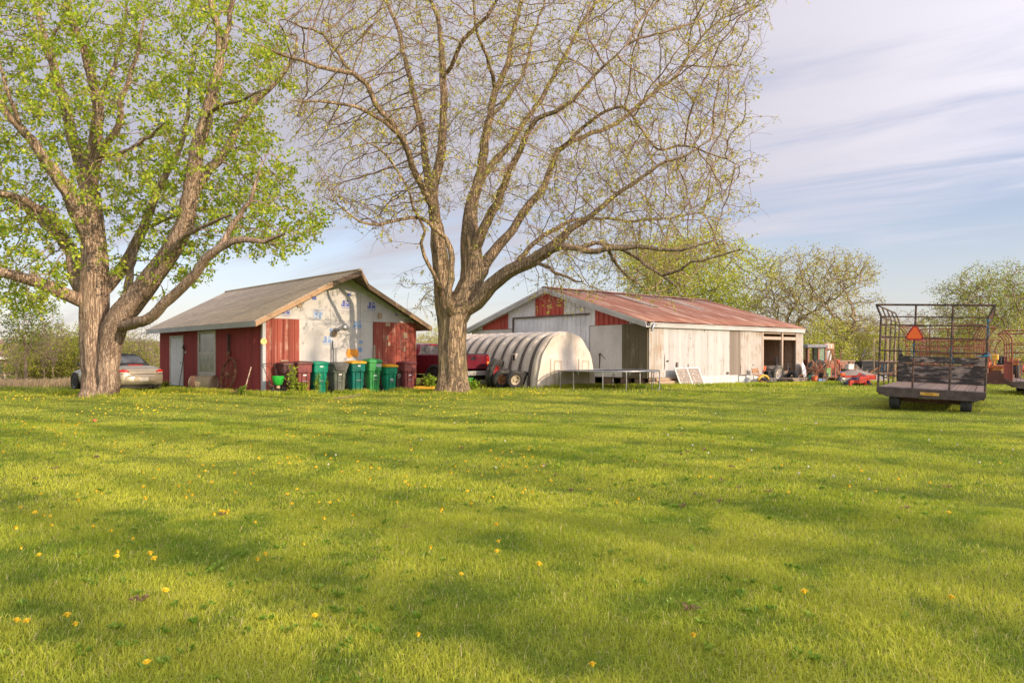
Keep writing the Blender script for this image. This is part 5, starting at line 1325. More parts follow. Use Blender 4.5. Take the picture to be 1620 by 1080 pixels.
def ellipsoid(mb, c, s, n=16, m=8, M=None):
    vs = []; prof = [(math.sin(math.pi * i / m), -math.cos(math.pi * i / m)) for i in range(m + 1)]; prof[0] = (1e-5, -1); prof[-1] = (1e-5, 1)
    mb.lathe(prof, n, (M or Matrix.Identity(4)) @ Matrix.Translation(c) @ Matrix.Diagonal((*s, 1)), cap=False)

# ------------------------------------------------------------------ the champagne convertible
def build_car():
    Yc = 28.0; x = gx(226, Yc)
    c = thing('convertible', 'champagne gold convertible with black soft top parked behind the maple trunk', 'car', (x, Yc, gh(x, Yc) + .0), R(50))
    body = paint_mat('champagne_paint', (.46, .40, .30), .3, .55, (.3, .27, .2)); m_top = plain('soft_top', (.022, .022, .024), .85, bump=.2, bscale=200)
    m_gl = glass_mat('car_glass', (.05, .055, .06), .05); m_lens = plain('red_lens', (.5, .02, .015), .15, var=.1); m_clear = plain('clear_lens', (.6, .58, .55), .15)
    m_gap = plain('panel_gap', (.03, .028, .025), .8)
    S = [(.0, .50, .38, .66), (.03, .66, .33, .74), (.10, .79, .29, .86), (.22, .855, .26, .93), (.45, .88, .25, .965), (.9, .89, .24, .985), (1.3, .892, .24, .965), (2.0, .895, .24, .93), (2.9, .895, .24, .91), (3.4, .885, .24, .89), (4.0, .86, .25, .82), (4.4, .82, .27, .74), (4.68, .72, .30, .66), (4.82, .52, .34, .58), (4.86, .3, .38, .52)]
    st = []
    for y, w, zb, zt in S:
        h = zt - zb
        st.append((y, [(w * .90, zb), (w * .97, zb + .05), (w, zb + h * .3), (w * 1.0, zb + h * .55), (w * .975, zb + h * .76), (w * .92, zb + h * .9), (w * .8, zb + h * .97), (w * .45, zt), (0, zt + .012)]))
    mb = MB(); rows = loft(mb, st)
    n = len(rows[0]); mb.add(rows[0], [tuple(range(n))]); mb.add(rows[-1], [tuple(range(n - 1, -1, -1))]); mb.add([p for r in rows for p in (r[0], r[-1])], [(2 * i, 2 * i + 1, 2 * i + 3, 2 * i + 2) for i in range(len(rows) - 1)])
    b = mb.build('body', body, c, smooth=.9); m = b.modifiers.new('sub', 'SUBSURF'); m.levels = 1; m.render_levels = 2
    # rear bumper bulge with the plate recess
    mb = MB(); rows = []
    for a in np.linspace(-1, 1, 19):
        xx = .84 * a; yy = -.075 + .30 * abs(a) ** 3.2; rows.append([(xx, yy + .12, .27), (xx, yy + .01, .31), (xx, yy - .02, .42), (xx, yy - .015, .55), (xx, yy + .02, .635), (xx, yy + .12, .655)])
    mb.grid(rows); mb.build('bumper', body, c, smooth=3)
    mb = MB()
    for r0 in (1, -1): mb.bx(r0 * .27 - .07, r0 * .27 + .07, -.108, -.09, .43, .56)
    mb.bx(-.30, .30, -.106, -.09, .565, .58); mb.build('plate_surround', body, c, bevel=.004)
    mb = MB(); mb.bx(-.155, .155, -.112, -.1, .42, .555); mb.build('license_plate', plain('blank_plate', (.62, .57, .52), .5), c)
    mb = MB(); mb.tube([(-.80, .2, .665), (-.74, .07, .665), (-.5, -.002, .667), (0, -.02, .668), (.5, -.002, .667), (.74, .07, .665), (.80, .2, .665)], .009, 5); mb.build('bumper_seam', m_gap, c)
    mb = MB(); mb.tube([(-.72, .13, .865), (-.4, .055, .875), (0, .03, .88), (.4, .055, .875), (.72, .13, .865)], .006, 5); mb.build('boot_crease', m_gap, c)
    for sgn in (-1, 1):
        mb = MB(); Mx = Matrix.Translation((sgn * .655, .085, .765)) @ Matrix.Rotation(R(sgn * 27), 4, 'Z'); ellipsoid(mb, (0, 0, 0), (.185, .06, .07), 20, 10, Mx); tl = mb.build('tail_light', m_lens, c, smooth=3)
        mb = MB(); Mx2 = Matrix.Translation((sgn * .655, .076, .728)) @ Matrix.Rotation(R(sgn * 27), 4, 'Z'); ellipsoid(mb, (0, 0, 0), (.15, .058, .028), 16, 8, Mx2); mb.build('reversing_lens', m_clear, tl, smooth=3)
    # folding roof
    R_ = [(.98, .70, .98, .985), (1.08, .70, .98, 1.06), (1.5, .70, .97, 1.34), (1.8, .70, .96, 1.425), (2.3, .70, .95, 1.435), (2.75, .69, .94, 1.38), (2.9, .69, .93, 1.33)]
    st = [(y, [(w + .06, zb), (w + .02, zb + (zt - zb) * .55), (w - .07, zb + (zt - zb) * .88), (w - .2, zt - .01), (0, zt + .012)]) for y, w, zb, zt in R_]
    mb = MB(); rows = loft(mb, st); n = len(rows[0]); mb.add(rows[0], [tuple(range(n))]); t = mb.build('soft_top', m_top, c, smooth=.9); m = t.modifiers.new('sub', 'SUBSURF'); m.levels = 1; m.render_levels = 1
    mb = MB(); mb.grid([[(xx * .9, 1.07 + (abs(xx) ** 2) * .08, 1.065), (xx * .86, 1.26 + (abs(xx) ** 2) * .06, 1.21), (xx * .78, 1.44, 1.325)] for xx in np.linspace(-.62, .62, 9)]); mb.build('rear_window', m_gl, t, smooth=3)
    for sgn in (-1, 1):
        mb = MB(); mb.add([(sgn * .775, 1.75, .965), (sgn * .775, 2.95, .945), (sgn * .66, 2.78, 1.27), (sgn * .69, 1.85, 1.25)], [(0, 1, 2, 3)]); mb.build('side_window', m_gl, c)
    mb = MB(); mb.grid([[(xx, 3.5 - .14 * xx * xx, .90), (xx * .96, 3.2 - .14 * xx * xx, 1.1), (xx * .9, 2.88 - .1 * xx * xx, 1.30)] for xx in np.linspace(-.74, .74, 9)]); mb.build('windscreen', m_gl, c, smooth=3)
    mb = MB(); mb.bx(-.26, .26, .58, .64, .985, 1.012); mb.build('brake_light', m_lens, c, bevel=.006)
    for sgn in (-1, 1):
        mb = MB(); ellipsoid(mb, (sgn * 1.0, 3.05, 1.0), (.11, .06, .075), 14, 8); mb.bar((sgn * .86, 3.06, .95), (sgn * .95, 3.06, .98), .05); mb.build('mirror', M_black, c, smooth=1)
    mb = MB()
    for xx in (.44, .56): mb.lathe([(.035, 0), (.042, 0), (.042, .12), (.036, .12), (.034, .02)], 14, Matrix.Translation((xx, -.05, .25)) @ Matrix.Rotation(R(-90), 4, 'X'), cap=False)
    mb.build('exhaust_pipe', M_chrome, c, smooth=1)
    for y in (.98, 3.85):
        for sgn in (-1, 1):
            mb = MB(); mb.lathe([(.0001, 0), (.355, 0), (.355, .02), (.0001, .02)], 24, Matrix.Translation((sgn * .905 - (.02 if sgn > 0 else 0), y, .34)) @ Matrix.Rotation(R(90), 4, 'Y')); mb.build('wheel_arch', m_gap, c)
            add_wheel(c, 'wheel', (sgn * .83, y, .32), .31, .21, rim=plain('alloy', (.5, .5, .5), .35, .8), rimf=.68)
    for sgn in (-1, 1):
        mb = MB(); mb.bx(sgn * .905 - .012, sgn * .905 + .012, 1.45, 3.35, .50, .535); mb.build('side_moulding', body, c, bevel=.004)
    mb = MB()
    for sgn in (-1, 1): mb.tube([(sgn * .80, 1.72, .95), (sgn * .895, 1.70, .8), (sgn * .9, 1.68, .4)], .006, 4); mb.tube([(sgn * .80, 3.05, .93), (sgn * .893, 3.06, .8), (sgn * .9, 3.05, .4)], .006, 4)
    mb.build('door_seam', m_gap, c)
    mb = MB(); mb.bx(-.7, .7, .1, 4.6, .16, .28); mb.build('underbody', m_gap, c)
build_car()

# ------------------------------------------------------------------ the maroon pickup
def build_truck():
    Yc = 31.2; x = gx(748, Yc)
    c = thing('pickup_truck', 'dark red pickup truck seen from behind, half hidden by the budding tree', 'truck', (x, Yc, gh(x, Yc) - .02), R(49))
    body = paint_mat('maroon_paint', (.17, .012, .026), .26, .2, (.2, .1, .09)); m_gl = glass_mat('truck_glass', (.09, .09, .09), .05); m_gap = MATS['panel_gap']; m_fl = plain('fender_grey', (.045, .045, .05), .7)
    bed, zb = 1.40, .58
    mb = MB()
    for sgn in (-1, 1):
        pts = [(.95, zb), (.985, zb + .2), (.99, 1.05), (.965, bed - .04), (.93, bed), (.84, bed), (.84, zb + .25)]
        rows = [[(sgn * px_, y, z) for px_, z in pts] for y in (.02, .5, 1.0, 1.5, 2.28)]
        mb.grid(rows, close=True); mb.add(rows[0], [tuple(range(len(pts)))]); mb.add(rows[-1], [tuple(range(len(pts)))])
    mb.bx(-.84, .84, .06, 2.28, .80, .84); mb.bx(-.84, .84, 2.2, 2.28, .8, bed - .03); mb.build('bed', body, c, smooth=.6)
    mb = MB(); mb.bx(-.80, .80, -.02, .045, .80, bed - .015); tg = mb.build('tailgate', body, c, bevel=.02)
    mb = MB(); mb.bx(-.79, .79, -.03, .05, bed - .012, bed + .02); mb.build('tailgate_cap', M_black, tg, bevel=.008)
    mb = MB(); mb.bx(-.13, .13, -.035, -.021, 1.17, 1.28); mb.build('handle', M_black, tg, bevel=.01)
    mb = MB(); mb.bx(-.72, .72, -.026, -.021, .9, .915); mb.build('tailgate_crease', m_gap, tg)
    mb = MB(); mb.bx(.52, .68, -.026, -.021, .93, .97); mb.build('badge', M_chrome, tg)
    for sgn in (-1, 1):
        mb = MB(); mb.bx(sgn * .90 - .085, sgn * .90 + .085, -.015, .06, .86, 1.30); tl = mb.build('tail_light', plain('truck_lens', (.45, .02, .015), .15), c, bevel=.015)
        mb = MB(); mb.bx(sgn * .90 - .07, sgn * .90 + .07, -.025, -.0155, 1.0, 1.09); mb.build('reversing_lens', plain('amber_lens', (.65, .3, .08), .2), tl)
    mb = MB(); mb.bx(-.98, .98, -.2, -.02, .53, .69); mb.bx(-.99, .99, -.215, -.0, .69, .715); mb.build('bumper', worn('dusty_chrome', (.5, .48, .45), (.2, .17, .14), .4, 5, (1, 1, 1), .35), c, bevel=.02)
    mb = MB(); mb.bx(-.155, .155, -.209, -.2, .55, .67); mb.build('license_plate', plain('plate_dirty', (.4, .38, .35), .6), c)
    mb = MB(); mb.bx(-.75, .75, .0, .5, .35, .55); mb.bar((-.4, .1, .45), (-.4, 5, .45), .12); mb.bar((.4, .1, .45), (.4, 5, .45), .12); mb.build('chassis', m_gap, c)
    # cab
    C_ = [(2.32, .95, .58, 1.40, 1.80), (2.42, .97, .56, 1.40, 1.85), (3.2, .98, .56, 1.40, 1.87), (4.2, .98, .56, 1.38, 1.84)]
    st = [(y, [(w * .97, zb), (w, zb + .25), (w, zw - .1), (w * .97, zw), (w * .84, zt - .12), (w * .76, zt - .03), (w * .4, zt), (0, zt + .01)]) for y, w, zb, zw, zt in C_]
    mb = MB(); rows = loft(mb, st); n = len(rows[0]); mb.add(rows[0], [tuple(range(n))]); mb.add(rows[-1], [tuple(range(n))]); mb.build('cab', body, c, smooth=.6)
    mb = MB(); mb.add([(-.84, 2.300, 1.41), (.84, 2.300, 1.41), (.74, 2.312, 1.76), (-.74, 2.312, 1.76)], [(0, 1, 2, 3)]); mb.build('rear_window', m_gl, c)
    for sgn in (-1, 1):
        mb = MB(); mb.add([(sgn * .965, 2.6, 1.42), (sgn * .965, 4.0, 1.41), (sgn * .865, 3.9, 1.74), (sgn * .865, 2.7, 1.74)], [(0, 1, 2, 3)]); mb.build('side_window', m_gl, c)
        mb = MB(); mb.bx(sgn * 1.15 - .1, sgn * 1.15 + .1, 4.0, 4.1, 1.35, 1.6); mb.bar((sgn * .97, 4.05, 1.4), (sgn * 1.06, 4.05, 1.42), .06); mb.build('mirror', M_black, c, bevel=.03)
    mb = MB(); mb.bx(-.2, .2, 2.3, 2.36, 1.785, 1.82); mb.build('brake_light', MATS['truck_lens'], c)
    mb = MB(); rows = []
    for y, zt, w in ((4.2, 1.36, .98), (4.8, 1.30, .97), (5.5, 1.22, .95), (5.75, 1.05, .9)): rows.append((y, [(w * .97, .55), (w, .8), (w * .98, zt - .12), (w * .85, zt - .01), (0, zt)]))
    rr = loft(mb, rows); n = len(rr[0]); mb.add(rr[-1], [tuple(range(n))]); mb.build('bonnet', body, c, smooth=.6)
    for y in (1.22, 4.95):
        for sgn in (-1, 1):
            mb = MB(); mb.lathe([(.0001, 0), (.46, 0), (.46, .03), (.0001, .03)], 28, Matrix.Translation((sgn * .995 - (.03 if sgn > 0 else 0), y, .42)) @ Matrix.Rotation(R(90), 4, 'Y')); mb.build('wheel_arch', m_gap, c)
            mb = MB(); mb.ring((sgn * 1.0, y, .43), (1, 0, 0), .49, .055, 20, 8, R(-8), R(188)); mb.build('fender_flare', m_fl, c, smooth=3)
            add_wheel(c, 'wheel', (sgn * .90, y, .39), .39, .25, rim=plain('tan_rim', (.42, .36, .26), .5), rimf=.58)
build_truck()

# ------------------------------------------------------------------ hay rack wagons
def rack_wagon(name, label, loc, rot, m_frame, m_wood, Wd, Ln, bed, hgt, flare, posts, rails, m_panel=None, curved=False, wheels=True, ends=(1, 1), rear_posts=(.333, .667), r=.02, lowpanel=False, group=None):
    t = thing(name, label, 'wagon', loc, 0, group, rot); h = Wd / 2
    def sidept(z, sgn):
        """outline of a side rack: upright, then leaning out near the top"""
        f0 = hgt - flare[1]
        if z <= f0: return sgn * h
        q = (z - f0) / flare[1]
        return sgn * (h + flare[0] * (q * q if curved else q))
    zs = [0, hgt - flare[1]] + ([hgt - flare[1] * (1 - k) for k in (.25, .5, .75)] if curved else []) + [hgt]
    for sgn in (-1, 1):
        mb = MB()
        for k in range(posts):
            y = .03 + (Ln - .06) * k / (posts - 1); mb.tube([(sidept(z, sgn), y, bed + z) for z in zs], r, 5)
        for z in rails: mb.tube([(sidept(z, sgn), .03, bed + z), (sidept(z, sgn), Ln - .03, bed + z)], r * .8, 5)
        mb.tube([(sidept(hgt, sgn), .0, bed + hgt), (sidept(hgt, sgn), Ln, bed + hgt)], r, 5)
        mb.build('side_rack', m_frame, t, smooth=1)
    for e, y in zip(ends, (.0, Ln)):
        if not e: continue
        mb = MB()
        for sgn in (-1, 1): mb.tube([(sidept(z, sgn), y, bed + z) for z in zs], r * 1.3, 6)
        for f in rear_posts: mb.tube([(-h + Wd * f, y, bed), (-h + Wd * f, y, bed + hgt)], r * 1.2, 6)
        for z in rails: mb.tube([(sidept(z, -1), y, bed + z), (sidept(z, 1), y, bed + z)], r * .75, 5)
        mb.tube([(sidept(hgt, -1), y, bed + hgt), (sidept(hgt, 1), y, bed + hgt)], r * 1.2, 6)
        mb.build('end_rack', m_frame, t, smooth=1)
    mb = MB(); n = int(Wd / .19); w = Wd / n
    for k in range(n): mb.bx(-h + k * w + .008, -h + (k + 1) * w - .008, .08, Ln - .02, bed - .05, bed - random.Random(k).uniform(.0, .008))
    mb.build('floor', m_wood, t)
    mb = MB(); mb.prism([(-h - .03, bed - .01), (h + .03, bed - .01), (h + .03, bed - .13), (h - .16, bed - .235), (-h + .2, bed - .235), (-h - .03, bed - .14)], -.05, .075); mb.build('rear_beam', plain('beam_wood', (.085, .065, .055), .9, var=.35), t, bevel=.008)
    mb = MB(); mb.bx(-h, -h + .1, .08, Ln, bed - .2, bed - .055); mb.bx(h - .1, h, .08, Ln, bed - .2, bed - .055); mb.bx(-h, h, Ln, Ln + .08, bed - .22, bed - .0); mb.bar((-.35, .1, bed - .2), (-.35, Ln, bed - .2), .1, .16); mb.bar((.35, .1, bed - .2), (.35, Ln, bed - .2), .1, .16); mb.bar((0, Ln - .5, bed - .33), (0, Ln + 1.4, bed - .33), .08); mb.build('running_gear', plain('gear_rust', (.12, .05, .03), .9, var=.4), t)
    wr = min(.33, (bed - .055) / 2)
    if wheels:
        for y in (.28, Ln - .9):
            mb = MB(); mb.bar((-.7, y, wr), (.7, y, wr), .08); mb.build('axle', MATS['gear_rust'], t)
            for sgn in (-1, 1): add_wheel(t, 'wheel', (sgn * .76, y, wr), wr, .24, M_tyre, M_rustiron, .55)
    if lowpanel:
        mb = MB()
        for k in range(24): y = .05 + (Ln - .1) * k / 23; mb.bar((-h - .012, y, bed), (-h - .012, y, bed + .62), .012)
        for k in range(22): xx = -h + Wd * k / 21; mb.bar((xx, -.02, bed), (xx, -.02, bed + .62), .012)
        mb.build('lower_bars', m_frame, t)
    return t
def wagons():
    m_bk = worn('black_frame', (.035, .03, .028), (.15, .075, .045), .5, 8, (1, 1, 1), .6); m_rd = worn('red_frame', (.22, .05, .035), (.2, .09, .055), .4, 8, (1, 1, 1), .65)
    m_fl = board_mat('wagon_floor', (.21, .155, .13), (.15, .11, .09), .19, .4, 0, .2); m_bp = worn('black_panel', (.045, .04, .038), (.30, .25, .21), .46, 5, (.35, 1, 1.2), .75, bump=.3)
    Wd, bed, hgt, Ln = 2.25, .545, 2.01, 4.6
    cx, cy = (9.03 + 10.94) / 2, 18.34
    t = rack_wagon('hay_wagon', 'black barred hay wagon with an orange warning triangle at the right of the lawn', (cx, cy, gh(cx, cy) - .0), (0, R(2.3), R(-32)), m_bk, m_fl, Wd, Ln, bed, hgt, (.12, .29), 5, (.28, .585, .89, 1.22, 1.52, 1.72), ends=(1, 0), r=.021, rear_posts=(.335, .68))
    h = Wd / 2
    mb = MB()
    for z0, z1, lean in ((.0, .30, 0), (.315, .50, .03), (.57, .76, .06)): mb.bx(-h + .06, h - .06, Ln - .1 + lean, Ln - .06 + lean, bed + z0, bed + z1)
    fp = mb.build('front_panel', m_bp, t)
    for sgn in (-1, 1):
        mb = MB(); kx = .42 if sgn < 0 else .62
        vs = [(sgn * (h - .03), Ln - .16, bed + .005), (sgn * (h - kx), Ln - .16, bed + .005), (sgn * (h - .1), Ln - .22, bed + .90), (sgn * (h - .03), Ln - .22, bed + .98)]
        mb.add(vs + [(x, y + .012, z) for x, y, z in vs], [(0, 1, 2, 3), (7, 6, 5, 4), (0, 4, 5, 1), (1, 5, 6, 2), (2, 6, 7, 3), (3, 7, 4, 0)]); mb.build('gusset', m_bp, t)
    # slow vehicle triangle on the rear rack
    x0 = -h + Wd * .335; zc = bed + 1.30
    def tri(k, cut, d0, d1, m, nm, par):
        a = .205 * k; pts = []
        for i in range(3):
            th = R(90 + 120 * i)
            for s in (-1, 1):
                q = th + s * R(cut); pts.append((x0 + a * 1.0 * math.cos(q), zc + a * math.sin(q)))
        mb = MB(); mb.prism(pts, d0, d1); return mb.build(nm, m, par)
    tp = tri(1.0, 13, -.045, -.03, plain('triangle_red', (.4, .02, .02), .5), 'warning_triangle', t); tri(.82, 9, -.05, -.0455, plain('triangle_orange', (.85, .14, .02), .45, var=.08), 'triangle_face', tp)
    # yellow name plate on the beam
    mb = MB(); mb.bx(-.20, .20, -.062, -.05, bed - .155, bed - .085); pl = mb.build('name_plate', plain('plate_yellow', (.68, .37, .04), .5), t, bevel=.003)
    mb = MB()
    for sgn in (-1, 1): mb.lathe([(.018, 0), (.018, .006), (.0001, .008)], 10, Matrix.Translation((sgn * .165, -.062, bed - .12)) @ Matrix.Rotation(R(90), 4, 'X'))
    mb.build('rivet', M_galv, pl)
    text_mesh('MEYER', .05, M_black, 'plate_lettering', pl, Matrix.Translation((0, -.064, bed - .12)) @ Matrix.Rotation(R(90), 4, 'X'), .001, 1.15)
    # scraps of blue twine tied to the rack
    q = random.Random(4); mb = MB()
    def knot(c, n, L, s=.06):
        for _ in range(n):
            p = Vector(c); pts = [p.copy()]
            for k in range(4): p = p + Vector((q.uniform(-s, s), q.uniform(-s, s) * .5, -L / 4 + q.uniform(-.03, .03))); pts.append(p.copy())
            mb.tube(pts, .005, 4)
    knot((h + .01, -.04, bed + 1.68), 2, .4, .03); knot((h, -.04, bed + .92), 2, .16, .06); knot((x0, -.03, bed + 1.08), 2, .3); knot((-h + Wd * .68, -.03, bed + 1.0), 2, .3); mb.tube([(h + .02, -.03, bed + .83), (h - .22, -.03, bed + .82)], .01, 4)
    mb.ring((h, -.0, bed + 1.66), (0, 0, 1), .035, .012, 10, 5); mb.ring((h, -.0, bed + .85), (0, 0, 1), .04, .014, 10, 5); knot((-h - .0, 1.2, bed + .6), 3, .4)
    mb.build('twine', M_rope, t)
    # red basket wagons behind
    Y = 30.5; x = gx(1486, Y); rack_wagon('basket_wagon', 'red barred basket wagon standing right behind the black hay wagon', (x, Y, 0), (0, 0, R(-38)), m_rd, m_fl, 2.4, 4.4, .75, 1.75, (.28, .55), 7, (.32, .64, .94, 1.2), None, True, True, (1, 1), (.36, .7), .016, group='red basket wagons')
    Y = 42; x = gx(1470, Y); rack_wagon('basket_wagon', 'farthest red basket wagon, seen between the bars of the black hay wagon', (x, Y, 0), (0, 0, R(-58)), m_rd, m_fl, 2.4, 4.6, .7, 1.5, (.3, .55), 8, (.35, .7, 1.0), None, True, True, (1, 1), (.36, .7), .018, group='red basket wagons')
    Y = 24.5; x = gx(1672, Y); rack_wagon('basket_wagon', 'red basket wagon with a barred lower side, cut off by the right edge', (x, Y, 0), (0, 0, R(-30)), m_rd, m_fl, 2.4, 4.4, .46, 1.66, (.22, .34), 4, (.62, .95, 1.25), None, True, True, (1, 1), (.3, .6), .018, True, group='red basket wagons')
wagons()

# ------------------------------------------------------------------ tractors
def build_tractors():
    m_y = worn('old_yellow', (.55, .25, .045), (.32, .13, .06), .5, 5, (1, 1, 1), .6); m_o = worn('orange_red', (.5, .13, .045), (.25, .1, .06), .42, 6, (1, 1, 1), .7); m_br = worn('bucket_rust', (.13, .065, .045), (.22, .11, .06), .4, 5, (1, 1, 1), .9)
    Y = 36.5; x = gx(1584, Y); t = thing('loader_tractor', 'small orange yellow loader tractor with a brown front bucket beyond the lawn', 'tractor', (x, Y, 0), R(140))
    # local +y is forward
    mb = MB(); mb.bx(-.2, .2, .2, 1.3, .58, .86); mb.bx(-.17, .17, 1.3, 1.4, .56, .82); mb.build('hood', m_y, t, bevel=.03)
    mb = MB(); mb.bx(-.2, .2, -.6, 1.5, .4, .62); mb.build('chassis', m_br, t)
    mb = MB()
    for s in (-1, 1): mb.bar((s * .42, .3, .95), (s * .42, 1.5, .78), .08, .12); mb.bar((s * .42, 1.5, .78), (s * .42, 1.95, .2), .08, .12); mb.bar((s * .42, .3, .4), (s * .42, .3, 1.2), .1); mb.tube([(s * .42, .4, .6), (s * .42, 1.2, .82)], .035, 8)
    mb.bar((-.42, 1.4, .8), (.42, 1.4, .8), .08); mb.build('loader_arm', m_o, t)
    mb = MB(); mb.prism([(-.75, .0), (.75, .0), (.75, .5), (-.75, .5)], 1.95, 1.98); mb.bx(-.75, .75, 1.98, 2.45, .0, .03)
    for s in (-1, 1): mb.bx(s * .75 - .015, s * .75 + .015, 1.96, 2.4, .01, .45)
    mb.build('bucket', m_br, t)
    mb = MB(); mb.bx(-.2, .2, -.45, -.1, .85, .93); mb.bx(-.2, .2, -.5, -.44, .9, 1.25); mb.build('seat', M_black, t, bevel=.02)
    mb = MB(); mb.tube([(0, .15, .95), (0, -.02, 1.2)], .02, 6); mb.ring((0, -.03, 1.21), (0, -.5, 1), .17, .015, 18, 6); mb.build('steering_wheel', M_black, t)
    for s in (-1, 1):
        mb = MB(); mb.bx(s * .55 - .16, s * .55 + .16, -.9, .0, 1.12, 1.16); mb.bx(s * .55 - .16, s * .55 + .16, -.0, .05, .85, 1.16); mb.build('fender', m_y, t, bevel=.02)
        add_wheel(t, 'wheel', (s * .58, -.45, .55), .55, .3, M_tyre, m_y, .5); add_wheel(t, 'wheel', (s * .45, 1.2, .28), .28, .18, M_tyre, m_y, .5)
    mb = MB(); mb.bar((.15, .9, .84), (.15, .9, 1.1), .05); mb.bx(.0, .32, .74, 1.0, 1.1, 1.36); mb.build('tool_box', plain('box_yellow', (.7, .42, .06), .6), t, bevel=.03)
    # red tractor with a cab behind the barn end
    m_r = worn('tractor_red', (.38, .085, .045), (.3, .15, .09), .55, 4, (1, 1, 1), .7); m_g = glass_mat('cab_glass', (.12, .18, .13), .08)
    Y = 44.5; x = gx(1290, Y); t = thing('cab_tractor', 'old rusty red tractor with a grey roofed cab beside the barn end', 'tractor', (x, Y, gz(597, Y) - .12), R(-78))
    z0 = gz(545, Y) - gz(597, Y) + .12
    mb = MB(); mb.bx(-.75, .75, -1.0, .35, z0 - .2, z0); mb.build('cab_roof', plain('cab_roof_grey', (.2, .2, .22), .6), t, bevel=.04)
    mb = MB()
    for s in (-1, 1):
        for y in (-.85, -.2, .25): mb.bar((s * .6, y, .7), (s * .6, y, z0 - .2), .09)
        mb.bar((s * .6, -.85, 1.05), (s * .6, .25, 1.05), .09)
    mb.bar((-.6, .25, 1.05), (.6, .25, 1.05), .08); mb.build('cab_frame', m_r, t)
    mb = MB(); mb.bx(.59, .6, -.15, .2, 1.1, z0 - .2); mb.bx(-.55, .55, .24, .25, 1.1, z0 - .2); mb.build('cab_window', m_g, t)
    mb = MB(); mb.bx(-.35, .35, .3, 2.3, .62, 1.12); mb.bx(-.6, .6, -.9, .3, .45, .75); mb.build('hood', m_r, t, bevel=.04)
    mb = MB(); mb.lathe([(.21, 0), (.22, .03), (.22, .6), (.2, .64), (.0001, .66)], 18, Matrix.Translation((.1, .7, 1.12))); mb.build('air_filter', plain('filter_white', (.6, .6, .6), .5), t, smooth=1)
    mb = MB(); mb.tube([(-.1, 1.25, 1.1), (-.1, 1.25, 1.75)], .05, 8); mb.tube([(.2, 1.5, 1.1), (.2, 1.5, 1.7)], .03, 8); mb.build('exhaust_stack', M_rustiron, t)
    mb = MB(); mb.bx(.3, .5, .32, .9, z0 - .28, z0 + .06); wl = mb.build('work_lamp', plain('lamp_orange', (.62, .3, .2), .6), t, bevel=.06)
    mb = MB(); mb.bx(.502, .51, .42, .52, z0 - .2, z0); mb.bx(.502, .51, .66, .74, z0 - .2, z0); mb.build('lamp_lens', M_white, wl)
    for s in (-1, 1): add_wheel(t, 'wheel', (s * .85, -.4, .55), .62, .35, M_tyre, m_r, .5); add_wheel(t, 'wheel', (s * .6, 1.9, .35), .36, .2, M_tyre, m_r, .5)
build_tractors()
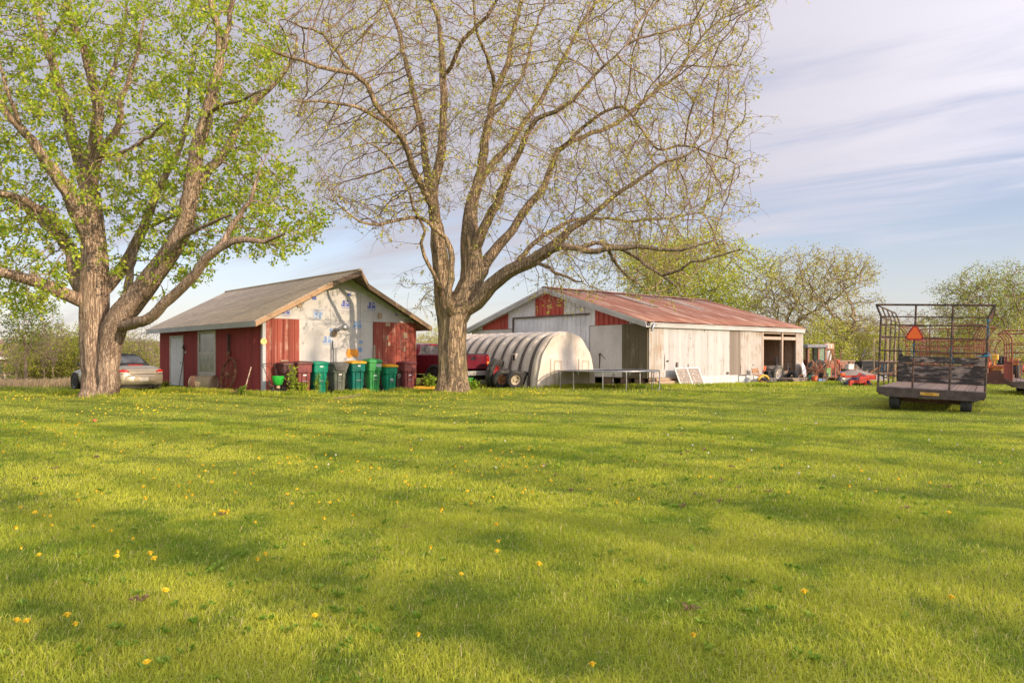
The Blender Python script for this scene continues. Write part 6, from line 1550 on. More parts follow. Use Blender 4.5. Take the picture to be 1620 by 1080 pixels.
# ------------------------------------------------------------------ wheeled bins along the gable
SH = frame_of(SHED_O, SHED_T)
def at_shed(px, off):
    u = on_x(SH, px, off); p = SH[2] + SH[0] * u - SH[1] * off; return float(p[0]), float(p[1])
def bin_mat(name, col): return plain(name, col, .46, 0, .3, 3.5, spec=.35)
def rrect(w, d, z, r=.05, n=4, cy=0):
    pts = []
    for cx_, cy_, a0 in ((w / 2 - r, d / 2 - r, 0), (-w / 2 + r, d / 2 - r, 90), (-w / 2 + r, -d / 2 + r, 180), (w / 2 - r, -d / 2 + r, 270)):
        for k in range(n + 1):
            a = R(a0 + 90 * k / n); pts.append((cx_ + r * math.cos(a), cy + cy_ + r * math.sin(a), z))
    return pts
def wheeled_bin(label, px, off, col, lidcol, h=1.1, w=.53, turn=0.0, style='plain', number=None, tag_z=.62, tilt=0.0, upper_label=False):
    x, y = at_shed(px, off)
    t = thing('wheeled_bin', label, 'bin', (x, y, gh(x, y) - .02), SHED_T + turn, 'wheeled bins along the shed gable')
    d = w * 1.02
    mb = MB()
    hh = h * .93; zc = hh * .70
    prof = [(.74, .0), (.76, .03), (.87, zc - .05), (.88, zc - .01), (1.0, zc + .02), (1.02, hh - .06), (1.06, hh - .05), (1.06, hh)]
    rows = [rrect(w * k, d * k, z, .06 * k, 4) for k, z in prof]
    mb.grid(rows, close=True); mb.add(rows[0], [tuple(range(len(rows[0]) - 1, -1, -1))]); mb.add(rows[-1], [tuple(range(len(rows[-1])))])
    b = mb.build('body', col, t, smooth=.6)
    fy = lambda z: -d / 2 * (.76 + (.87 - .76) * min(1, z / zc)) if z < zc else -d / 2 * 1.01
    # raised frame and dark recess of the lifting channel on the front
    mb = MB()
    z0, z1 = .05, hh * .80; xw = w * .17
    for s in (-1, 1): mb.add([(s * xw - .018, fy(z0) - .028, z0), (s * xw + .018, fy(z0) - .028, z0), (s * xw + .018, -d / 2 * 1.01 - .012, z1), (s * xw - .018, -d / 2 * 1.01 - .012, z1), (s * xw - .018, fy(z0) + .02, z0), (s * xw + .018, fy(z0) + .02, z0), (s * xw + .018, -d / 2 * .88, z1), (s * xw - .018, -d / 2 * .88, z1)], [(0, 1, 2, 3), (0, 3, 7, 4), (1, 5, 6, 2), (3, 2, 6, 7), (0, 4, 5, 1)])
    mb.bx(-xw - .018, xw + .018, -d / 2 * 1.01 - .014, -d / 2 * .85, z1, z1 + .035)
    mb.build('lift_channel', col, t)
    mb = MB(); mb.add([(-xw + .018, fy(z0) - .004, z0 + .01), (xw - .018, fy(z0) - .004, z0 + .01), (xw - .018, -d / 2 * .90, z1 - .002), (-xw + .018, -d / 2 * .90, z1 - .002)], [(0, 1, 2, 3)])
    mb.build('channel_back', col, t)
    mb = MB(); zb = hh * .42; mb.tube([(-xw, fy(zb) - .03, zb), (xw, fy(zb) - .03, zb)], .014, 8); mb.build('catch_bar', M_galv, t)
    # lid
    mb = MB(); lw, ld = w * 1.12, d * 1.14
    if style == 'hood':
        rows = [rrect(lw * k, ld * kd, z, .06, 4, cy) for k, kd, z, cy in ((1.0, 1.0, hh - .02, 0), (1.02, 1.02, hh + .02, 0), (.96, .96, hh + .06, .01), (.6, .6, hh + .085, .02))]
        mb.grid(rows, close=True); mb.add(rows[-1], [tuple(range(len(rows[-1])))])
        mb.prism([(-.2, hh - .22), (.2, hh - .22), (.285, hh - .02), (.285, hh + .02), (-.285, hh + .02), (-.285, hh - .02)], -ld / 2 - .035, -ld / 2 + .0)
        for k in range(8): xx = -.15 + .3 * k / 7; mb.bx(xx - .008, xx + .008, -ld / 2 - .045, -ld / 2 - .0355, hh - .19, hh - .06)
    else:
        dome = .09 if style == 'dome' else .045
        rows = [rrect(lw * k, ld * k, z, .06 * k, 4) for k, z in ((1.0, hh - .025), (1.02, hh + .0), (1.0, hh + .03), (.88, hh + .035 + dome * .4), (.62, hh + .035 + dome * .8), (.3, hh + .04 + dome))]
        mb.grid(rows, close=True); mb.add(rows[-1], [tuple(range(len(rows[-1])))])
    ld_ = mb.build('lid', lidcol, t, smooth=.7)
    mb = MB(); mb.tube([(-w * .32, d * .62, hh + .01), (w * .32, d * .62, hh + .01)], .018, 8)
    for s in (-1, 1): mb.bar((s * w * .32, d * .5, hh - .02), (s * w * .32, d * .62, hh + .01), .03)
    mb.build('handle', col, t)
    for s in (-1, 1):
        mb = MB(); mb.lathe([(.0001, -.03), (.12, -.03), (.13, -.015), (.13, .015), (.12, .03), (.0001, .03)], 18, Matrix.Translation((s * w * .42, d * .36, .13)) @ Matrix.Rotation(R(90), 4, 'Y')); mb.build('wheel', M_tyre, t, smooth=.6)
    if number:
        zz = hh - .13; mb = MB(); mb.bx(.02, .22, -d / 2 * 1.02 - .006, -d / 2 * 1.02 - .001, zz - .045, zz + .045); nl = mb.build('number_label', M_label, t)
        text_mesh(number, .075, M_black, 'number_digits', nl, Matrix.Translation((.12, -d / 2 * 1.02 - .008, zz)) @ Matrix.Rotation(R(90), 4, 'X'), .0008, 1.0, .002)
    mb = MB(); zz = hh * tag_z; yy = fy(zz) - .006 if zz < zc else -d / 2 * 1.03
    mb.bx(-.06, .06, (-d / 2 * .90 + .0) - .012 if zz < zc else yy - .003, (-d / 2 * .90) - .009 if zz < zc else yy, zz - .02, zz + .02)
    mb.build('small_label', M_label, t)
    return t
def build_bins():
    mar = bin_mat('bin_maroon', (.21, .055, .055)); mard = bin_mat('bin_maroon_dark', (.11, .04, .038)); grn = bin_mat('bin_green', (.0, .24, .14)); oli = bin_mat('bin_olive', (.135, .15, .115)); olid = bin_mat('bin_lid_olive', (.12, .12, .105))
    tea = bin_mat('bin_teal', (.0, .13, .095)); kel = bin_mat('bin_kelly', (.045, .29, .075)); ylw = bin_mat('lid_yellow', (.72, .36, .015)); brn = bin_mat('bin_brown', (.075, .038, .035)); kel2 = bin_mat('bin_jade', (.01, .26, .13))
    wheeled_bin('dark maroon bin leftmost against the red boards, a block of wood on its lid', 454.5, .40, mard, mard, 1.10)
    wheeled_bin('maroon bin between the dark maroon bin and the first green bin', 477, .62, mar, mard, 1.13)
    wheeled_bin('green bin with green lid and a weed growing before it', 503, .60, grn, grn, 1.14, tag_z=.90)
    wheeled_bin('olive grey bin with a grooved hood lid', 533, .55, oli, olid, 1.12, style='hood', tag_z=.66)
    wheeled_bin('dark teal bin with a yellow lid, tallest of the two with yellow lids', 561.5, .62, tea, ylw, 1.17, .56, tag_z=.9)
    wheeled_bin('bright green bin with domed green lid and white number label', 588.5, .66, kel, kel, 1.20, .52, style='dome', number='0003', tag_z=.55)
    wheeled_bin('short jade green bin with a yellow lid', 614.5, .62, kel2, ylw, 1.03, .50, tag_z=.5)
    t = wheeled_bin('maroon bin rightmost at the shed corner', 643, .55, mar, mar, 1.16, tag_z=.58)
    x, y = at_shed(629.5, .35); t = thing('recycling_box', 'low dark brown bin with a round white emblem squeezed behind the jade green bin', 'bin', (x, y, gh(x, y)), SHED_T, None)
    mb = MB(); rows = [rrect(.40 * k, .42 * k, z, .04, 4) for k, z in ((.8, 0), (.98, .74), (1.05, .75), (1.05, .79))]; mb.grid(rows, close=True); mb.add(rows[-1], [tuple(range(len(rows[-1])))]); mb.build('body', brn, t, smooth=.6)
    mb = MB(); rows = [rrect(.42 * k, .44 * k, z, .04, 4) for k, z in ((1.05, .791), (1.05, .82), (.8, .84))]; mb.grid(rows, close=True); mb.add(rows[-1], [tuple(range(len(rows[-1])))]); mb.build('lid', mard, t, smooth=.6)
    mb = MB(); mb.ring((-.08, -.212, .58), (0, 1, 0), .06, .009, 18, 5); mb.bx(-.095, -.065, -.217, -.211, .56, .60); mb.build('emblem', M_label, t)
    x, y = at_shed(452, .40); t = MB().bx(-.14, .14, -.05, .05, 0, .045).build('wood_block', M_wood, None, loc=(x - .04, y - .05, gh(x, y) + 1.105), rot=(0, R(-3), SHED_T), bevel=.005); tag(t, 'small block of pale wood lying on the leftmost bin lid', 'wood block')
build_bins()

# ------------------------------------------------------------------ things about the shed
def weed(px, Y, h, w, n, label, col=((.30, .38, .03), (.38, .44, .05), (.22, .31, .025)), seed=1, big=.06):
    r = np.random.default_rng(seed); x = gx(px, Y); t = thing('weed', label, 'plant', (x, Y, gh(x, Y)), 0)
    tips = []; mb = MB()
    for k in range(n):
        a = r.random() * 6.28; e = Vector((math.cos(a) * w * r.random(), math.sin(a) * w * r.random(), h * (.55 + .45 * r.random()))); m = e * .5 + Vector((0, 0, h * .12))
        mb.tube([(0, 0, 0), m, e], [.008, .006, .003], 5)
        for q in np.linspace(.25, 1, 9): tips.append(np.array(e * q) + r.normal(0, w * .12, 3))
    mb.build('stem', M_stem, t)
    V, Q, C = leaves(tips, 3, w * .16, big, col, r, .75, .1); V[:, 2] = np.maximum(V[:, 2], .01); fast_mesh('foliage', V, Q, 4, M_far_leaf, t, colors=C); return t
def side_pos(px, off):
    w = on_y(SH, px, off); p = SH[2] - SH[0] * off + SH[1] * w; return float(p[0]), float(p[1])
def shed_things():
    # broadcast spreader
    x, y = at_shed(440, .75); t = thing('seed_spreader', 'push seed spreader with bright green hopper in front of the red boards', 'spreader', (x, y, gh(x, y)), SHED_T + R(10))
    gp = plain('hopper_green', (.03, .42, .05), .4)
    mb = MB(); mb.lathe([(.09, .32), (.15, .36), (.165, .42), (.185, .44), (.215, .60), (.225, .605), (.225, .62), (.2, .615), (.17, .46)], 22, Matrix.Diagonal((1.0, .85, 1, 1)), cap=False); mb.lathe([(.0001, .325), (.09, .325)], 22, cap=False); mb.build('hopper', gp, t, smooth=.8)
    mb = MB(); mb.tube([(-.16, .1, .12), (-.2, .22, .45), (-.3, .42, .95), (-.28, .45, 1.02), (.0, .47, 1.04), (.14, .45, 1.02), (.16, .42, .95), (.16, .22, .5), (.14, .1, .12)], .013, 6); mb.tube([(-.2, .0, .32), (.2, .0, .32)], .015, 6); mb.tube([(-.18, 0, .32), (-.22, -.1, .02)], .012, 6); mb.tube([(.18, 0, .32), (.14, .0, .13)], .012, 6); mb.build('handle_frame', M_black, t)
    for s in (-1, 1):
        mb = MB(); mb.ring((s * .22, .05, .125), (1, 0, 0), .105, .022, 20, 8)
        for k in range(5): a = k * 1.256; mb.bar((s * .22, .05, .125), (s * .22, .05 + .1 * math.cos(a), .125 + .1 * math.sin(a)), .018)
        mb.build('wheel', M_tyre, t, smooth=1)
    mb = MB(); mb.tube([(-.22, .05, .125), (.22, .05, .125)], .012, 6); mb.build('axle', M_galv, t)
    mb = MB(); mb.lathe([(.05, .2), (.07, .23), (.05, .3)], 12); mb.build('gear_case', worn('tan_case', (.5, .36, .22), (.3, .2, .12), .4), t)
    # barrel lying beside the window
    x, y = side_pos(322, .62); t = thing('barrel', 'tan fibre barrel with brown bands lying on its side under the shed window', 'barrel', (x, y, gh(x, y) + .29), SHED_T + R(36), None)
    Mb = Matrix.Rotation(R(90), 4, 'X'); m_b = worn('barrel_tan', (.43, .34, .22), (.27, .19, .12), .4, 4, (1, 1, 1), .8)
    mb = MB(); mb.lathe([(.24, -.48), (.265, -.46), (.28, -.15), (.285, .1), (.275, .36), (.255, .48), (.235, .48), (.23, .45), (.0001, .44)], 28, Mb); mb.lathe([(.0001, -.46), (.24, -.46)], 28, Mb, cap=False); mb.build('drum', m_b, t, smooth=.6)
    mb = MB()
    for z in (-.36, -.28, -.2): mb.lathe([(.279, z - .03), (.29, z - .02), (.29, z + .02), (.281, z + .03)], 28, Mb, cap=False)
    mb.build('band', plain('band_brown', (.2, .1, .07), .8), t, smooth=.6)
    mb = MB(); mb.lathe([(.262, .40), (.29, .41), (.29, .46), (.262, .47)], 28, Mb, cap=False); mb.build('hoop', M_wood, t, smooth=.6)
    # old iron wheel leaning on the wall
    x, y = side_pos(361, .30); t = thing('iron_wheel_relic', 'large rusty iron spoked wheel leaning on the shaded shed wall', 'wheel', (x, y, gh(x, y)), 0, None, (0, 0, SHED_T))
    Mw = Matrix.Translation((0, 0, .62)) @ Matrix.Rotation(R(12), 4, 'Y')
    mb = MB(); mb.M = Mw; mb.lathe([(.58, -.045), (.61, -.045), (.61, .045), (.58, .045), (.58, -.045)], 40, Matrix.Rotation(R(90), 4, 'Y'), cap=False); mb.build('rim', M_rustiron, t, smooth=.5)
    mb = MB(); mb.M = Mw; mb.lathe([(.07, -.1), (.09, -.08), (.09, .08), (.07, .1)], 16, Matrix.Rotation(R(90), 4, 'Y'))
    for k in range(10): a = 2 * math.pi * k / 10 + .2; mb.tube([((-1) ** k * .05, .08 * math.cos(a), .08 * math.sin(a)), (0, .585 * math.cos(a), .585 * math.sin(a))], .011, 6)
    mb.build('spokes', M_rustiron, t, smooth=1)
    # stove pipe piece and small pot hanging on the wall
    x, y = side_pos(361.5, .10); z = gz(530, y); t = thing('hanging_tool', 'dark strap with a small brown cup hanging on the wall above the iron wheel', 'tool', (x, y, gz(552, y)), SHED_T)
    mb = MB(); mb.bx(-.03, .02, -.07, .06, -.1, .56); mb.build('strap', plain('strap_black', (.035, .03, .028), .8), t, bevel=.02)
    mb = MB(); mb.lathe([(.05, -.26), (.085, -.14), (.07, -.1)], 14); mb.build('cup', plain('cup_brown', (.23, .1, .06), .7), t, smooth=1)
    mb = MB(); mb.tube([(0, .1, -.22), (0, .19, -.3), (0, .2, -.42), (0, .12, -.46), (0, .05, -.5)], .012, 6); mb.tube([(0, .19, -.3), (0, .1, -.45)], .012, 6); mb.build('hook', plain('hook_red', (.4, .08, .04), .6), t)
    # shovel handle and bricks
    x, y = side_pos(386, .45); t = thing('spade', 'pale wooden spade handle leaning on the shed wall right of the iron wheel', 'spade', (x, y, gh(x, y)), SHED_T)
    mb = MB(); mb.tube([(0, .0, .05), (.2, -.12, .92)], .022, 8); mb.build('shaft', worn('pale_handle', (.55, .42, .32), (.4, .3, .22), .4), t, smooth=1); mb = MB(); mb.prism([(-.1, 0), (.1, 0), (.12, .2), (.05, .26), (-.05, .26), (-.12, .2)], -.008, .008, Matrix.Rotation(R(-15), 4, 'Y')); mb.build('blade', M_rustiron, t)
    for k, (px, off, rz, lab) in enumerate(((371, .62, .3, 'loose red brick in the grass below the iron wheel'), (379, .72, -.5, 'loose red brick in the grass by the spade'))):
        x, y = side_pos(px, off); t = MB().bx(-.2, .2, -.1, .1, 0, .12).build('brick', worn('loose_brick', (.36, .17, .1), (.25, .15, .1), .4, 5), None, loc=(x, y, gh(x, y) - .01), rot=(0, 0, rz), bevel=.012); tag(t, lab, 'brick', 'bricks by the shed wall')
    # long handled tool by the door
    x, y = side_pos(287, .22); t = thing('pole_pruner', 'thin dark pole tool leaning beside the white shed door', 'tool', (x, y, gh(x, y)), SHED_T)
    mb = MB(); mb.tube([(-.05, .14, 0), (.15, -.02, 1.72)], .014, 6); mb.build('pole', M_black, t); mb = MB(); mb.tube([(.14, -.01, 1.55), (.06, .02, 1.62), (.1, .0, 1.75)], .03, 8); mb.build('head', M_black, t)
    r = np.random.default_rng(4)
    weed(464, at_shed(464, 1.0)[1], 1.0, .24, 9, 'leafy yellow green sapling in front of the maroon bins', seed=2, big=.085); weed(480, at_shed(480, 1.1)[1], .42, .22, 9, 'low leafy weed at the foot of the second maroon bin', seed=3, big=.08)
    weed(503, at_shed(505, 1.05)[1], .72, .13, 6, 'thin weed climbing before the green bin', ((.2, .3, .03), (.28, .36, .04)), 4, .07); weed(516, at_shed(517, .8)[1], .62, .09, 4, 'thin dark stemmed weed between the green and the olive bin', ((.2, .27, .03), (.3, .36, .04)), 5, .07)
    x, y = side_pos(383, .8); weed(383, y, .22, .14, 7, 'broad leaved dock plant by the spade blade', ((.25, .36, .05), (.3, .4, .07)), 6, .14); x, y = side_pos(262, .8); weed(264, y, .3, .2, 7, 'small weed behind the car bumper at the shed corner', seed=7)
    weed(683, 29.8, .55, .3, 10, 'leafy weed between the last bin and the tree trunk', ((.24, .34, .03), (.3, .4, .05)), 8, .13); weed(668, 30.0, .42, .14, 7, 'reddish dead stalks by the shed corner', ((.3, .17, .1), (.35, .22, .12)), 9, .06)
    weed(745, 29.6, .35, .35, 12, 'grassy weed at the right foot of the budding tree', ((.2, .32, .03), (.28, .38, .04)), 10, .12)
    # yellow plastic sled
    x, y = gx(667, 29.6), 29.6; t = thing('yellow_sled', 'yellow plastic sled half sunk in the grass right of the bins', 'sled', (x, y, gh(x, y) + .02), R(10))
    mb = MB(); mb.grid([[(a, -.16, .1 + .04 * a * a), (a, -.13, .02), (a, .13, .02 + .02 * a), (a, .16, .1 + .06 * a)] for a in np.linspace(-.5, .5, 8)]); o = mb.build('shell', M_yellow, t, smooth=.9); m = o.modifiers.new('thick', 'SOLIDIFY'); m.thickness = .012
    mb = MB(); mb.tube([(-.5, -.16, .11), (0, -.16, .1), (.5, -.16, .11)], .02, 6); mb.tube([(-.5, .16, .08), (.5, .16, .14)], .02, 6); mb.build('rim', M_yellow, t, smooth=1)
    # green tub behind the trunk
    x, y = gx(738, 30), 30.0; t = thing('green_tub', 'green plastic tub peeping out behind the budding tree', 'tub', (x, y, gh(x, y)), R(20))
    mb = MB(); rows = [rrect(.40 * k, .5 * k, z, .06, 4) for k, z in ((.8, 0), (.95, .42), (1.08, .43), (1.08, .47), (1.0, .47), (.85, .05))]; mb.grid(rows, close=True); mb.add(rows[-1], [tuple(range(len(rows[-1])))]); mb.build('tub_body', gp, t, smooth=.6)
    mb = MB(); mb.tube([(.1, -.27, .3), (.1, -.31, .2), (-.1, -.31, .2), (-.1, -.27, .3)], .012, 6); mb.build('handle', M_black, t)
    # small fallen things on the lawn
    Y = gy(633); x = gx(548, Y); o = MB(); o.tube([(-.35, 0, .02), (-.05, .05, .05), (.2, .0, .09), (.42, .1, .13)], [.018, .02, .014, .006], 6); o.tube([(.05, .03, .06), (.15, .15, .04), (.2, .2, .03)], [.01, .008, .004], 5); o = o.build('fallen_branch', M_wood, None, smooth=1, loc=(x, Y, gh(x, Y) + .03)); tag(o, 'short fallen branch lying on the lawn before the bins', 'branch')
    Y = gy(669); x = gx(150, Y); o = MB(); o.lathe([(.03, 0), (.036, .024), (.027, .045), (.0001, .05)], 12); o = o.build('orange_ball', plain('faded_orange', (.6, .16, .06), .7), None, smooth=1, loc=(x, Y, gh(x, Y) + .02)); tag(o, 'small faded orange ball half hidden in the lawn on the left', 'ball')
shed_things()

# ------------------------------------------------------------------ loose wheels, trampoline, frames before the barn
def loose_wheel(label, px, Y, Rr, wd, face, lean, rim, tyre=None, group='loose tractor wheels by the hut', rimf=.55, z=None, flat=False):
    x = gx(px, Y); t = thing('wheel_assembly', label, 'wheel', (x, Y, (gh(x, Y) if z is None else z)), 0, group)
    a = MB(); b = MB(); M = (Matrix.Translation((0, 0, wd / 2)) @ Matrix.Rotation(R(90), 4, 'Y')) if flat else Matrix.Rotation(R(face), 4, 'Z') @ Matrix.Translation((0, 0, Rr * .97)) @ Matrix.Rotation(R(lean), 4, 'Y')
    a.M = M; b.M = M; wheel_geo(a, b if rim else None, Rr, wd, rimf)
    a.build('tyre', tyre or M_tyre, t, smooth=.7)
    if rim: b.build('rim', rim, t, smooth=.6)
    return t
def yard_things():
    r_rust = worn('rim_rust', (.26, .10, .045), (.45, .24, .12), .45, 7, (1, 1, 1), .85); r_tan = worn('rim_tan', (.55, .46, .33), (.3, .17, .09), .4, 6, (1, 1, 1), .7); r_red = plain('rim_red', (.33, .03, .03), .6)
    loose_wheel('tall ribbed tractor tyre leaning on its twin behind the pickup bumper', 781, 31.2, .60, .30, -20, 10, r_red); loose_wheel('tall ribbed tractor tyre standing nearest the hut', 787, 31.9, .58, .30, -24, 12, None)
    loose_wheel('wheel with a rusty orange rim next to the tall tractor tyres', 793, 30.7, .37, .24, -62, 16, r_rust); loose_wheel('rimless looking wheel leaning behind the rusty rimmed one', 800, 31.4, .39, .24, -40, 16, r_rust)
    loose_wheel('wheel with a pale tan rim in front of the hut side', 814, 30.4, .36, .26, -62, 14, r_tan); loose_wheel('dark wheel leaning behind the pale rimmed one', 822, 30.7, .35, .24, -40, 16, None); loose_wheel('rightmost dark wheel leaning on the hut ribs', 829, 30.9, .34, .22, -36, 18, None)
    # trampoline frame
    Y = 30.4; x = gx(962, Y); Rt = 2.02; zt = gz(587, Y)
    t = thing('trampoline', 'round trampoline with dark mat and galvanised legs in front of the barn', 'trampoline', (x, Y, gh(x, Y)), R(8))
    mb = MB(); mb.ring((0, 0, zt), (0, 0, 1), Rt, .026, 40, 8); mb.build('frame_ring', M_galv, t, smooth=1)
    for k in range(6):
        a0 = 2 * math.pi * k / 6 + .38; mb = MB(); pts = []
        for s in (-1, 1):
            a = a0 + s * .22; pts.append((Rt * math.cos(a), Rt * math.sin(a)))
        mb.tube([(*pts[0], zt), (*pts[0], -.02), ((pts[0][0] + pts[1][0]) / 2 * 1.0, (pts[0][1] + pts[1][1]) / 2, -.05), (*pts[1], -.02), (*pts[1], zt)], .021, 7); mb.build('leg', M_galv, t, smooth=1)
    mb = MB(); mb.lathe([(.0001, zt - .004), (Rt - .16, zt - .0), (Rt - .16, zt + .004), (.0001, zt + .002)], 40); mb.build('mat', M_black, t)
    mb = MB()
    for k in range(60): a = 2 * math.pi * k / 60; mb.tube([((Rt - .16) * math.cos(a), (Rt - .16) * math.sin(a), zt), (Rt * math.cos(a), Rt * math.sin(a), zt)], .008, 4)
    q = random.Random(9)
    for k in range(14): a = q.uniform(0, 6.28); mb.tube([(Rt * math.cos(a), Rt * math.sin(a), zt), (Rt * math.cos(a) + q.uniform(-.04, .04), Rt * math.sin(a), zt - q.uniform(.06, .14))], .01, 4)
    mb.build('springs', M_galv, t)
    # twin window sashes leaning against the barn
    BN = frame_of(BARN_O, BARN_T)
    u0, u1 = on_x(BN, 1072, .6), on_x(BN, 1111, .6); p = BN[2] + BN[0] * u0 - BN[1] * .75; wd = u1 - u0
    t = thing('old_window', 'old twin white window sash with peeling dirty panes leaning on the barn wall', 'window', (p[0], p[1], gh(*p)), 0, None, (R(-24), 0, BARN_T))
    mb = MB(); hh = .86
    for a in (0, wd / 2 - .04, wd - .07): mb.bx(a, a + .07, -.02, .02, 0, hh)
    mb.bx(.07, wd - .07, -.019, .019, hh - .06, hh); mb.bx(.07, wd - .07, -.019, .019, 0, .06); mb.build('sash', M_white, t, bevel=.004)
    mp = worn('peeling_pane', (.26, .21, .17), (.60, .55, .48), .42, 7, (.7, 1, 2.2), .6); mb = MB(); mb.bx(.07, wd / 2 - .04, -.006, .006, .06, hh - .06); mb.bx(wd / 2 + .03, wd - .07, -.006, .006, .06, hh - .06); mb.build('pane', mp, t)
    for a in (0, 1):
        p2 = BN[2] + BN[0] * (u0 - .15 + a * .0) - BN[1] * .12
    # logs and scrap wood under the corner
    p = BN[2] + BN[0] * .9 - BN[1] * .45; t = thing('log_pile', 'few bleached logs and a stump lying against the barn corner', 'logs', (p[0], p[1], gh(*p)), BARN_T)
    for k, (a, b, z, L, rr, rz) in enumerate(((-.9, .1, .1, 1.1, .1, .2), (.2, .05, .11, 1.7, .12, -.08), (-.2, .2, .26, 1.2, .09, .1), (.6, .25, .28, 1.0, .08, -.2))):
        mb = MB(); M = Matrix.Translation((a, b, z)) @ Matrix.Rotation(rz, 4, 'Z'); mb.tube([(-L / 2, 0, 0), (-L * .1, .02, .02), (L / 2, 0, -.01)], [rr, rr * .95, rr * .8], 10, M=M); mb.build('log', worn('bleached_log', (.42, .3, .19), (.28, .19, .12), .4, 5, (.3, 1, 1)), t, smooth=.8)
    p = BN[2] + BN[0] * 1.85 - BN[1] * .16; o = MB(); o.bx(-.05, .05, -.03, .03, 0, 1.0); o = o.build('short_post', M_oldwood, None, loc=(p[0] - .0, p[1], gh(*p)), rot=(R(-5), R(3), BARN_T), bevel=.01); tag(o, 'short weathered post leaning on the wall left of the window sash', 'post')
    # ---- clutter in and before the open bay
    def B(px, off): u = on_x(BN, px, off); p = BN[2] + BN[0] * u - BN[1] * off; return float(p[0]), float(p[1])
    def inb(px, depth): return B(px, -depth)
    x, y = inb(1217, 1.1); loose_wheel('old tyre lying flat at the bottom of the stack in the barn bay', 1214, y, .50, .24, 0, 0, None, M_tyre_dusty, 'tyres piled in the barn bay', z=.05, flat=True); loose_wheel('dusty tyre lying in the middle of the stack in the barn bay', 1216, y - .1, .52, .24, 0, 0, None, M_tyre_dusty, 'tyres piled in the barn bay', z=.31, flat=True); loose_wheel('dusty tyre on top of the stack in the barn bay', 1212, y + .05, .46, .22, 0, 0, None, M_tyre_dusty, 'tyres piled in the barn bay', z=.57, flat=True)
    x, y = B(1230, .10); loose_wheel('wheel with white and rust rim leaning on the bay post', 1230, y, .42, .24, -50, 12, worn('rim_white', (.6, .55, .48), (.45, .22, .1), .42, 7, (1, 1, 1), .7), M_tyre_dusty, 'tyres piled in the barn bay', .62)
    x, y = B(1208, .55); loose_wheel('flat worn tyre in the grass before the bay', 1213, y, .46, .22, 0, 0, None, M_tyre_dusty, 'tyres piled in the barn bay', z=.02, flat=True); x, y = B(1249, .5); loose_wheel('dark tyre half buried by the plank stack', 1251, y, .40, .2, 30, 30, None, M_tyre, 'tyres piled in the barn bay', z=-.22)
    def pole(name, label, px0, py0, px1, py1, depth, rad, mat, cat='pole', head=None):
        x0, y0 = inb(px0, depth); x1, y1 = inb(px1, depth + .45); a = Vector((x0, y0, gz(py0, y0))); b = Vector((x1, y1, gz(py1, y1)))
        t = thing(name, label, cat, a); d = b - a; mb = MB(); mb.tube([(0, 0, 0), d * .5 + Vector((.01, 0, 0)), d], rad, 7); mb.build('shaft', mat, t, smooth=1)
        if head: mb = MB(); mb.M = Matrix.Translation(d if head[0] else (0, 0, 0)); mb.bx(-head[1], head[1], -.03, .03, -head[2], head[2]); mb.build('head', head[3], t, bevel=.01)
    pole('rake', 'yellow handled rake standing in the barn bay', 1250.5, 583, 1257, 538, .5, .028, M_yellow, 'rake', (0, .16, .04, M_rustiron)); pole('broom', 'white handled broom standing left of the yellow rake', 1247, 588, 1245, 556, .45, .03, M_white, 'broom', (0, .12, .08, M_oldwood)); pole('fork', 'pinkish handled fork slanting across the right of the bay', 1253, 590, 1263, 566, .1, .026, worn('pink_handle', (.5, .3, .24), (.36, .2, .15), .4), 'fork', (0, .1, .06, M_rustiron))
    pole('hay_hook_pole', 'thin tan pole hanging high in the bay', 1219.5, 556, 1214, 538, 2.6, .02, worn('tan_handle', (.5, .34, .18), (.36, .24, .14), .4), 'pole', (1, .03, .03, M_rustiron)); pole('crow_bar', 'short white bar slanting at the foot of the rake', 1255.5, 588, 1258.5, 583, .1, .025, M_white, 'bar', (0, .05, .03, M_rustiron))
    x, y = inb(1231, .9); o = MB(); o.bx(-.11, .11, -.025, .025, 0, 1.15); o.bx(-.10, .02, .03, .07, 0, .95); o = o.build('grey_plank', M_oldwood, None, loc=(x, y, .1), rot=(R(-8), R(4), BARN_T)); tag(o, 'wide grey plank standing upright behind the wheels in the bay', 'plank')
    x, y = B(1209, .02); t = thing('chain_saw', 'orange saw handle hooked at the edge of the bay', 'saw', (x, y - .02, gz(588, y)), BARN_T)
    mb = MB(); mb.tube([(-.12, 0, .0), (.08, 0, .14), (.12, 0, .24), (.03, 0, .27), (-.08, 0, .18), (-.12, 0, .06)], .035, 8); mb.build('handle', M_orange, t, smooth=1); mb = MB(); mb.bx(-.2, -.05, -.03, .03, -.1, .1); mb.build('motor', M_black, t, bevel=.02)
    x, y = inb(1210, .2); o = MB(); o.bx(-.5, .45, -.2, .2, 0, .34); o.bx(-.3, .2, -.15, .18, .34, .5); o = o.build('black_box', plain('box_black', (.025, .024, .023), .7), None, loc=(x + .25, y + .15, .02), rot=(0, 0, BARN_T), bevel=.02); tag(o, 'black box on the floor under the tyre stack in the bay', 'box')
    def bucket(label, px, py, Y, rad, h, mat, fill=None, band=None, z=None):
        x = gx(px, Y); z = gz(py, Y) if z is None else z; t = thing('bucket', label, 'bucket', (x, Y, z), 0); mb = MB(); mb.lathe([(rad * .82, 0), (rad * .98, h * .92), (rad * 1.06, h * .93), (rad * 1.06, h), (rad * .95, h), (rad * .8, h * .15)], 18, cap=False); mb.lathe([(.0001, .01), (rad * .82, 0)], 18, cap=False); mb.build('pail', mat, t, smooth=.6)
        mb = MB(); mb.tube([(-rad, 0, h * .9), (-rad * .8, -rad * .7, h * .55), (0, -rad * 1.15, h * .4), (rad * .8, -rad * .7, h * .55), (rad, 0, h * .9)], .008, 5); mb.build('bail', M_galv, t)
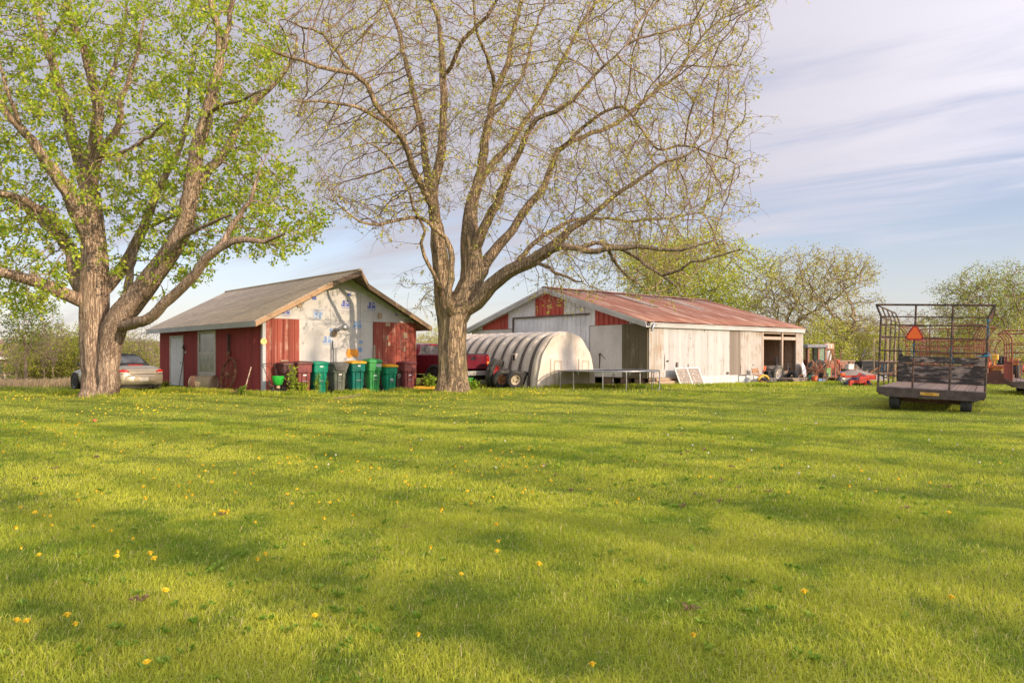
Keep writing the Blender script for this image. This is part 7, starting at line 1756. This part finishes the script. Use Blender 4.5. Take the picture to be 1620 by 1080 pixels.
        if fill: mb = MB(); mb.grid([[(rad * .93 * s * math.cos(a), rad * .93 * s * math.sin(a), h * .85 + .10 * (1 - s) + .05 * math.sin(a * 3)) for a in np.linspace(0, 6.283, 13)] for s in (1, .6, .2, .01)]); mb.build('contents', fill, t)
        if band: mb = MB(); mb.lathe([(rad * .86, .0), (rad * .89, h * .3)], 18, cap=False, M=Matrix.Diagonal((1.02, 1.02, 1, 1))); mb.build('band', band, t)
    bucket('orange bucket with a white base and blue rags in it by the gravel heap', 1331, 600, 40, .2, .34, M_orange, plain('blue_rag', (.2, .25, .4), .9), M_white); bucket('orange bucket standing beside the plank stack', 1288.5, 602, 38.5, .15, .24, M_orange); bucket('small green bucket left of an orange one', 1282, 600, 38.8, .13, .2, plain('bucket_green', (.05, .35, .2), .5))
    x, y = B(1242, .0); bucket('rusty tin can at the foot of the bay post', 1241, 594, y - .1, .16, .26, worn('tin', (.4, .32, .25), (.25, .13, .07), .45, 6)); bucket('whitish tin lying among the tools', 1250, 594, y - .1, .13, .15, M_white)
    # plank stack
    x, y = B(1257, .75); t = thing('plank_stack', 'low stack of grey planks on the grass before the bay', 'planks', (x, y, gh(x, y) + .02), BARN_T + R(3)); q = random.Random(2)
    for k in range(9): mb = MB(); a = q.uniform(-.1, .1); mb.bx(-.95 + a, .85 + a * 2, -.4 + (k % 3) * .27, -.16 + (k % 3) * .27, .055 * (k // 3), .05 + .055 * (k // 3)); mb.build('plank', M_oldwood if k % 2 else M_wood, t, rot=(0, 0, q.uniform(-.03, .03)))
    # broken chair with yellow seat
    x, y = B(1199, .55); t = thing('broken_chair', 'broken wooden chair leaning on the barn wall at the edge of the bay', 'chair', (x, y, gh(x, y)), BARN_T - R(20))
    mw = worn('chair_wood', (.42, .22, .12), (.3, .18, .1), .4, 6)
    for s in (-1, 1): mb = MB(); mb.tube([(s * .18, .05, 0), (s * .18, .12, .4), (s * .17, .25, .72)], .018, 6); mb.build('leg', mw, t)
    mb = MB(); mb.bx(-.2, .2, -.25, .12, .36, .39); mb.build('seat', mw, t, rot=(R(12), 0, 0)); mb = MB(); mb.bx(-.17, .17, .2, .235, .48, .68); mb.build('backrest', mw, t)
    x, y = B(1208, .85); t = thing('yellow_guard', 'curved yellow wheel guard lying in the grass before the bay', 'machine part', (x, y, gh(x, y)), BARN_T); mb = MB(); mb.ring((0, 0, .02), (0.3, 1, .1), .34, .05, 16, 8, R(20), R(150)); mb.build('guard', M_yellow, t, smooth=1); mb = MB(); mb.bar((-.3, 0, .12), (.3, 0, .0), .04); mb.build('bracket', M_rustiron, t)
    # leaning white lid at the end corner
    x, y = B(1271.5, .35); t = thing('white_disc', 'round white tank lid leaning edge on at the end corner of the barn', 'lid', (x, y, .50), 0, None, (0, R(82), R(-25))); mb = MB(); mb.lathe([(.0001, .10), (.25, .085), (.44, .03), (.46, .0), (.47, -.02), (.44, -.03)], 28, cap=False); mb.build('lid_shell', plain('lid_white', (.66, .66, .7), .45), t, smooth=1); mb = MB(); mb.ring((0, 0, .1), (0, 0, 1), .06, .02, 12, 6); mb.build('handle', M_galv, t)
yard_things()

def junk():
    # ladders
    m_l = worn('ladder_wood', (.46, .22, .10), (.34, .2, .12), .42, 6)
    def ladder(label, px, Y, h, spread, wd, n, rz, mat, gr='old ladders'):
        x = gx(px, Y); t = thing('step_ladder', label, 'ladder', (x, Y, gh(x, Y)), rz, gr); mb = MB()
        for s in (-1, 1): mb.bar((s * wd, -spread, 0), (s * wd * .55, 0, h), .06, .035)
        for k in range(n): q = (k + .7) / (n + .5); zz = h * q; mb.bx(-wd * (1 - .45 * q), wd * (1 - .45 * q), -spread * (1 - q) - .05, -spread * (1 - q) + .05, zz - .012, zz + .012)
        mb.build('front_rails', mat, t); mb = MB()
        for s in (-1, 1): mb.bar((s * wd, spread, 0), (s * wd * .55, .02, h), .05, .03)
        mb.bar((-wd * .9, spread * .8, h * .2), (wd * .9, spread * .8, h * .2), .03); mb.build('rear_rails', mat, t)
    ladder('tall orange wood step ladder standing open by the junk', 1316, 37.5, 1.62, .42, .26, 5, R(60), m_l); ladder('smaller rusty step ladder standing left of the tall one', 1298, 39, 1.05, .3, .22, 4, R(70), M_rustiron)
    # red frame rack
    Y = 40.5; x = gx(1325, Y); t = thing('pump_stand', 'red iron pump stand between the ladder and the gravel heap', 'machine', (x, Y, gh(x, Y)), R(15)); m_r = plain('stand_red', (.42, .1, .06), .7, var=.35)
    mb = MB()
    for s in (-1, 1): mb.tube([(s * .16, 0, .1), (s * .15, 0, .95), (s * .04, 0, 1.06)], .03, 7); mb.bar((s * .16, -.15, .05), (s * .16, .15, .05), .06)
    mb.bar((-.16, 0, .2), (.16, 0, .2), .05); mb.build('frame', m_r, t); mb = MB(); mb.lathe([(.1, .9), (.13, .95), (.12, 1.08), (.0001, 1.13)], 14); mb.tube([(0, 0, .2), (0, 0, .95)], .04, 8); mb.build('pump_head', m_r, t, smooth=.9)
    # table top with boxes under it
    Y = 43; x = gx(1336, Y); t = thing('work_table', 'plank table with a box under it behind the gravel heap', 'table', (x, Y, gh(x, Y)), R(8)); mb = MB(); mb.bx(-.5, .5, -.3, .3, .98, 1.05); mb.build('table_top', M_wood, t, bevel=.01)
    for sx in (-1, 1):
        for sy in (-1, 1): mb = MB(); mb.bx(sx * .42 - .04, sx * .42 + .04, sy * .22 - .04, sy * .22 + .04, 0, .98); mb.build('leg', M_oldwood, t)
    for px, Y, w, h, z, mat, lab, nm in ((1344, 42.2, .36, .28, .55, M_white, 'white box on the scrap behind the gravel heap', 'white_box'), (1285, 40, .34, .16, .1, M_white, 'low white box before the red cab tractor', 'white_box'), (1309, 39.5, .26, .46, .2, plain('crate_green', (.16, .33, .12), .7), 'pale green crate among the junk right of the cab tractor', 'green_crate'), (1303, 39, .38, .22, .2, M_black, 'black crate beside the pale green one', 'black_crate'), (1297, 38.6, .42, .14, .0, plain('case_blue', (.12, .25, .5), .6), 'low blue case on the ground by the small ladder', 'blue_case')):
        x = gx(px, Y); t = thing(nm, lab, 'box', (x, Y, z + gh(x, Y)), R(20)); d = w * .7
        mb = MB(); mb.bx(-w / 2, w / 2, -d / 2, d / 2, 0, h * .8); mb.build('box_body', mat, t, bevel=.015); mb = MB(); mb.bx(-w / 2 - .015, w / 2 + .015, -d / 2 - .015, d / 2 + .015, h * .803, h); mb.build('lid', mat, t, bevel=.015)
    # stand that carries boxes
    Y = 39.6; x = gx(1303, Y); t = thing('junk_bench', 'low rusty steel bench carrying crates beside the cab tractor', 'bench', (x, Y, gh(x, Y)), R(12)); mb = MB(); mb.bx(-.95, .6, -.35, .35, .16, .2); mb.build('bench_top', M_rustiron, t)
    for sx in (-.85, .5): mb = MB(); mb.bx(sx - .03, sx + .03, -.3, .3, 0, .16); mb.build('leg', M_rustiron, t)
    # heap of twisted scrap iron under the cab tractor
    Y = 41.5; x = gx(1290, Y); t = thing('scrap_heap', 'tangle of rusty scrap iron in front of the red cab tractor', 'scrap', (x, Y, gh(x, Y))); q = random.Random(8)
    for nm, mt, n in (('rusty_bars', M_rustiron, 34), ('red_bars', m_r, 12), ('wooden_laths', M_wood, 12)):
        mb = MB()
        for k in range(n): a = Vector((q.uniform(-1.0, .9), q.uniform(-.5, .5), q.uniform(0, .5))); b = a + Vector((q.uniform(-.5, .5), q.uniform(-.3, .3), q.uniform(.05, .7))); mb.bar(a, b, q.uniform(.02, .05), q.uniform(.02, .09))
        mb.build(nm, mt, t)
    Y = 43.5; x = gx(1339, Y); t = thing('scrap_heap', 'grey and rust heap of scrap behind the gravel', 'scrap', (x, Y, gh(x, Y)))
    for nm, mt, n in (('rusty_bars', M_rustiron, 20), ('grey_bars', M_oldwood, 18)):
        mb = MB()
        for k in range(n): a = Vector((q.uniform(-.9, 1.2), q.uniform(-.5, .5), q.uniform(0, .4))); b = a + Vector((q.uniform(-.6, .6), q.uniform(-.3, .3), q.uniform(.0, .5))); mb.bar(a, b, q.uniform(.03, .07), q.uniform(.03, .14))
        mb.build(nm, mt, t)
    for px, Y, lab, sd in ((1400, 46, 'long tangle of red and rusty machinery seen behind the gate frame', 3), (1470, 47, 'rusty row of old machine parts behind the red basket wagons', 4), (1540, 45, 'rust red heap of implements left of the loader tractor', 5), (1606, 44, 'rusty implements behind the loader tractor at the right edge', 6)):
        x = gx(px, Y); t = thing('scrap_heap', lab, 'scrap', (x, Y, gh(x, Y))); q = random.Random(sd)
        for nm, mt, n in (('rusty_bars', M_rustiron, 26), ('red_bars', m_r, 16), ('yellow_bars', M_yellow, 3)):
            mb = MB()
            for k in range(n): a = Vector((q.uniform(-1.3, 1.3), q.uniform(-.5, .5), q.uniform(.1, .6))); b = a + Vector((q.uniform(-.7, .7), q.uniform(-.3, .3), q.uniform(-.1, .6))); mb.bar(a, b, q.uniform(.03, .08), q.uniform(.03, .16))
            mb.build(nm, mt, t)
    # gravel heap
    Y = 41.5; x = gx(1352, Y); mb = MB(); rows = []; w = 1.85; h = gz(583.5, Y) - 0
    for i in range(15):
        s = i / 14; rr = w * s; rows.append([(rr * 1.05 * math.cos(a) + .06 * math.sin(3 * a + i), rr * .8 * math.sin(a), h * (1 - s ** 1.25) + .02 * math.sin(5 * a + i * 2) - .03) for a in np.linspace(0, 2 * math.pi, 40)])
    mb.grid(rows); o = mb.build('gravel_heap', plain('gravel', (.27, .22, .18), .95, var=.5, scale=25, bump=1, bscale=30), None, smooth=3, loc=(x, Y, gh(x, Y))); tag(o, 'low heap of grey brown gravel behind the blue tarp', 'gravel heap')
    # black trailer box
    Y = 45; x = gx(1378, Y); t = thing('trailer_box', 'dark steel trailer box behind the gravel heap', 'trailer', (x, Y, gh(x, Y)), R(4)); m_k = worn('trailer_black', (.03, .03, .032), (.11, .08, .06), .35, 4, (1, 1, 1), .8)
    mb = MB(); mb.bx(-.78, 1.1, -.4, -.36, .35, 1.0); mb.bx(-.78, 1.1, .36, .4, .35, 1.0); mb.bx(-.78, -.74, -.36, .36, .35, 1.0); mb.bx(1.06, 1.1, -.36, .36, .35, 1.0); mb.bx(-.74, 1.06, -.36, .36, .35, .4); mb.bx(-.8, 1.12, -.43, -.402, .68, .74); mb.build('box_body', m_k, t); mb = MB(); mb.bx(-.82, 1.14, -.44, -.36, 1.002, 1.06); mb.build('top_rail', M_oldwood, t)
    for s in (-.4, .7): add_wheel(t, 'wheel', (s, -.3, .25), .25, .16, rot=(0, 0, R(90)))
    # upright tan gate frame
    Y = 36; x0, x1 = gx(1383, Y), gx(1403, Y); t = thing('gate_frame', 'thin tan gate frame standing upright left of the black hay wagon', 'gate', (x0, Y, gh(x0, Y)), R(-12)); wv = x1 - x0; z0, z1 = gz(590, Y), gz(535.5, Y); mb = MB()
    for a in (0, wv, wv * 1.55): mb.bar((a, 0, z0 - .3), (a, 0, z1), .05)
    for z in (z0, z0 + (z1 - z0) * .36, z0 + (z1 - z0) * .66, z1 - .02): mb.bar((0, 0, z), (wv * 1.55, 0, z), .04)
    mb.build('frame_bars', worn('gate_tan', (.45, .33, .22), (.3, .2, .13), .4), t); mb = MB(); mb.bar((wv * .3, -.02, z0 + .2), (wv * .42, .0, z1 - .1), .03); mb.bar((-.5, .3, z0 + .7), (-.25, .3, z0 + 1.25), .05); mb.build('brace', M_oldwood, t)
    # red implement with the tarp
    Y = gy(611); x = gx(1358, Y); t = thing('plough_frame', 'bright red steel implement frame on two legs beside the blue tarp', 'implement', (x, Y, gh(x, Y)), R(4)); m_i = plain('implement_red', (.46, .035, .015), .5, var=.3)
    s = Y / F; X = lambda px: (px - 1358) * s; Z = lambda py: gz(py, Y) - gh(x, Y)
    mb = MB(); mb.prism([(X(1343), Z(601)), (X(1370), Z(601)), (X(1371.5), Z(612)), (X(1368.5), Z(612)), (X(1367), Z(606)), (X(1346.5), Z(606)), (X(1345.5), Z(610)), (X(1342.5), Z(610))], -.08, .08); mb.build('leg_frame', m_i, t, bevel=.01)
    mb = MB(); mb.prism([(X(1357), Z(601)), (X(1359), Z(594)), (X(1361), Z(594)), (X(1361), Z(606)), (X(1358), Z(606))], -.1, -.082); mb.build('upright', m_i, t)
    mb = MB(); mb.bar((X(1338), .3, Z(595.8)), (X(1362), .3, Z(595.5)), .09); mb.bar((X(1357), .1, Z(596)), (X(1364), .1, Z(590)), .07); mb.build('top_bar', m_i, t)
    mb = MB(); mb.bar((X(1360), -.0, Z(600)), (X(1381), .25, Z(598)), .1, .16); mb.bar((X(1370), .4, Z(597)), (X(1402), .8, Z(597.5)), .1, .2); mb.bar((X(1380), .3, Z(599)), (X(1384), .3, Z(608)), .06); mb.build('draw_bar', m_i, t)
    mb = MB(); mb.bar((X(1370), .6, Z(608)), (X(1405), 1.0, Z(608)), .05); mb.bar((X(1380), .8, Z(603)), (X(1390), 1.0, Z(607)), .04); mb.build('yellow_bar', M_yellow, t)
    x = gx(1350, Y + .8); t = thing('blue_tarp', 'crumpled dark blue tarp draped under the red implement frame', 'tarp', (x, Y + .7, gh(x, Y)), 0); r = np.random.default_rng(2); s = (Y + .7) / F; X = lambda px: (px - 1350) * s; Z = lambda py: gz(py, Y + .7)
    ctrl = [((1333.5, 608), (1340, 600), (1347, 594.5), (1356, 591), (1363, 590.5), (1367, 596), (1370, 600), (1372, 611))]
    cols_ = []
    for (a, b) in ctrl[0]:
        cols_.append([(X(a) + .03 * math.sin(k * 2.1 + a), -.25 + .12 * k + .08 * math.sin(a * .9 + k), max(.0, (Z(b) + .02) * (1 - .16 * k) + .06 * math.sin(a * 1.7 + k * 1.9))) for k in range(6)] + [(X(a), .6, 0)])
    cols_ = [[(c[0][0] + .02, c[0][1] - .14, max(0, c[0][2] - .28))] + c for c in cols_]
    mb = MB(); mb.grid(cols_); o = mb.build('tarp_sheet', worn('tarp_blue', (.02, .03, .075), (.10, .2, .34), .36, 4, (1, 1, 1), .5), t, smooth=3); m = o.modifiers.new('sub', 'SUBSURF'); m.levels = 1; m.render_levels = 2
    mb = MB(); mb.tube([cols_[0][0], cols_[2][0], cols_[5][0], cols_[7][0]], .012, 5); mb.build('tarp_hem', plain('hem_blue', (.1, .17, .3), .6), t)
    Y = gy(606.5); x = gx(1328, Y); t = thing('black_cone', 'small black bag standing in the grass left of the tarp', 'bag', (x, Y, gh(x, Y)), 0); mb = MB(); mb.lathe([(.2, 0), (.22, .06), (.15, .2), (.06, .3), (.03, .34)], 12, Matrix.Diagonal((1, .7, 1, 1))); mb.build('bag_body', M_black, t, smooth=1); mb = MB(); mb.lathe([(.03, .34), (.07, .38), (.05, .40)], 10); mb.build('bag_neck', M_black, t)
junk()
